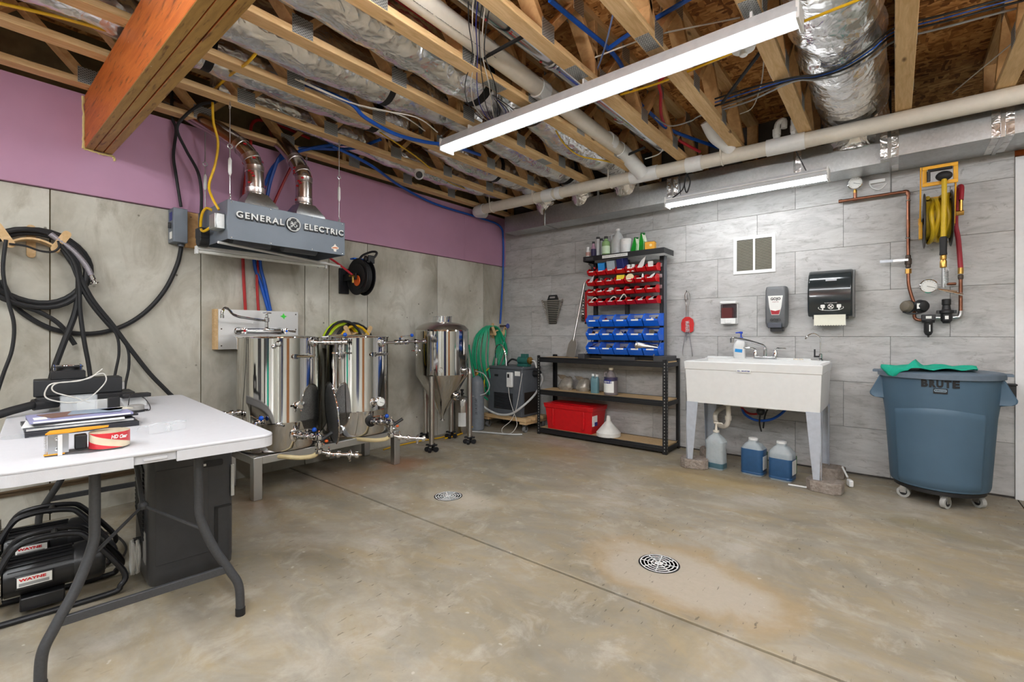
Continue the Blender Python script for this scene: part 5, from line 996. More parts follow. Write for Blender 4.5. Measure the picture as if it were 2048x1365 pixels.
def bag(px, y, w, h, lab, dx):
    x = onY(px, 490, y)[0]; t = thing('seed_bag', lab, 'bag', (x,y,ZT)); G = pl('bag_green', (20,150,40), .3); g2 = pl('bag_pale', (206,216,190), .4)
    obj('front_gusset', MB().loft([[(x-w/2,y-.03,ZT),(x+w/2,y-.035,ZT),(x+w/2,y+.05,ZT),(x-w/2,y+.05,ZT)], [(x-w*.32,y-.015,ZT+h*.5),(x+w*.42,y-.012,ZT+h*.5),(x+w*.4,y+.04,ZT+h*.5),(x-w*.25,y+.04,ZT+h*.5)], [(x-w*.08+dx,y+.004,ZT+h),(x+w*.1+dx,y+.004,ZT+h),(x+w*.1+dx,y+.008,ZT+h),(x-w*.08+dx,y+.008,ZT+h)]]), G, t)
    obj('side_panel', MB().loft([[(x+w*.35,y-.036,ZT+.004),(x+w*.62,y+.0,ZT+.004),(x+w*.62,y+.05,ZT+.004),(x+w*.4,y+.05,ZT+.004)], [(x+w*.3,y-.014,ZT+h*.5),(x+w*.58,y+.0,ZT+h*.5),(x+w*.55,y+.04,ZT+h*.5),(x+w*.3,y+.04,ZT+h*.5)], [(x+w*.1+dx,y+.0,ZT+h*.97),(x+w*.5+dx,y+.01,ZT+h*.9),(x+w*.5+dx,y+.014,ZT+h*.9),(x+w*.1+dx,y+.008,ZT+h*.97)]]), g2, t)
    obj('top_seal', MB().box((x+w*.2+dx,y+.006,ZT+h*.96), (w*.6,.008,h*.12), Matrix.Rotation(.15,3,'Y')), pl('bag_dark', (20,104,44), .4), t)
bag(1270, 4.53, .075, .155, 'smaller green pouch on the rack top', -.005); bag(1284, 4.55, .08, .195, 'taller green pouch beside the yellow box on the rack top', -.01)
x = onY(1301, 490, 4.54)[0]; t = thing('yellow_carton', 'small amber yellow box at the right end of the rack top', 'box', (x,4.54,ZT)); obj('carton', MB().box((x,4.54,ZT+.043), (.095,.075,.085), .15), pl('amber_box', (232,164,20), .45), t, bevel=.002); obj('lid_flap', MB().box((x,4.54,ZT+.087), (.096,.076,.004), .15), pl('brown_edge', (96,60,24), .5), t); obj('emblem', MB().lathe([(.014,0),(.012,.001),(0,.001)], (x+.018,4.501,ZT+.05), (.15,-1,0), 14), pl('pale_mark', (250,220,150), .5), t)
# ---- on the shelves
def sack(px, lab, sc=1., tall=.14):
    x = onY(px, 770, 4.60)[0]; t = thing('foil_bag', lab, 'bag', (x,4.60,SZ[1])); rr = random.Random(px); secs_ = []
    for k_, (f, dy) in enumerate(((.9,0),(1.05,0),(1.0,.0),(.86,.01),(.72,.02),(.5,.03))):
        z = SZ[1] + tall*k_/5; secs_.append([(x + .078*sc*f*math.cos(a)*(1+rr.uniform(-.07,.07)) + (.02*k_/5), 4.60 + .06*f*math.sin(a)*(1+rr.uniform(-.1,.1)) + dy, z + rr.uniform(-.006,.006)*(k_ > 0)) for a in (2*PI*i/16 for i in range(16))])
    obj('pouch', MB().loft(secs_), pl('silver_bag', (176,170,160), .22, .55, .15, 30, .6, 40), t, sharp=25)
    obj('folded_top', MB().loft([[(x+a,4.62+b,z) for a, b in ((-.07*sc,-.005),(.06*sc,-.02),(.06*sc,-.012),(-.07*sc,.003))] for z in (SZ[1]+tall*.8,)] + [[(x+a-.02,4.60+b,SZ[1]+tall*1.15) for a, b in ((-.08*sc,-.01),(.02*sc,-.03),(.02*sc,-.022),(-.08*sc,-.002))]]), pl('silver_bag', (176,170,160), .22, .55), t)
sack(1131, 'left crumpled silver bag on the middle shelf', 1.15, .15); sack(1165, 'right crumpled silver bag on the middle shelf', 1.05, .145)
x = onY(1190, 770, 4.53)[0]; t = thing('dosing_bottle', 'translucent twin-neck bottle of teal liquid on the middle shelf', 'bottle', (x,4.53,SZ[1])); c = (x,4.53,SZ[1])
obj('body', MB().loft([[(x+a,4.53+b,SZ[1]+z) for a, b in rrect(.09*s,.06*s,.02*s)] for z, s in ((0,.95),(.006,1),(.145,1),(.165,.9))]), pl('teal_plastic', (120,160,170), .3, alpha=.75), t)
obj('liquid', MB().loft([[(x+a,4.53+b,SZ[1]+z) for a, b in rrect(.086*s,.056*s,.019*s)] for z, s in ((.004,.95),(.01,1),(.12,1))]), pl('teal_liquid', (66,136,156), .3), t)
for dx, hh in ((-.024,.05),(.026,.045)): obj('neck', MB().lathe([(.016,.16),(.016,.16+hh*.5),(.014,.16+hh*.5)], (x+dx,4.53,SZ[1]), n=14), pl('teal_plastic', (120,160,170), .3, alpha=.75), t); obj('cap', MB().lathe([(.017,.16+hh*.5),(.017,.16+hh),(0,.161+hh)], (x+dx,4.53,SZ[1]), n=16), WHT, t)
x = onY(1222, 770, 4.50)[0]; pj = jug('cleaner_jug', 'jug of violet cleaner with a white label on the middle shelf', (x,4.50,SZ[1]), 1.0, pl('smoky_plastic', (150,140,140), .3, alpha=.6), pl('violet_liquid', (62,56,84), .3), .19, pl('yellowed_cap', (226,214,186), .4), ((PAPER,.03,.15,-150,-40),(DKBLUE,.125,.165,-150,-60)), .0)
text('lettering', 'EZ-CLEAN', .02, PAPER, pj, V((x,4.50,SZ[1]+.145))+V((-.12,-1,0)).normalized()*.0762, (1,-.12,0), (0,0,1), .0003, fit=.055)
t = thing('tote_box', 'red plastic tote box with a lid on the bottom shelf', 'tote', (-2.86,4.57,SZ[0])); tx0, tx1, ty0, ty1 = -3.13, -2.50, 4.40, 4.72
obj('tub', MB().loft([[(x_,y_,z_) for x_, y_ in ((tx0+i_,ty0+i_),(tx1-i_,ty0+i_),(tx1-i_,ty1-i_),(tx0+i_,ty1-i_))] for z_, i_ in ((SZ[0]+.001,.03),(SZ[0]+.245,.008),(SZ[0]+.245,.0),(SZ[0]+.285,-.006))]), RED, t, bevel=.012)
obj('lid', MB().bx(tx0-.008,tx1+.008,ty0-.008,ty1+.008,SZ[0]+.285,SZ[0]+.296).bx(tx0+.06,tx1-.06,ty0+.05,ty1-.05,SZ[0]+.296,SZ[0]+.302), RED, t, bevel=.006)
for s in (-1,1): obj('rib', MB().bx(-2.82+s*.2-.012,-2.82+s*.2+.012,ty0+.004,ty0+.02,SZ[0]+.04,SZ[0]+.235), RED, t, bevel=.004)
obj('label', MB().bx(-2.514,-2.5075,4.42,4.52,SZ[0]+.09,SZ[0]+.20), PAPER, t); obj('label_print', MB().bx(-2.512,-2.506,4.46,4.52,SZ[0]+.09,SZ[0]+.13), DKBLUE, t)
x = onY(1217, 860, 4.50)[0]; t = thing('funnel', 'large white plastic funnel upside down on the bottom shelf', 'funnel', (x,4.50,SZ[0])); obj('cone', MB().lathe([(.125,0),(.128,.003),(.128,.04),(.122,.045),(.03,.155),(.026,.16)], (x,4.50,SZ[0]+.001), n=36), pl('translucent_white', (226,224,218), .4), t); obj('spout', MB().lathe([(.027,.158),(.018,.215),(.013,.215),(.018,.16)], (x,4.50,SZ[0]), n=20), pl('translucent_white', (226,224,218), .4), t)
# ---- wall tools left of the rack
t = thing('wrench_holder', 'black plastic wrench holder hanging on the stone wall', 'tool holder', (-3.256,4.76,1.29)); hx = -3.256
obj('spine', MB().prism([(hx-.085,1.575),(hx-.055,1.645),(hx+.055,1.645),(hx+.085,1.575),(hx+.052,1.29),(hx-.052,1.29)], YB-.022, YB-.001, 'y'), BLK, t, bevel=.003)
obj('hand_slot', MB().prism([(hx+a, 1.615+b) for a, b in rrect(.08,.022,.01)], YB-.024, YB-.0218, 'y'), pl('wall_show', (150,148,146), .7), t)
for i in range(13):
    z = 1.575 - i*.0225; half = .165 - i*.0085; w_ = thing('wrench', 'chrome combination wrench in the black holder, number %d from the top' % (i+1) if 0 else 'chrome combination wrench in the black holder, %s from the top' % ['first','second','third','fourth','fifth','sixth','seventh','eighth','ninth','tenth','eleventh','twelfth','lowest'][i], 'wrench', (hx,YB-.03,z), group='combination wrenches')
    h_ = .012 - i*.0004; obj('shaft', MB().bx(hx-half*.85,hx+half*.85,YB-.032,YB-.0235,z-h_*.45,z+h_*.45), MBRUSH, w_)
    obj('ring_end', MB().torus((hx-half*.9,YB-.028,z), h_*1.0, h_*.42, (0,1,.1), 14, 6), MCHROME, w_)
    o_ = V((hx+half*.9,YB-.028,z)); jm = MB()
    for s in (-1,1): jm.tube([o_-V((h_*.6,0,0)), o_+V((h_*.2,0,s*h_*.95)), o_+V((h_*1.2,0,s*h_*.7))], [h_*.5,h_*.45,h_*.3], 6)
    obj('jaw_end', jm, MCHROME, w_)
t = thing('mash_paddle', 'long steel mash paddle leaning on the stone wall', 'paddle', (-2.87,4.62,SZ[2])); a, b = V((-2.905,4.60,SZ[2]+.004)), V((-2.80,4.745,1.765)); d = (b-a).normalized(); u = V((1,0,0)) - d*d.x; u.normalize()
obj('handle', MB().tube([a+d*.19, b], .0105, 12), MBRUSH, t); P_ = [(-.058,0),(.058,0),(.058,.15),(.03,.205),(-.03,.205),(-.058,.15)]; n_ = u.cross(d)
obj('blade', MB().loft([[a+u*p+d*q+n_*s for p, q in P_] for s in (-.002,.002)]), MBRUSH, t, bevel=.001)
t = thing('socket_rail', 'red socket rail hanging on the stone wall', 'tool holder', (-2.79,4.76,1.28)); xr = -2.792
obj('rail', MB().bx(xr-.012,xr+.012,YB-.012,YB-.001,1.285,1.672), RED, t, bevel=.002); obj('end_clip', MB().bx(xr-.013,xr+.013,YB-.014,YB-.001,1.655,1.675), BLK, t); obj('end_clip', MB().bx(xr-.013,xr+.013,YB-.014,YB-.001,1.283,1.303), BLK, t)
for i in range(10):
    z = 1.635-i*.034; r = .010+.0008*i; one('socket', MB().lathe([(r,0),(r,.02),(r*.85,.022),(r*.85,.034),(r*.6,.034),(r*.6,.02)], (xr-.013-.0,YB-.022,z), (-1,-.25,0), 14), MCHROME if i < 8 else IRON, 'chrome socket on the red rail, %s from the top' % ['first','second','third','fourth','fifth','sixth','seventh','eighth','ninth','lowest'][i], 'socket', 'sockets on the red rail')
one('cutting_board', MB().box((-2.70,4.70,1.02), (.085,.012,.25), Matrix.Rotation(-.12,3,'X')), WHT, 'white cutting board leaning behind the left end of the parts rack', 'board', bevel=.002)
# ---- hanging brush right of the rack
bx_ = -1.612; by = YB-.03; t = thing('carboy_brush', 'red headed brush and wire whisk hanging on the stone wall', 'brush', (bx_,by,.93))
obj('hook', MB().tube([(bx_,YB,1.585),(bx_,YB-.05,1.585),(bx_,YB-.055,1.60)], .003, 6), BLKM, t)
lp = MB(); lp.tube(sp([(bx_-.006,by,1.43),(bx_-.025,by,1.53),(bx_-.012,by-.01,1.58),(bx_+.015,by-.01,1.58),(bx_+.026,by,1.53),(bx_+.008,by,1.43)],5), .0035, 6).tube([(bx_-.006,by,1.45),(bx_-.014,by,1.24)], .0035, 6).tube([(bx_+.008,by,1.45),(bx_+.012,by,1.2)], .0035, 6).tube(sp([(bx_-.02,by-.01,1.56),(bx_,by-.012,1.50),(bx_+.012,by-.01,1.56),(bx_,by-.01,1.59)],4), .003, 6)
obj('wire_handle', lp, MBRUSH, t)
obj('red_head', MB().prism([(bx_-.062,1.27),(bx_-.05,1.31),(bx_-.02,1.335),(bx_+.02,1.335),(bx_+.055,1.31),(bx_+.066,1.265),(bx_+.058,1.19),(bx_+.03,1.175),(bx_-.03,1.18),(bx_-.06,1.20)], by-.004, by+.006, 'y'), pl('red_silicone', (206,36,34), .4, alpha=.95), t, bevel=.003)
br = MB(); rr = random.Random(4)
for i in range(150):
    a = rr.uniform(0, 2*PI); z = rr.uniform(1.18,1.29); c = V((bx_+.005,by-.012,z)); br.tube([c, c+V((math.cos(a)*.022, -abs(math.sin(a))*.016, rr.uniform(-.012,.012)))], .0007, 4)
obj('bristles', br, WHT, t, kind='stuff')
obj('lower_wires', MB().tube(sp([(bx_-.014,by,1.2),(bx_-.03,by,1.1),(bx_-.048,by,.98),(bx_-.04,by,.94)],4), .003, 6).tube(sp([(bx_+.012,by,1.3),(bx_+.03,by-.008,1.12),(bx_+.05,by,.96),(bx_+.044,by,.94)],4), .0035, 6).tube([(bx_-.002,by,1.2),(bx_-.006,by,1.10)], .004, 6), MBRUSH, t)
# ---- return air grille
t = thing('return_grille', 'white framed return air grille on the stone wall', 'grille', (-1.008,YB,1.726)); gx0, gx1, gz0, gz1 = -1.187,-.832,1.726,2.076
obj('frame', MB().bx(gx0,gx1,YB-.008,YB,gz1-.03,gz1).bx(gx0,gx1,YB-.008,YB,gz0,gz0+.03).bx(gx0,gx0+.03,YB-.008,YB,gz0+.03,gz1-.03).bx(gx1-.03,gx1,YB-.008,YB,gz0+.03,gz1-.03).bx(-1.0175,-.9995,YB-.008,YB,gz0+.03,gz1-.03), WHT, t, bevel=.001)
obj('backing', MB().bx(gx0+.03,gx1-.03,YB-.0008,YB-.0002,gz0+.03,gz1-.03), BLK, t)
sl = MB()
for i in range(36): sl.box((-1.008,YB-.004,gz0+.035+i*.0079), (.293,.006,.0014), Matrix.Rotation(.6,3,'X'))
obj('fins', sl, pl('fin_khaki', (158,154,138), .5), t, kind='stuff')
# ---- soap dispensers, towel dispenser
t = thing('soap_dispenser', 'small white soap dispenser with red liquid on the wall', 'dispenser', (-1.213,YB,1.256)); dx0, dx1 = -1.283,-1.143
obj('back', MB().bx(dx0,dx1,YB-.03,YB,1.258,1.468), WHT, t, bevel=.006); obj('top_cover', MB().bx(dx0-.002,dx1+.002,YB-.10,YB-.0,1.445,1.47), WHT, t, bevel=.008); obj('push_bar', MB().bx(dx0+.005,dx1-.002,YB-.10,YB-.03,1.256,1.31).bx(dx0+.05,dx1-.04,YB-.108,YB-.10,1.262,1.302), WHT, t, bevel=.005)
obj('tank', MB().bx(dx0+.004,dx1-.004,YB-.094,YB-.03,1.31,1.445), pl('smoke_tank', (70,54,60), .12, alpha=.55), t, bevel=.008); obj('liquid', MB().bx(dx0+.012,dx1-.035,YB-.088,YB-.035,1.313,1.41), pl('red_liquid', (170,44,24), .3), t)
t = thing('hand_cleaner_dispenser', 'tall grey hand cleaner dispenser with a white label', 'dispenser', (-.815,YB,1.19)); gx = -.815; GD = pl('dispenser_grey', (104,106,108), .45); del_ = .11
obj('housing', MB().loft([[(gx+a*s, YB-.001-q, z) for a, q in ((-.087,0),(-.087,.075),(-.075,.105*k_),(.075,.105*k_),(.087,.075),(.087,0))] for z, s, k_ in ((1.222,.86,.9),(1.26,.98,1.05),(1.40,1.,1.1),(1.55,.97,1.02),(1.585,.88,.85))]), GD, t, bevel=.008)
fyy = YB-.117
obj('window_label', MB().prism([(gx-.058,1.50),(gx+.058,1.50),(gx+.048,1.40),(gx+.03,1.33),(gx-.03,1.33),(gx-.048,1.40)], fyy, fyy+.012, 'y'), PAPER, t, bevel=.002); obj('label_band', MB().prism([(gx-.038,1.375),(gx,1.365),(gx+.038,1.375),(gx+.028,1.335),(gx-.028,1.335)], fyy-.001, fyy+.004, 'y'), pl('crimson', (170,30,44), .5), t)
text('lettering', 'GOJO', .032, INK, t, (gx+.002,fyy-.0008,1.472), (1,0,0), (0,0,1), .0004, fit=.078, bold=.001); text('lettering', 'CHERRY GEL', .009, pl('crimson', (170,30,44), .5), t, (gx+.002,fyy-.0006,1.444), (1,0,0), (0,0,1), .0003)
text('raised_lettering', 'GOJO', .034, pl('dark_letter', (52,54,56), .4), t, (gx,fyy-.0005,1.285), (1,0,0), (0,0,1), .003, fit=.082, bold=.001)
obj('push_bar', MB().bx(gx-.06,gx+.05,fyy-.004,fyy+.03,1.215,1.262), pl('slate', (74,78,88), .4), t, bevel=.006); obj('nozzle_guard', MB().bx(gx-.045,gx+.055,YB-.09,YB-.02,1.185,1.22), BLK, t, bevel=.003)
t = thing('towel_dispenser', 'black paper towel dispenser with a white towel hanging out', 'dispenser', (-.415,YB,1.22)); tx = -.413; TB = pl('smoke_black', (38,44,46), .14, coat=.3)
obj('cover', MB().loft([[(tx+s*.152, YB-q, z) for q, z in ((.0,1.31),(.155,1.305),(.185,1.36),(.19,1.47),(.175,1.58),(.135,1.655),(.09,1.69),(.0,1.695))] for s in (-1,1)]), TB, t, bevel=.012)
obj('side_cheek', MB().loft([[(tx+s, YB-q*.9, z) for q, z in ((.0,1.30),(.15,1.30),(.18,1.36),(.185,1.47),(.17,1.58),(.13,1.65),(.09,1.685),(.0,1.69))] for s in (.15,.162)]), pl('cheek_grey', (120,120,120), .5), t); obj('release_slot', MB().bx(tx+.162,tx+.1635,YB-.12,YB-.09,1.33,1.40), BLK, t)
obj('chute', MB().bx(tx-.12,tx+.12,YB-.15,YB-.05,1.285,1.315), BLK, t, bevel=.005)
tw = [(tx-.108,1.32),(tx+.108,1.32)] + [(tx+.108-i*.216/24, 1.228+(.008 if i % 2 else 0)) for i in range(25)]
obj('paper_towel', MB().prism(tw, YB-.171, YB-.1695, 'y'), pl('paper_cream', (232,230,214), .8, var=.02), t)
obj('maker_plate', MB().prism([(tx+.01+a,1.605+b) for a, b in rrect(.075,.02,.003)], YB-.166, YB-.1630, 'y'), pl('plate_silver', (170,176,182), .3, .5), t)
ic = MB(); yq = YB-.1925
for k_, dx in enumerate((-.055,0,.055)):
    if k_ == 1: ic.box((tx+.01+dx,yq,1.385), (.032,.0015,.006), Matrix.Rotation(.8,3,'Y')).box((tx+.01+dx,yq,1.385), (.032,.0015,.006), Matrix.Rotation(-.8,3,'Y')); ic.torus((tx+.01+dx,yq,1.385), .019, .002, (0,1,0), 20, 5)
    else: ic.prism([(tx+.01+dx+a,1.388+b) for a, b in rrect(.03,.028,.006)], yq-.0008, yq+.0008, 'y').bx(tx+.005+dx,tx+.015+dx,yq-.0008,yq+.0008,1.355,1.374)
ic.tube([(tx+.01+.085*math.cos(a), yq, 1.375+.022*math.sin(a)) for a in (math.radians(160+220*i/24) for i in range(25))], .002, 5)
obj('printed_icons', ic, PAPER, t); text('lettering', 'PULL TOWEL WITH BOTH HANDS', .009, PAPER, t, (tx+.01,yq-.0008,1.415), (1,0,0), (0,0,1), .0003, fit=.085)
# ---- air line: copper, valve, filter, regulator
t = thing('air_line', 'copper air line with gauge, valve, filter and regulator on the wall', 'air line', (.1,YB-.05,1.13)); ya = YB-.055
obj('copper_pipe', MB().tube([(-.355,ya,2.263),(.055,ya,2.263)], .0115, 12), COP, t); obj('elbow', MB().tube(sp([(.05,ya,2.263),(.072,ya,2.26),(.08,ya,2.235)],5), .0145, 12), COP, t); obj('pipe_cap', MB().lathe([(.0145,0),(.0145,.025),(.0,.028)], (-.335,ya,2.263), (-1,0,0), 14), COP, t)
obj('copper_pipe', MB().tube([(.08,ya,2.245),(.08,ya,1.77)], .0115, 12), COP, t); obj('tee', MB().tube([(-.265,ya,2.263),(-.235,ya,2.263)], .0145, 12).tube([(-.25,ya,2.263),(-.25,ya,2.315)], .013, 12), COP, t)
obj('gauge_nut', MB().lathe([(.014,0),(.014,.022),(.009,.024),(.009,.04)], (-.25,ya,2.312), (0,0,1), 6), BRASS, t); 
dial(t, (-.25,ya-.01,2.392), (.1,-1,-.05), .052)
for z in (2.19,1.90): obj('pipe_clip', MB().torus((.08,ya,z), .014, .004, (0,0,1), 14, 6).bx(.076,.084,ya,YB,z-.006,z+.006), MGALV, t)
vb = obj('ball_valve', MB().lathe([(.013,-.05),(.017,-.045),(.017,-.025),(.022,-.02),(.022,.02),(.017,.025),(.017,.045),(.013,.05)], (.08,ya,1.72), (0,0,1), 12), IRON, t); obj('valve_lever', MB().bx(-.085,.08,ya-.034,ya-.029,1.722,1.738), MGALV, vb); obj('lever_sleeve', MB().bx(-.09,-.01,ya-.036,ya-.027,1.719,1.741), pl('sleeve_white', (220,226,236), .4), vb, bevel=.003)
obj('union_nut', MB().lathe([(.02,-.018),(.02,.018)], (.08,ya,1.645), (0,0,1), 6), BRASS, t)
obj('soft_copper', MB().tube(sp([(.08,ya,1.63),(.083,ya,1.54),(.098,ya,1.46),(.112,ya,1.40),(.115,ya,1.33),(.118,ya,1.285),(.14,ya,1.268),(.16,ya,1.268)],6), .0115, 12), COP, t)
ff = obj('air_filter', MB().lathe([(.026,.11),(.026,.02),(.018,.0),(.006,-.006),(.006,-.02),(0,-.02)], (.195,ya-.01,1.155), (0,0,1), 24).bx(.155,.235,ya-.045,ya+.02,1.262,1.305).lathe([(.036,.09),(.038,.095),(.038,.112)], (.195,ya-.01,1.155), (0,0,1), 24), BLK, t, bevel=.003); obj('sight_strip', MB().bx(.199,.206,ya-.038,ya-.035,1.18,1.23), WHT, ff); obj('label', MB().bx(.18,.212,ya-.047,ya-.0455,1.276,1.295), PAPER, ff)
obj('nipple', MB().tube([(.235,ya,1.283),(.27,ya,1.283)], .010, 10).tube([(.33,ya,1.283),(.355,ya,1.285)], .012, 10), MGALV, t)
rg_ = obj('regulator', MB().lathe([(.02,-.05),(.024,-.04),(.032,-.03),(.032,.02),(.042,.025),(.042,.045),(.026,.05),(.022,.085),(.026,.088),(.026,.125),(.022,.13),(0,.13)], (.295,ya-.01,1.29), (0,0,1), 24).box((.295,ya-.01,1.325), (.11,.03,.022)), BLK, t, bevel=.002); obj('label', MB().bx(.285,.305,ya-.0455,ya-.044,1.27,1.295), PAPER, rg_)
obj('elbow', MB().tube(sp([(.345,ya,1.285),(.365,ya,1.287),(.372,ya,1.31),(.372,ya,1.33)],5), .015, 12), MGALV, t)
obj('copper_pipe', MB().tube([(.372,ya,1.32),(.372,ya,1.57)], .0115, 12), COP, t); obj('coupling', MB().lathe([(.014,0),(.016,.01),(.016,.03),(.012,.035)], (.372,ya,1.56), (0,0,1), 12), IRON, t); obj('brass_ferrule', MB().lathe([(.016,0),(.016,.045)], (.372,ya,1.60), (0,0,1), 14), BRASS, t)
obj('cross_tee', MB().tube([(.345,ya,1.53),(.30,ya-.02,1.53)], .011, 10), COP, t); 
t = thing('chuck_gauge', 'round dial tyre gauge hanging under the yellow hose', 'gauge', (.2,ya-.05,1.45)); dial(t, (.195,ya-.06,1.518), (.05,-1,0), .052); obj('lever_chuck', MB().tube([(.25,ya-.05,1.49),(.38,ya-.05,1.445)], [.006,.010], 8).tube([(.22,ya-.05,1.5),(.35,ya-.05,1.47)], .005, 8), MCHROME, t)
em_ = thing('ear_muffs', 'olive brown ear muffs hung on the copper air line', 'ear muffs', (.10,ya-.05,1.33))
OLV = pl('olive', (110,102,88), .5)
for cx_, ax_q, m in ((.075,(-.75,-1,.1),OLV),(.155,(.7,-1,.0),BLK)):
    c_q = V((cx_,ya-.055,1.37)); cp = obj('cushion', MB().lathe([(.02,-.022),(.045,-.022),(.05,-.012),(.046,0),(.02,.0)], c_q, ax_q, 24), BLK, em_); obj('cup_shell', MB().lathe([(.045,0),(.044,.018),(.034,.032),(.012,.038),(0,.038)], c_q, ax_q, 24), m, cp)
obj('headband', MB().tube(sp([(.05,ya-.06,1.33),(.08,ya-.1,1.315),(.13,ya-.1,1.315),(.18,ya-.05,1.335),(.185,ya-.04,1.38)],5), .006, 8), BLK, em_); obj('label', MB().bx(.128,.145,ya-.098,ya-.0945,1.35,1.39), PAPER, em_)
# ---- yellow hose reel
t = thing('air_hose_reel', 'yellow retractable air hose reel mounted high on the wall', 'hose reel', (.24,4.55,1.75)); YP = pl('yellow_paint', (238,172,14), .4); q = V((.235,4.545,1.985)); RR = .20
for x in (.165,.31): obj('drum_side', MB().lathe([(0,-.002),(RR*.4,-.002),(RR*.5,-.008),(RR*.95,-.006),(RR,.0),(RR*.95,.004),(0,.002)], (x,q.y,q.z), (-1 if x < .2 else 1,0,0), 40), BLKM, t)
obj('wound_hose', MB().tube([(.185+.104*(k_/128)+.008*math.sin(k_*.7), q.y+(.155+.014*math.sin(k_*.35+1))*math.sin(2*PI*k_/32), q.z+(.155+.014*math.sin(k_*.35+1))*math.cos(2*PI*k_/32)) for k_ in range(129)], .0145, 9).cyl((.17,q.y,q.z),(.305,q.y,q.z),.14,n=24), pl('yellow_hose', (206,172,30), .45), t)
for x in (.143,.325): obj('arm', MB().prism([(q.y+.02,1.93),(q.y-.03,1.94),(q.y-.13,2.22),(q.y-.155,2.34),(q.y-.11,2.34),(q.y-.05,2.12),(q.y+.02,2.02)], x-.004, x+.004, 'x').prism([(q.y,1.96),(YB,2.0),(YB,2.05),(q.y,2.01)], x-.004, x+.004, 'x'), YP, t)
obj('wall_bracket', MB().bx(.20,.27,YB-.012,YB-.0,1.86,2.2), YP, t, bevel=.003); obj('latch_tab', MB().bx(.135,.155,q.y-.06,q.y+.0,1.85,1.97), YP, t, bevel=.003)
gz = 2.34; g0 = q.y-.155
obj('guide_frame', MB().loft([[(x_,g0+dy,z_) for x_, z_ in ((.155,gz-.125),(.325,gz-.105))] for dy in (0,)]) if 0 else MB().bx(.150,.335,g0,g0+.012,gz-.025,gz).bx(.150,.335,g0,g0+.012,gz-.14,gz-.115).bx(.150,.175,g0,g0+.012,gz-.115,gz-.025).bx(.310,.335,g0,g0+.012,gz-.115,gz-.025), YP, t, bevel=.002)
for a, b in (((.18,gz-.035),(.305,gz-.035)),((.183,gz-.11),(.183,gz-.04))): obj('roller', MB().tube([(a[0],g0-.008,a[1]),(b[0],g0-.008,b[1])], .010, 12), BLK, t)
obj('stopper_ball', MB().ball((.262,g0-.02,gz-.09), .045, 16, (1,.8,.75)), RUB, t)
obj('hose_end', MB().tube(sp([(.262,g0-.03,gz-.11),(.262,g0-.04,gz-.2),(.26,g0-.035,2.0),(.258,g0-.03,1.83)],5), .0145, 10), pl('yellow_hose', (206,172,30), .45), t)
obj('strain_relief', MB().lathe([(.016,0),(.021,-.01),(.019,-.10),(.021,-.125),(0,-.126)], (.258,g0-.03,1.83), (0,0,1), 16), RUB, t); obj('coupler', MB().lathe([(.013,0),(.018,-.005),(.018,-.03),(.014,-.032),(.019,-.045),(.019,-.085),(.012,-.09)], (.258,g0-.03,1.705), (0,0,1), 12), BRASS, t)
obj('plug', MB().cyl((.258,g0-.03,1.615),(.258,g0-.03,1.48),.010,n=10), MGALV, t); obj('spring', MB().tube([(.272+.012*math.cos(k_*.7), g0-.03+.012*math.sin(k_*.7), 1.60-k_*.0012) for k_ in range(80)], .0025, 5), MGALV, t)
obj('inlet_swivel', MB().tube([(.335,q.y,q.z+.03),(.375,q.y,q.z+.03)], .018, 10).tube([(.36,q.y,q.z+.03),(.36,q.y,q.z+.12)], .011, 10), BRASS, t)
obj('red_supply_hose', MB().tube(sp([(.36,q.y,q.z+.12),(.365,q.y+.03,q.z+.22),(.35,q.y+.08,q.z+.20),(.345,ya-.0,q.z+.0),(.36,ya,1.85),(.372,ya,1.64)],6), .015, 10), pl('crimson_hose', (160,36,50), .45), t)
one('low_voltage_plug', MB().bx(-.16,-.06,YB-.03,YB,2.375,2.40).tube(sp([(-.16,YB-.02,2.385),(-.14,YB-.02,2.34),(-.09,YB-.02,2.32),(-.05,YB-.02,2.36)],5), .004, 6), WHT, 'small white connector with a wire at the top of the stone wall', 'connector')
# ---- laundry sink on pavers
PAV = {}
for nm, x0, y0, lab, rz in (('l',-1.355,4.17,'grey paver brick under the left front sink leg',.25),('r',-.40,4.14,'grey paver brick under the right front sink leg',-.12),('lb',-1.33,4.62,'grey paver brick under the left back sink leg',.1),('rb',-.42,4.60,'grey paver brick under the right back sink leg',-.05)):
    Rm = Matrix.Rotation(rz,3,'Z'); oc = [(-.14,-.05),(-.09,-.105),(.09,-.105),(.14,-.06),(.14,.06),(.09,.105),(-.09,.105),(-.14,.05)]
    one('paver_brick', MB().prism([tuple((Rm @ V((a*.8,b*.85,0)))[:2]) for a, b in oc], 0, .08), MBRICK, lab, 'brick', 'paver bricks under the sink', bevel=.005).location = (x0,y0,0)
SW = pl('sink_white', (226,226,224), .3, var=.02); t = thing('laundry_sink', 'large white laundry sink standing on grey legs', 'sink', (-.907,4.37,.08))
def sr(x0, x1, y0, y1, z): return [(x0,y0,z),(x1,y0,z),(x1,y1,z),(x0,y1,z)]
obj('tub', MB().rings([sr(-1.392,-.424,4.088,4.65,.575), sr(-1.402,-.413,4.072,4.68,.86), sr(-1.406,-.409,4.067,4.69,.862), sr(-1.41,-.405,4.062,4.70,.925), sr(-1.395,-.42,4.075,4.70,.932), sr(-1.37,-.445,4.10,4.60,.928), sr(-1.35,-.46,4.125,4.575,.64), sr(-1.3,-.5,4.16,4.54,.615)]), SW, t, bevel=.008)
obj('deck', MB().bx(-1.40,-.41,4.60,4.70,.925,.938).bx(-1.405,-.55,4.69,4.715,.925,.95), SW, t, bevel=.006)
obj('drain_boss', MB().bx(-1.13,-.72,4.2,4.55,.553,.578), SW, t, bevel=.008)
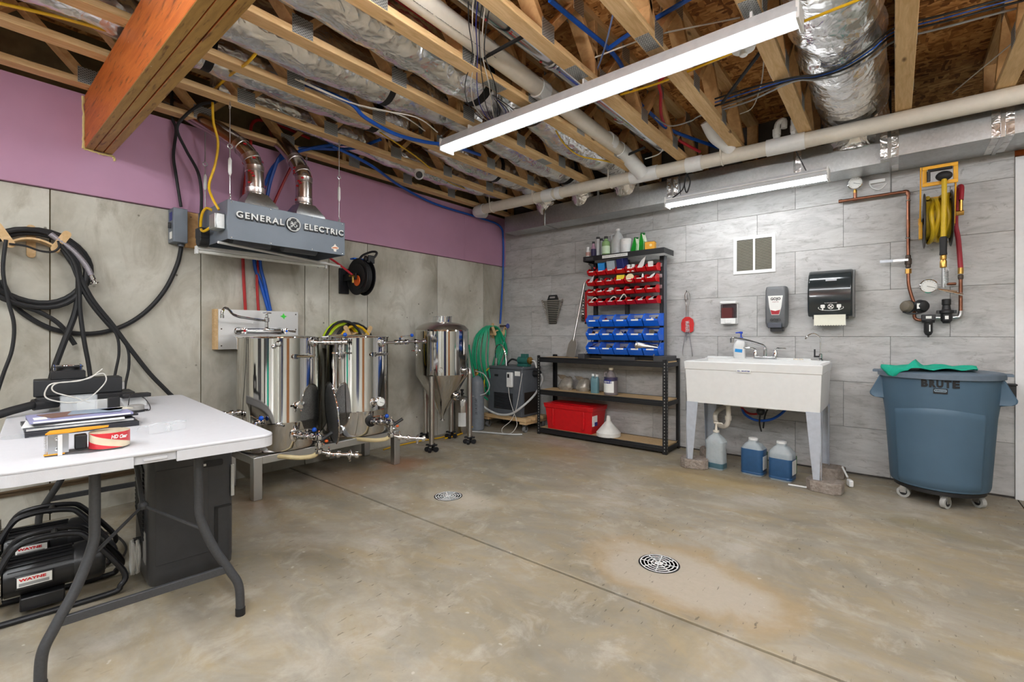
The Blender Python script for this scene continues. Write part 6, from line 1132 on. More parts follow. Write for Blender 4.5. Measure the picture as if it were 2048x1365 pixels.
obj('badge', MB().bx(-.985,-.885,4.0585,4.066,.852,.874), PAPER, t); text('lettering', 'E.L. MUSTEE', .012, DKBLUE, t, (-.935,4.058,.863), (1,0,0), (0,0,1), .0003, fit=.09, bold=.0006)
LGM = pl('leg_grey', (186,192,202), .4, .2)
for x, sx in ((-1.40,1),(-.415,-1)):
    for y, sy in ((4.085,1),(4.655,-1)):
        mb = MB(); w0, w1 = .10, .042
        mb.prism([(x,.58),(x+sx*w0,.58),(x+sx*w1+sx*.012,.082),(x+sx*.012,.082)], y, y+sy*.003, 'y'); mb.prism([(y,.58),(y+sy*w0,.58),(y+sy*w1+sy*.0,.082),(y,.082)], x+sx*.002, x+sx*.005, 'x')
        obj('leg', mb, LGM, t)
obj('outlet_trap', MB().tube(sp([(-1.12,4.33,.57),(-1.12,4.33,.42),(-1.14,4.34,.36),(-1.19,4.37,.345),(-1.24,4.40,.37),(-1.25,4.42,.44),(-1.24,4.55,.47),(-1.24,4.76,.47)],6), .02, 14).lathe([(.026,-.02),(.028,0),(.026,.02)], (-1.12,4.33,.43), (0,0,1), 14), PVC, t)
f = thing('sink_faucet', 'chrome two-handle faucet with a long raised spout on the sink', 'faucet', (-.895,4.65,.938)); fx_ = -.895
obj('base', MB().prism([(fx_+a,4.65+b) for a, b in rrect(.19,.05,.02)], .938, .962), MCHROME, f, bevel=.004)
obj('spout', MB().tube(sp([(fx_,4.65,.96),(fx_,4.65,1.03),(fx_-.01,4.635,1.055),(fx_-.05,4.60,1.075),(fx_-.12,4.50,1.105),(fx_-.19,4.40,1.125),(fx_-.205,4.38,1.12)],6), [.016]*8+[.013]*29, 14).tube([(fx_-.205,4.38,1.125),(fx_-.205,4.378,1.085)], [.018,.016], 14), MCHROME, f)
for s in (-1,1): h_ = obj('handle', MB().lathe([(.022,.0),(.022,.03),(.014,.045),(.012,.06)], (fx_+s*.08,4.65,.96), (0,0,1), 16).tube([(fx_+s*.075,4.65,1.015),(fx_+s*.10,4.64,1.035),(fx_+s*.17,4.61,1.035)], [.010,.009,.005], 10), MCHROME, f)
f = thing('filter_tap', 'slim chrome gooseneck water tap at the right of the sink', 'faucet', (-.478,4.64,.938)); p = V((-.478,4.64,.938))
obj('base', MB().lathe([(.022,0),(.022,.012),(.014,.02),(.014,.055),(.008,.06)], p, (0,0,1), 16), MCHROME, f); obj('neck', MB().tube(sp([p+V((0,0,.055)), p+V((0,0,.17)), p+V((-.015,-.005,.205)), p+V((-.045,-.015,.225)), p+V((-.08,-.025,.215)), p+V((-.105,-.03,.18))],6), .0055, 10), MCHROME, f); obj('lever', MB().tube([p+V((0,0,.035)), p+V((-.045,-.02,.035))], .007, 8).cyl(p+V((-.04,-.018,.035)), p+V((-.04,-.018,.095)), .006, n=8), BLK, f)
obj('stopper', MB().lathe([(.018,0),(.018,.01),(.01,.014),(0,.014)], (-.62,4.65,.938), n=14).lathe([(.018,0),(.018,.01),(.01,.014),(0,.014)], (-.66,4.65,.938), n=14), PVC, t)
x, y = -1.10, 4.63; f = thing('soap_pump', 'white hand soap bottle with a blue pump on the sink', 'bottle', (x,y,.938))
obj('bottle', MB().loft([[(x+a*s+o_,y+b*s,.938+z) for a, b in rrect(.10,.055,.025)] for z, s, o_ in ((0,.93,0),(.006,1,0),(.09,1.05,-.004),(.13,.95,0),(.165,.62,.008),(.175,.4,.012))]), WHT, f)
obj('label', MB().box((x-.002,y-.029,1.01), (.062,.002,.03), Matrix.Rotation(.1,3,'Y')), pl('aqua_label', (40,150,220), .4), f); obj('pump', MB().lathe([(.017,.17),(.017,.195),(.006,.197),(.006,.225),(.014,.228),(.014,.245),(0,.246)], (x+.012,y,.938), n=14).tube([(x+.012,y,1.178),(x-.03,y-.02,1.172)], [.008,.005], 8), pl('pump_blue', (30,70,190), .35), f)
# jugs under the sink
CJ = pl('milky_plastic', (206,216,220), .3, alpha=.55); BL = pl('blue_cleaner', (46,86,128), .3); BL2 = pl('dim_teal', (70,104,116), .3)
def square_jug(name, lab, x, y, rz, w, d, h, lv, liquid, group, pump=False):
    t = thing(name, lab, 'jug', (x,y,0), rz, group)
    def sec(s, z, ww=1., oy=0): return [(a*s*ww, b*s+oy, z) for a, b in rrect(w, d, min(w,d)*.24)]
    if pump: secs_ = [sec(.94,.0),sec(1,.012),sec(1.0,h*.05),sec(.94,h*.5),sec(.98,h*.62),sec(1.02,h*.70),sec(.75,h*.80),sec(.36,h*.88),sec(.30,h*.9),sec(.30,h*.94)]
    else: secs_ = [sec(.94,.0),sec(1,.012),sec(1.,h*.09),sec(.975,h*.1),sec(.975,h*.11),sec(1.,h*.12),sec(1.,h*.68),sec(.96,h*.73),sec(.6,h*.86,1.,-d*.06),sec(.42,h*.89,1.,-d*.1),sec(.38,h*.95,1.,-d*.1)]
    obj('bottle', MB().rings(secs_), CJ, t, False)
    k_ = 1 if pump else 1
    lq = [sec(.95,.004),sec(1.006,.014)] + ([] if pump else [sec(1.006,h*.088),sec(.981,h*.1),sec(.981,h*.11),sec(1.006,h*.122)]) + [sec(1.006,lv-.004),sec(1.0,lv)] ; obj('liquid', MB().rings(lq), liquid, t, False)
    if pump: obj('pump', MB().lathe([(.024,h*.93),(.026,h*.935),(.026,h*.98),(.012,h*.985),(.008,h*1.1),(.008,h*1.16),(.022,h*1.165),(.022,h*1.20),(0,h*1.205)], n=16).tube([(0,0,h*1.18),(.05,0,h*1.175),(.055,0,h*1.15)], .006, 8), PVC, t, False)
    else:
        obj('cap', MB().lathe([(.034,h*.945),(.036,h*.95),(.036,h*1.0),(.033,h*1.005),(0,h*1.005)], (0,-d*.1,0), n=22), WHT, t, False); obj('handle', MB().tube(sp([(0,d*.02,h*.93),(0,d*.25,h*.97),(0,d*.38,h*.86),(0,d*.44,h*.72)],5), .014, 10), CJ, t, False)
        obj('label', MB().box((w*.5+.0008,0,h*.36), (.0015,d*.62,h*.36)), PAPER, t, False); obj('label_edge', MB().box((w*.5+.0006,d*.36,h*.4), (.0012,d*.12,h*.46)), pl('label_green', (40,110,60), .5), t, False)
    return t
square_jug('pump_jug', 'nearly empty translucent jug with a hand pump under the sink', -1.195, 4.24, -.15, .155, .115, .335, .055, BL2, 'jugs under the sink', True)
square_jug('cleaner_jug', 'left jug of blue cleaner under the sink', -.905, 4.27, -.12, .17, .15, .30, .215, BL, 'jugs under the sink')
square_jug('cleaner_jug', 'right jug of blue cleaner under the sink', -.695, 4.25, -.12, .17, .15, .305, .175, BL, 'jugs under the sink')
one('spoon', MB().tube([(-.55,4.12,.008),(-.40,4.28,.085)] if 0 else [(-.63,4.10,.008),(-.52,4.10,.010),(-.49,4.12,.012)], .007, 6), WHT, 'white plastic strip on the floor by the right paver brick', 'strip')
t = thing('white_brush', 'small white brush leaning on the right back paver brick', 'brush', (-.30,4.42,0)); obj('handle', MB().tube([(-.32,4.50,.11),(-.28,4.40,.06)], .007, 8), WHT, t); obj('head', MB().box((-.262,4.36,.03), (.03,.06,.05), .4), WHT, t, bevel=.008)
one('supply_line', MB().tube(sp([(-1.10,4.72,.55),(-1.05,4.55,.46),(-.95,4.5,.41),(-.84,4.5,.42),(-.76,4.55,.47),(-.70,4.72,.55)],7), .011, 8), PEXB, 'blue water line looping under the sink', 'tubing'); one('supply_line', MB().tube(sp([(-1.12,4.72,.56),(-1.08,4.6,.5),(-1.0,4.56,.45),(-.9,4.6,.46)],7), .010, 8), PEXR, 'dark red water line under the sink', 'tubing')
t = thing('disposal_plug', 'black plug with two cords hanging under the sink', 'plug', (-.93,4.42,.4)); obj('plug', MB().ball((-.885,4.42,.50), .035, 14), BLK, t); obj('cord', MB().tube(sp([(-.885,4.42,.49),(-.90,4.45,.40),(-.915,4.6,.30)],5), .007, 7), BLK, t); obj('cord', MB().tube(sp([(-.82,4.5,.57),(-.86,4.48,.47),(-.90,4.6,.33)],5), .007, 7), BLK, t); obj('stem', MB().cyl((-.885,4.42,.52),(-.885,4.42,.57),.012), WHT, t)
# ---- wheeled bin
bc = V((.235,4.425,0)); BG = pl('bin_slate', (74,100,120), .5, var=.05, scale=5); front = (-bc).normalized(); fa = math.atan2(front.y, front.x)
t = thing('trash_bin', 'large slate blue wheeled trash bin with a flat lid', 'bin', (bc.x,bc.y,0))
def br_(z): return .262 + (z-.115)/(.885-.115)*.048
obj('body', MB().lathe([(0,.115),(.245,.115),(.258,.122),(.264,.145),(br_(.60),.60),(br_(.66)+.004,.66),(br_(.68)+.006,.68),(br_(.86)+.006,.86),(br_(.87)+.014,.865),(br_(.885)+.014,.885),(br_(.885)-.004,.885),(.25,.13)], bc, (0,0,1), 64), BG, t)
def cyl_patch(a0, a1, f0, f1, off, nA=24, nZ=6):
    rings_ = []
    for j in range(nZ+1):
        row = []
        for i in range(nA+1):
            s = i/nA; a = fa + math.radians(a0+(a1-a0)*s); z = f0(s)+(f1(s)-f0(s))*j/nZ; e = off if (0 < i < nA and 0 < j < nZ) else -.004
            r = br_(z)+e; row.append((bc.x+r*math.cos(a), bc.y+r*math.sin(a), z))
        rings_.append(row)
    mb = MB(); mb.v = [p for r_ in rings_ for p in r_]; n1 = nA+1
    mb.f = [(j*n1+i, j*n1+i+1, (j+1)*n1+i+1, (j+1)*n1+i) for j in range(nZ) for i in range(nA)]; return mb
obj('raised_panel', cyl_patch(-52, 52, lambda s: .13, lambda s: .655+.02*math.sin(s*PI*1.0)-.008*math.cos(s*6.28), .013, 32, 20), BG, t, sharp=80)
hx_ = V((-front.y, front.x, 0))
for s in (-1, 1):
    o = bc + hx_*s*.30; hn = MB(); w_ = V(front); 
    sec_ = lambda z, out, wd: [o+hx_*s*out+w_*wd+V((0,0,z)), o+hx_*s*out-w_*wd+V((0,0,z)), o+hx_*s*(out-.03)-w_*wd+V((0,0,z)), o+hx_*s*(out-.03)+w_*wd+V((0,0,z))]
    hn.rings([[o+hx_*s*(-.03)+w_*wd+V((0,0,z)) if k_ > 1 else o+hx_*s*out+w_*wd+V((0,0,z)) for k_, wd in enumerate((wq,-wq,-wq,wq))] for z, out, wq in ((.69,.0,.085),(.70,.055,.085),(.715,.075,.08),(.735,.076,.078),(.80,.045,.078),(.862,.018,.085))]); obj('handle', hn, BG, t, bevel=.008)
obj('lid', MB().lathe([(.326,.862),(.334,.862),(.334,.893),(.324,.902),(.30,.906),(.22,.912),(0,.918)], bc, (0,0,1), 64).box(bc+hx_*.335+V((0,0,.89)), (.05,.12,.016), fa+PI/2).box(bc-hx_*.335+V((0,0,.89)), (.05,.12,.016), fa+PI/2), pl('lid_slate', (98,112,126), .5), t)
for i, chx in enumerate('BRUTE'):
    a = fa + math.radians(-17.5 + (i+.5)*7 + 1.5); d = V((math.cos(a), math.sin(a), 0)); text('letter', chx, .062, INK, t, bc+d*(br_(.84)+.0075)+V((0,0,.832)), (-d.y,d.x,0), (0,0,1), .0008, fit=.035, bold=.004)
a = fa + math.radians(2); d = V((math.cos(a), math.sin(a), 0)); c = bc+d*(br_(.79)+.0068)+V((0,0,.787)); u = V((-d.y,d.x,0))
obj('logo_plate', MB().loft([[c+u*p+V((0,0,q))+d*s for p, q in rrect(.07,.034,.004)] for s in (0,.002)]), INK, t); obj('logo_oval', MB().loft([[c+u*p+V((0,0,q+.003))+d*s for p, q in rrect(.062,.018,.008)] for s in (.002,.003)]), pl('logo_grey', (130,150,164), .5), t); text('logo_text', 'Rubbermaid', .011, INK, t, c+d*.0035+V((0,0,.003)), u, (0,0,1), .0003, fit=.052, bold=.0003)
dy_ = thing('bin_dolly', 'black round dolly with grey casters under the slate bin', 'dolly', (bc.x,bc.y,0)); obj('deck', MB().lathe([(0,.082),(.225,.082),(.243,.09),(.243,.113),(0,.114)], bc, (0,0,1), 48), BLK, dy_)
for i in range(5):
    a = fa + math.radians(10+72*i); p = bc+V((math.cos(a), math.sin(a), 0))*.205; ta = V((math.cos(a+.9), math.sin(a+.9), 0)); c_w = obj('caster', MB().cyl(p-ta*.014+V((0,0,.038)), p+ta*.014+V((0,0,.038)), .038, n=20), pl('wheel_grey', (176,176,172), .5), dy_); obj('hub', MB().cyl(p-ta*.0155+V((0,0,.038)), p+ta*.0155+V((0,0,.038)), .022, n=16), BLK, c_w); obj('fork', MB().box(p+ta*.019+V((0,0,.06)), (.034,.004,.05), math.atan2(ta.y,ta.x)+PI/2).box(p-ta*.019+V((0,0,.06)), (.034,.004,.05), math.atan2(ta.y,ta.x)+PI/2).box(p+V((0,0,.081)), (.034,.044,.008), math.atan2(ta.y,ta.x)+PI/2), MGALV, c_w)
# teal cloth on the lid
rr = random.Random(11); nA, nB = 26, 14; vs_, fs_ = [], []
for j in range(nB+1):
    for i in range(nA+1):
        s, q = i/nA, j/nB; wob = .02*math.sin(s*9+q*3); px_ = -.31+.50*s; py_ = -.14 + .36*(q-.3)*(1-.45*abs(s-.45)) + wob - .10*(1-s)
        r_ = math.hypot(px_, py_); lz = .922 + .016*abs(math.sin(s*11+q*5)) + .045*math.exp(-((s-.38)/.05)**2)*(q > .1) + .012*math.exp(-((q-.8)/.15)**2)*(s > .5)
        if r_ > .337: k_ = .337/r_; px_ *= k_; py_ *= k_; lz = .918-min(.05, (r_-.337)*.8)
        d = front*(-py_*1.0) + hx_*px_; vs_.append((bc.x+d.x, bc.y+d.y, lz))
m_ = MB(); m_.v = vs_; m_.f = [(j*(nA+1)+i, j*(nA+1)+i+1, (j+1)*(nA+1)+i+1, (j+1)*(nA+1)+i) for j in range(nB) for i in range(nA)]
o = one('teal_cloth', m_, pl('teal_cloth', (16,170,140), .85, var=.06, scale=60, bump=.3, bs=300), 'crumpled teal cloth lying on the slate bin lid', 'cloth', sharp=80); so = o.modifiers.new('thick', 'SOLIDIFY'); so.thickness = .004
one('wall_box', MB().bx(.585,.652,YB-.06,YB-.001,.70,.80).bx(.58,.657,YB-.065,YB-.001,.80,.812), BLK, 'small black box on the wall beside the slate bin', 'box', bevel=.003)
# ---- floor drains
for x, y, lab in ((-2.469,2.287,'round white floor drain near the kettles'),(-.919,2.287,'round white floor drain in the middle of the room')):
    t = thing('floor_drain', lab, 'drain', (x,y,0), group='floor drains'); obj('hole_shade', MB().lathe([(.101,.0006),(0,.0007)], (x,y,0), n=36), INK, t)  # flat black disc paints the darkness of the drain hole
    g = MB()
    for r in (.090,.072,.054,.036,.017): g.lathe([(r-.0024,.0009),(r-.0024,.003),(r+.0024,.003),(r+.0024,.0009)], (x,y,0), n=36)
    for k_ in range(8): g.box((x+.046*math.cos(k_*PI/4+.2), y+.046*math.sin(k_*PI/4+.2), .0022), (.088,.004,.002), k_*PI/4+.2)
    obj('grate', g, WHT, t)
# ================================================================== FOLDING TABLE AND WHAT IS ROUND IT
TA = math.radians(-5); TC = V((-2.947,.558,0)); TR = Matrix.Rotation(TA,3,'Z'); TZ = .742
def TL(x, y, z=0): return tuple(TC + TR @ V((x,y,0)) + V((0,0,z)))
TW = pl('table_white', (208,208,212), .45, var=.02, scale=40, bump=.15, bs=350)
tb = thing('folding_table', 'white plastic folding table with grey steel legs', 'table', tuple(TC), TA)
obj('top', MB().prism(rrect(1.83,.81,.06,6), TZ-.014, TZ), TW, tb, False, .005)
n_ = rrect(1.83,.81,.06,6); inn = rrect(1.80,.78,.05,6); sk = MB(); N_ = len(n_)
for i in range(N_):
    a, b, c, d = n_[i], n_[(i+1) % N_], inn[(i+1) % N_], inn[i]
    if a[0] > .91 and b[0] > .91 and a[1]*b[1] < 0: 
        for y0, y1 in ((-.345,-.062),(.062,.345)): sk.bx(.900,.915,y0,y1,TZ-.05,TZ-.013)
        continue
    sk._a([(*a,TZ-.05),(*b,TZ-.05),(*c,TZ-.05),(*d,TZ-.05),(*a,TZ-.013),(*b,TZ-.013),(*c,TZ-.013),(*d,TZ-.013)], [(0,1,2,3),(4,5,6,7),(0,1,5,4),(1,2,6,5),(2,3,7,6),(3,0,4,7)])
obj('edge_skirt', sk, TW, tb, False); obj('grip_notch', MB().bx(.888,.905,-.062,.062,TZ-.044,TZ-.013).bx(.905,.909,-.035,.035,TZ-.036,TZ-.026), TW, tb, False, .003)
LM = pl('leg_charcoal', (72,73,76), .45, .3, .1, 120)
for s in (1,-1):
    for q in (1,-1):
        lg = obj('leg', MB().tube(sp([(s*.79,q*.155,TZ-.03),(s*.79,q*.155,.50),(s*.795,q*.16,.42),(s*.81,q*.20,.30),(s*.828,q*.255,.19),(s*.838,q*.285,.12),(s*.84,q*.29,.018)],7), .0165, 12), LM, tb, False)
        obj('foot_cap', MB().tube([(s*.84,q*.29,0),(s*.84,q*.29,.03)], .0185, 12), BLK, lg, False)
    obj('cross_bar', MB().bx(s*.826-.008,s*.826+.008,-.25,.25,.185,.215), LM, tb, False, .002); obj('top_bar', MB().tube([(s*.79,-.3,TZ-.03),(s*.79,.3,TZ-.03)], .014, 10), LM, tb, False)
    br = obj('brace', MB().tube([(s*.80,-.165,.38),(s*.62,0,.47),(s*.80,.165,.38)], .007, 8), LM, tb, False); obj('brace_rod', MB().tube([(s*.62,0,.47),(s*.30,0,TZ-.03)], .009, 8).ball((s*.62,0,.47), .018, 10), LM, br, False)
for q in (1,-1): obj('side_rail', MB().bx(-.84,.84,q*.31-.012,q*.31+.012,TZ-.045,TZ-.02), LM, tb, False)
# stack of papers and folders
def leaf(name, x, y, z, w, d, h, m, lab, cat, rz=0, parts=None, bevel=.001):
    t = thing(name, lab, cat, TL(x,y,z), TA+rz); obj('cover', MB().bx(-d/2,d/2,-w/2,w/2,0,h), m, t, False, bevel)
    for nm, args, mm in (parts or []): obj(nm, MB().bx(*args), mm, t, False)
    return t
zs = TZ+.0005; DK = pl('folder_black', (40,40,46), .4); GP = pl('page_grey', (206,206,204), .7); LV = pl('lavender', (152,152,190), .45)
sx, sy_ = .16, -.165
leaf('laptop_base', sx, sy_+.01, zs, .36, .27, .02, DK, 'black flat case at the bottom of the paper stack', 'case', .03); zs += .0205
leaf('ring_binder', sx-.01, sy_, zs, .35, .25, .014, pl('slate_folder', (62,64,72), .4), 'dark folder in the paper stack with a grey page edge', 'folder', .06, [('page_edge',(.1245,.1255,-.17,.17,.003,.011),GP)]); zs += .0145
leaf('magazine', sx+.005, sy_-.01, zs, .32, .22, .006, PAPER, 'white magazine in the middle of the paper stack', 'magazine', -.05); zs += .0065
leaf('folder', sx-.015, sy_+.015, zs, .34, .24, .008, DK, 'black folder under the lavender folder', 'folder', .1); zs += .0085
leaf('lavender_folder', sx-.01, sy_+.005, zs, .33, .24, .010, LV, 'lavender binder near the top of the paper stack', 'binder', .06, [('page_edge',(.1195,.1205,-.155,.155,.002,.008),PAPER),('cover_mark',(.0,.08,-.15,-.11,.0101,.0106),PAPER)]); zs += .0105
leaf('photo_sheet', sx-.03, sy_-.03, zs, .17, .15, .002, pl('rust_print', (128,96,84), .4), 'brown printed sheet on the left of the stack top', 'sheet', .3); leaf('photo_sheet', sx-.03, sy_+.06, zs+.002, .18, .13, .002, pl('sky_print', (150,166,182), .4), 'pale blue printed sheet on top of the paper stack', 'sheet', -.15); leaf('card', sx-.05, sy_+.13, zs, .10, .08, .004, pl('ivory', (220,214,196), .5), 'ivory card at the right of the stack top', 'card', .4)
# black controller, fan, boxes
leaf('white_box', -.55, .0, TZ+.0005, .30, .22, .055, WHT, 'flat white box under the black controller', 'box', .04, None, .003)
leaf('black_slab', -.56, -.10, TZ+.056, .40, .20, .028, BLK, 'flat black device on the white box', 'device', .02, None, .004)
pc = thing('controller_box', 'long black controller box with a fan housing on top', 'controller', TL(-.60,-.12,TZ+.0845), TA)
obj('case', MB().bx(-.08,.08,-.19,.17,0,.085), pl('crackle_black', (36,37,40), .5, bump=.3, bs=400), pc, False, .004); obj('fan_housing', MB().bx(-.06,.06,-.125,.015,.085,.128), BLK, pc, False, .003)
fn = obj('fan', MB().bx(-.058,.058,-.115,.005,.150,.156).bx(-.058,.058,-.115,.005,.128,.133).cyl((0,-.055,.13),(0,-.055,.155),.05,n=20), BLK, pc, False); 
gm = MB()
for r in (.018,.030,.042,.053): gm.torus((0,-.055,.158), r, .0015, (0,0,1), 24, 5)
obj('finger_guard', gm, MCHROME, fn, False)
for a in (-.05,.05):
    for b in (-.107,-.003): obj('fan_screw', MB().cyl((a,b,.128),(a,b,.162),.006,n=8), MCHROME, fn, False)
obj('mains_socket', MB().bx(-.03,.03,.17,.185,.01,.05), WHT, pc, False)
leaf('adapter', -.42, .10, TZ+.056, .13, .06, .022, BLK, 'small black power adapter beside the controller', 'adapter', .1, None, .004)
t = thing('hose_connector', 'thick black hose running off the left of the table', 'hose', TL(-.5,-.33,TZ)); obj('hose', MB().tube(sp([TL(-.40,-.62,TZ+.0),TL(-.40,-.46,TZ+.015),TL(-.43,-.38,TZ+.035),TL(-.47,-.31,TZ+.05)],6), .0205, 12), RUB, t); obj('coupler', MB().tube([TL(-.47,-.31,TZ+.05),TL(-.51,-.22,TZ+.055)], [.03,.032], 14), BLK, t)
one('white_cable', MB().tube(sp([onX(a,b,-3.32) for a, b in ((205,738),(196,745),(178,757),(140,764),(104,768),(92,780),(90,793),(104,801),(140,806),(172,800),(196,782),(212,762),(208,748),(192,750),(160,762),(118,766),(104,775),(112,786),(150,796),(180,806))], 6), .0032, 6), CABW, 'white cable coiled loosely in front of the controller', 'cable')
AC_ = pl('clear_acrylic', (226,230,232), .08, alpha=.28); ax_, ay = -.40, -.14
t = thing('acrylic_box', 'small clear acrylic box in front of the controller', 'box', TL(ax_,ay,TZ), TA); 
for a in ((-.04,.04,-.072,-.069),(-.04,.04,.069,.072)): obj('end_wall', MB().bx(*a,.001,.09), AC_, t, False)
for a in (-.04,.037): obj('side_wall', MB().bx(a,a+.003,-.069,.069,.001,.09), AC_, t, False)
one('black_cube', MB().box(TL(-.38,.0,TZ+.036), (.05,.05,.07), TA), BLK, 'black cube beside the acrylic box', 'cube', bevel=.003)
t = thing('grey_puck', 'round grey puck with a black cord on the table', 'puck', TL(-.20,.075,TZ)); p = V(TL(-.20,.075,TZ)); obj('puck', MB().lathe([(.036,.012),(.036,.034),(.03,.038),(0,.038)], p, n=28), GRYP if 0 else pl('puck_grey', (150,148,144), .5), t); obj('rubber_base', MB().lathe([(.03,0),(.038,.002),(.038,.012),(.034,.013)], p, n=28), BLK, t); obj('cord', MB().tube(sp([p+V((-.02,-.03,.02)), p+V((-.03,-.02,.08)), p+V((-.06,.0,.09)), p+V((-.05,.05,.06)), p+V((.0,.06,.004)), p+V((.03,-.02,.004)), p+V((.03,-.05,.03))],6), .0025, 6), BLK, t)
one('pen', MB().tube([TL(-.22,.13,TZ+.004),TL(-.25,.02,TZ+.004)], .004, 6), BLK, 'thin black pen beside the grey puck', 'pen')
# tape dispenser
tg = thing('tape_dispenser', 'orange tape dispenser with a red and white roll at the table edge', 'tape dispenser', TL(.735,-.16,TZ), TA); ORG = pl('dispenser_orange', (238,160,36), .4); r0 = (0,.05)
obj('lower_plate', MB().prism([(-.035,-.11),(.03,-.12),(.03,-.07),(.055,-.01),(.055,.08),(.01,.105),(-.04,.085),(-.05,.0)], .001, .004), pl('dark_plate', (86,84,86), .4), tg, False); obj('upper_plate', MB().prism([(-.04,-.105),(.026,-.118),(.03,-.06),(-.005,.045),(-.03,.05),(-.045,-.02)], .074, .078), ORG, tg, False)
obj('orange_foot', MB().prism([(-.02,-.115),(.032,-.122),(.034,-.07),(-.01,-.068)], .0045, .008), ORG, tg, False)
rl = obj('tape_roll', MB().lathe([(.038,.006),(.058,.006),(.058,.062),(.038,.062)], (*r0,0), n=40), pl('tape_clear', (226,210,180), .2, coat=.4), tg, False)
def band(a0, a1, f0, f1, n=14): return MB().rings([[(r0[0]+.0586*math.cos(math.radians(a0+(a1-a0)*i/n)), r0[1]+.0586*math.sin(math.radians(a0+(a1-a0)*i/n)), f(i/n)) for i in range(n+1)] for f in (f0, f1)], cap=False)
RB_ = pl('tape_red', (214,52,60), .3, coat=.3); obj('red_band', band(-75, 75, lambda s: .060-.042*s, lambda s: .061), RB_, rl, False); obj('red_band', band(-85, 30, lambda s: .0065, lambda s: .034-.027*s), RB_, rl, False)
for s, a0, zc in (('HD',8,.046),('Clear',34,.044)):
    a = math.radians(a0); d = TR @ V((math.cos(a), math.sin(a), 0)); text('lettering', s, .018, PAPER, rl, V(TL(.735,-.16,TZ)) + TR @ V((r0[0],r0[1],0)) + d*.0589 + V((0,0,zc)), (-d.y,d.x,0), (0,0,1), .0003, fit=.02 if s == 'HD' else .027, bold=.0006, shear=.2)
obj('metal_front', MB().bx(.0,.030,-.112,-.108,.008,.074).bx(.027,.030,-.108,-.06,.008,.074), MALU, tg, False); tt = MB()
for i in range(12): tt.prism([(-.122,.010+i*.0053),(-.114,.0085+i*.0053),(-.114,.0135+i*.0053)], .024, .026, 'x')
obj('teeth', tt, MALU, tg, False, kind='stuff'); obj('wiper', MB().box((.036,-.082,.036), (.002,.012,.07), .5), WHT, tg, False); obj('handle', MB().bx(-.02,.018,-.045,-.012,.010,.06), BLK, tg, False, .004)
for z in (.022,.058): obj('rivet', MB().lathe([(.006,0),(.005,.003),(0,.004)], (.030,-.09,z), (1,0,0), 10), MCHROME, tg, False)
# safety glasses, clear visor
GL = pl('clear_lens', (236,240,242), .05, alpha=.16, var=.01); t = thing('safety_glasses', 'clear safety glasses lying on the white table', 'glasses', TL(.55,.09,TZ), TA+.25)
for s in (-1,1):
    obj('lens', MB().rings([[(.004+.03*math.cos(a)*.35 + q*.006, s*.037+.033*math.sin(a*1.0)*.98, .003+q*.042*(1-.25*abs(math.sin(a))**3)) for a in (-1.3+2.6*i/10 for i in range(11))] for q in (0,.5,1)], cap=False), GL, t, False)
    obj('temple', MB().tube(sp([(.005,s*.07,.035),(-.04,s*.073,.03),(-.10,s*.066,.012),(-.125,s*.06,.004)],5), .0025, 6), pl('clear_frame', (226,230,232), .1, alpha=.45), t, False)
obj('brow_bar', MB().tube(sp([(.004,-.072,.036),(.014,-.036,.045),(.012,0,.04),(.014,.036,.045),(.004,.072,.036)],6), .0022, 6), pl('clear_frame', (226,230,232), .1, alpha=.45), t, False); obj('nose_bridge', MB().tube(sp([(.014,-.010,.004),(.018,0,.028),(.014,.010,.004)],5), .002, 6), pl('clear_frame', (226,230,232), .1, alpha=.45), t, False)
one('clear_visor', MB().prism([TL(a,b)[:2] for a, b in rrect(.10,.16,.045,6,.25,-.36+.04)], TZ+.001, TZ+.004), GL, 'flat clear plastic visor left of the paper stack', 'visor')
# ---- dehumidifier under the table
da = -.08; dh = thing('dehumidifier', 'dark grey portable dehumidifier under the table', 'dehumidifier', (-2.69,.745,0), da); DG = pl('dehumidifier_grey', (54,55,58), .28, var=.08); D2 = pl('dehumidifier_dark', (44,45,48), .45)
w_, d_, h_ = .335, .36, .64
obj('body', MB().loft([[(a*s_,b*s_,z) for a, b in rrect(d_,w_,.035,4)] for z, s_ in ((.035,.94),(.05,.985),(.09,1),(.58,1),(.63,.98),(h_,.9))]), DG, dh, False)
obj('face_panel', MB().prism([(a,b) for a, b in ((-.14,.13),(.06,.13),(.06,.55),(-.14,.55))], d_/2+.0005, d_/2+.003, 'x'), DG, dh, False, .003)
obj('handle_recess', MB().prism([(.075+a,.545+b) for a, b in rrect(.09,.03,.008)], d_/2+.0005, d_/2+.004, 'x'), INK, dh, False); obj('handle_tab', MB().bx(d_/2+.004,d_/2+.006,.035,.05,.538,.548), WHT, dh, False)
obj('tank_slot', MB().bx(d_/2+.0005,d_/2+.003,.085,.10,.16,.33).bx(d_/2+.0005,d_/2+.003,.085,.155,.325,.335), INK, dh, False); obj('side_label', MB().bx(d_/2-.02,d_/2+.0012,w_/2-.012,w_/2+.0012,.37,.52), pl('pale_label', (186,186,180), .6), dh, False)
for i in range(17): obj('grille_slat', MB().box((-.02,-w_/2-.003,.28+i*.019), (.24,.006,.008), Matrix.Rotation(.45,3,'Y')), D2, dh, False)
obj('rating_label', MB().bx(.06,.13,-w_/2-.0012,-w_/2-.0002,.13,.27), pl('label_dim', (150,150,150), .6), dh, False)
obj('cord_wrap', MB().tube([(.02+.035*math.cos(q*.5)*(1+.1*math.sin(q)), -w_/2-.025-.012*math.sin(q*.37), .14+.075*math.sin(q*.5)) for q in range(52)], .007, 7), pl('cord_grey', (176,174,168), .5), dh, False); obj('cord_hook', MB().bx(.0,.03,-w_/2-.03,-w_/2,.20,.22), BLK, dh, False)
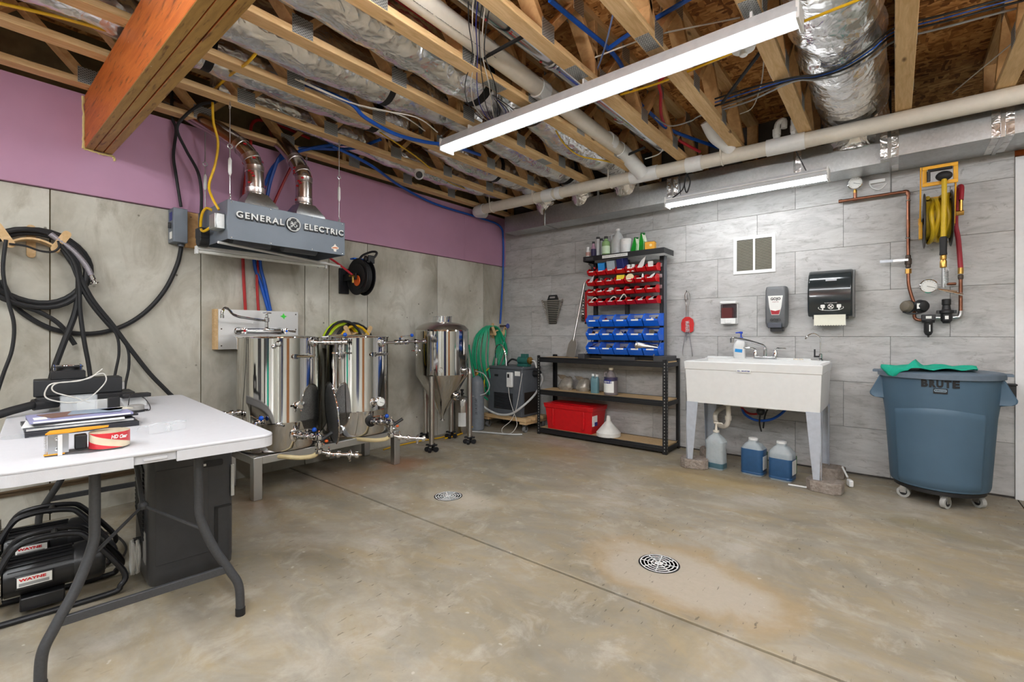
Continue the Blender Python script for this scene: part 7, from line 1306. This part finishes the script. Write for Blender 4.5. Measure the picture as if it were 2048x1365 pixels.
for a in (-.12,.12):
    for b in (-.11,.11): obj('caster', MB().cyl((a-.01,b,.02),(a+.01,b,.02),.02,n=14).bx(a-.006,a+.006,b-.006,b+.006,.03,.045), BLK, dh, False)
# ---- transfer pumps with tube frames
def pump(label, loc, rz, s=1.):
    t = thing('transfer_pump', label, 'pump', loc, rz, 'transfer pumps'); BP = pl('pump_black', (32,32,34), .32)
    ax = .135*s; q = lambda x, y, z: (x*s, y*s, z*s)
    obj('motor', MB().cyl(q(0,-.13,.135), q(0,.06,.135), .068*s, n=28), BP, t, False)
    for i in range(11):
        a = math.radians(20+i*14); obj('cooling_fin', MB().box(q(.07*math.cos(a), -.035, .135+.07*math.sin(a)), (.012*s,.17*s,.003*s), Matrix.Rotation(-a,3,'Y')), BP, t, False)
    c = obj('fan_cowl', MB().lathe([(.074*s,0),(.076*s,.01),(.076*s,.075*s),(.066*s,.09*s),(0,.09*s)], q(0,.055,.135), (0,1,0), 28), BP, t, False); gl = MB()
    for i in range(7): gl.bx((-.045+i*.014)*s,(-.041+i*.014)*s,.146*s,.148*s,(.135-.042)*s,(.135+.042)*s)
    obj('vent_bars', gl, pl('vent_grey', (96,96,96), .5), c, False, kind='stuff')
    obj('wiring_box', MB().bx(-.02*s,.078*s,-.10*s,.0,.11*s,.16*s), BP, t, False, .004); obj('label', MB().bx(.0785*s,.0795*s,-.095*s,-.005*s,.12*s,.155*s), PAPER, t, False); obj('label_lines', MB().bx(.0796*s,.0800*s,-.09*s,-.012*s,.123*s,.134*s), pl('label_dim', (150,150,150), .6), t, False)
    text('lettering', 'WAYNE', .013*s, RED, t, Matrix.Translation(V(loc)) @ Matrix.Rotation(rz,4,'Z') @ V(q(.0806,-.055,.145)), Matrix.Rotation(rz,3,'Z') @ V((0,1,0)), (0,0,1), .0003, fit=.07*s, bold=.0006)
    obj('pump_head', MB().lathe([(.045*s,0),(.08*s,.004),(.084*s,.012),(.084*s,.028),(.07*s,.036),(.05*s,.06),(.03*s,.064),(0,.064)], q(0,-.13,.135), (0,-1,0), 28), MSTEEL, t, False); obj('inlet', MB().tube([q(0,-.19,.135), q(0,-.24,.135)], .022*s, 14).tube([q(0,-.165,.19), q(0,-.165,.26)], .02*s, 14), MCHROME, t, False)
    obj('mount_foot', MB().bx(-.06*s,.06*s,-.09*s,.03*s,.02*s,.07*s), BP, t, False, .006)
    fr = [(.095,-.20,.012),(.095,.14,.012),(.09,.19,.03),(.075,.20,.08),(.05,.10,.23),(.04,.05,.265),(.04,-.06,.27),(.05,-.12,.23),(.09,-.19,.05),(.095,-.20,.012)]
    for sg in (1,-1): obj('frame_tube', MB().tube(sp([q(sg*x,y,z) for x, y, z in fr],5), .0105*s, 10), BLKM, t, False)
    obj('carry_bar', MB().tube([q(.04,0,.268), q(-.04,0,.268)], .0105*s, 10), BLKM, t, False)
pump('black transfer pump on the floor, nearer one under the table', (-2.80,.30,0), -.12, 1.12); pump('black transfer pump on the floor, farther one under the table', (-3.17,.33,0), -.2, 1.15)
one('power_lead', MB().tube(sp([(-3.0,.55,.012),(-3.2,.62,.012),(-3.5,.6,.012),(-3.8,.45,.012)],6), .006, 6), RUB, 'black power lead on the floor behind the pumps', 'cable')
# ---- made-up things added behind the camera for the polished kettles to mirror
t = thing('fridge', 'white upright fridge added behind the camera for reflections', 'fridge', (1.2,-2.95,0)); obj('cabinet', MB().bx(.85,1.55,-3.28,-2.65,0,1.8), WHT, t, bevel=.02); obj('door', MB().bx(.85,1.55,-2.645,-2.60,.02,1.15), WHT, t, bevel=.01); obj('door', MB().bx(.85,1.55,-2.645,-2.60,1.17,1.79), WHT, t, bevel=.01); obj('handle', MB().tube([(.9,-2.57,.8),(.9,-2.57,1.1)], .012, 8), MCHROME, t)
t = thing('added_tool_cabinet', 'tall navy tool cabinet added behind the camera for reflections', 'cabinet', (2.9,-.6,0)); obj('carcass', MB().bx(2.7,3.38,-1.1,-.1,0,1.9), pl('navy_paint', (26,34,70), .4), t, bevel=.01)
for k_ in range(2): obj('door', MB().bx(2.67,2.7,-1.09+k_*.5,-.61+k_*.5,.05,1.85), pl('navy_paint', (26,34,70), .4), t, bevel=.004)
t = thing('added_dark_shelf', 'black utility shelf added behind the camera for reflections', 'shelf', (-.6,-2.9,0))
for x_ in (-1.2,0.): obj('side_frame', MB().bx(x_-.02,x_+.02,-3.25,-2.8,0,1.9), BS, t)
for z_ in (.2,.7,1.2,1.7): obj('board', MB().bx(-1.2,0.,-3.25,-2.8,z_,z_+.03), BS, t)
for k_, (x_, z_, m_q, lab) in enumerate(((-.9,.23,RED,'added red crate on the black shelf behind the camera'),(-.4,.73,BLUE,'added blue crate on the black shelf behind the camera'),(-.85,1.23,PVCW,'added white crate on the black shelf behind the camera'),(-.3,1.23,pl('teal_cloth', (16,170,140), .85),'added teal crate on the black shelf behind the camera'))): one('crate', MB().bx(x_-.2,x_+.2,-3.2,-2.85,z_+.001,z_+.3), m_q, lab, 'crate', bevel=.02)
tag(obj('door_added_1', MB().bx(3.36,3.4,1.2,2.1,0,2.05), m_wood('door_oak', (150,96,54), (180,124,74), (9,9,1), False), bevel=.004), kind='structure'); tag(obj('door_added_2', MB().bx(-2.9,-2.0,-3.3,-3.26,0,2.05), pl('door_black', (40,40,44), .4), bevel=.004), kind='structure')  # doors added out of view to give the kettle reflections contrast
try:
    cy_s = SC.cycles; cy_s.adaptive_threshold = .02; cy_s.max_bounces = 7; cy_s.diffuse_bounces = 3; cy_s.glossy_bounces = 3; cy_s.transparent_max_bounces = 8; cy_s.caustics_reflective = False; cy_s.caustics_refractive = False
except Exception: pass
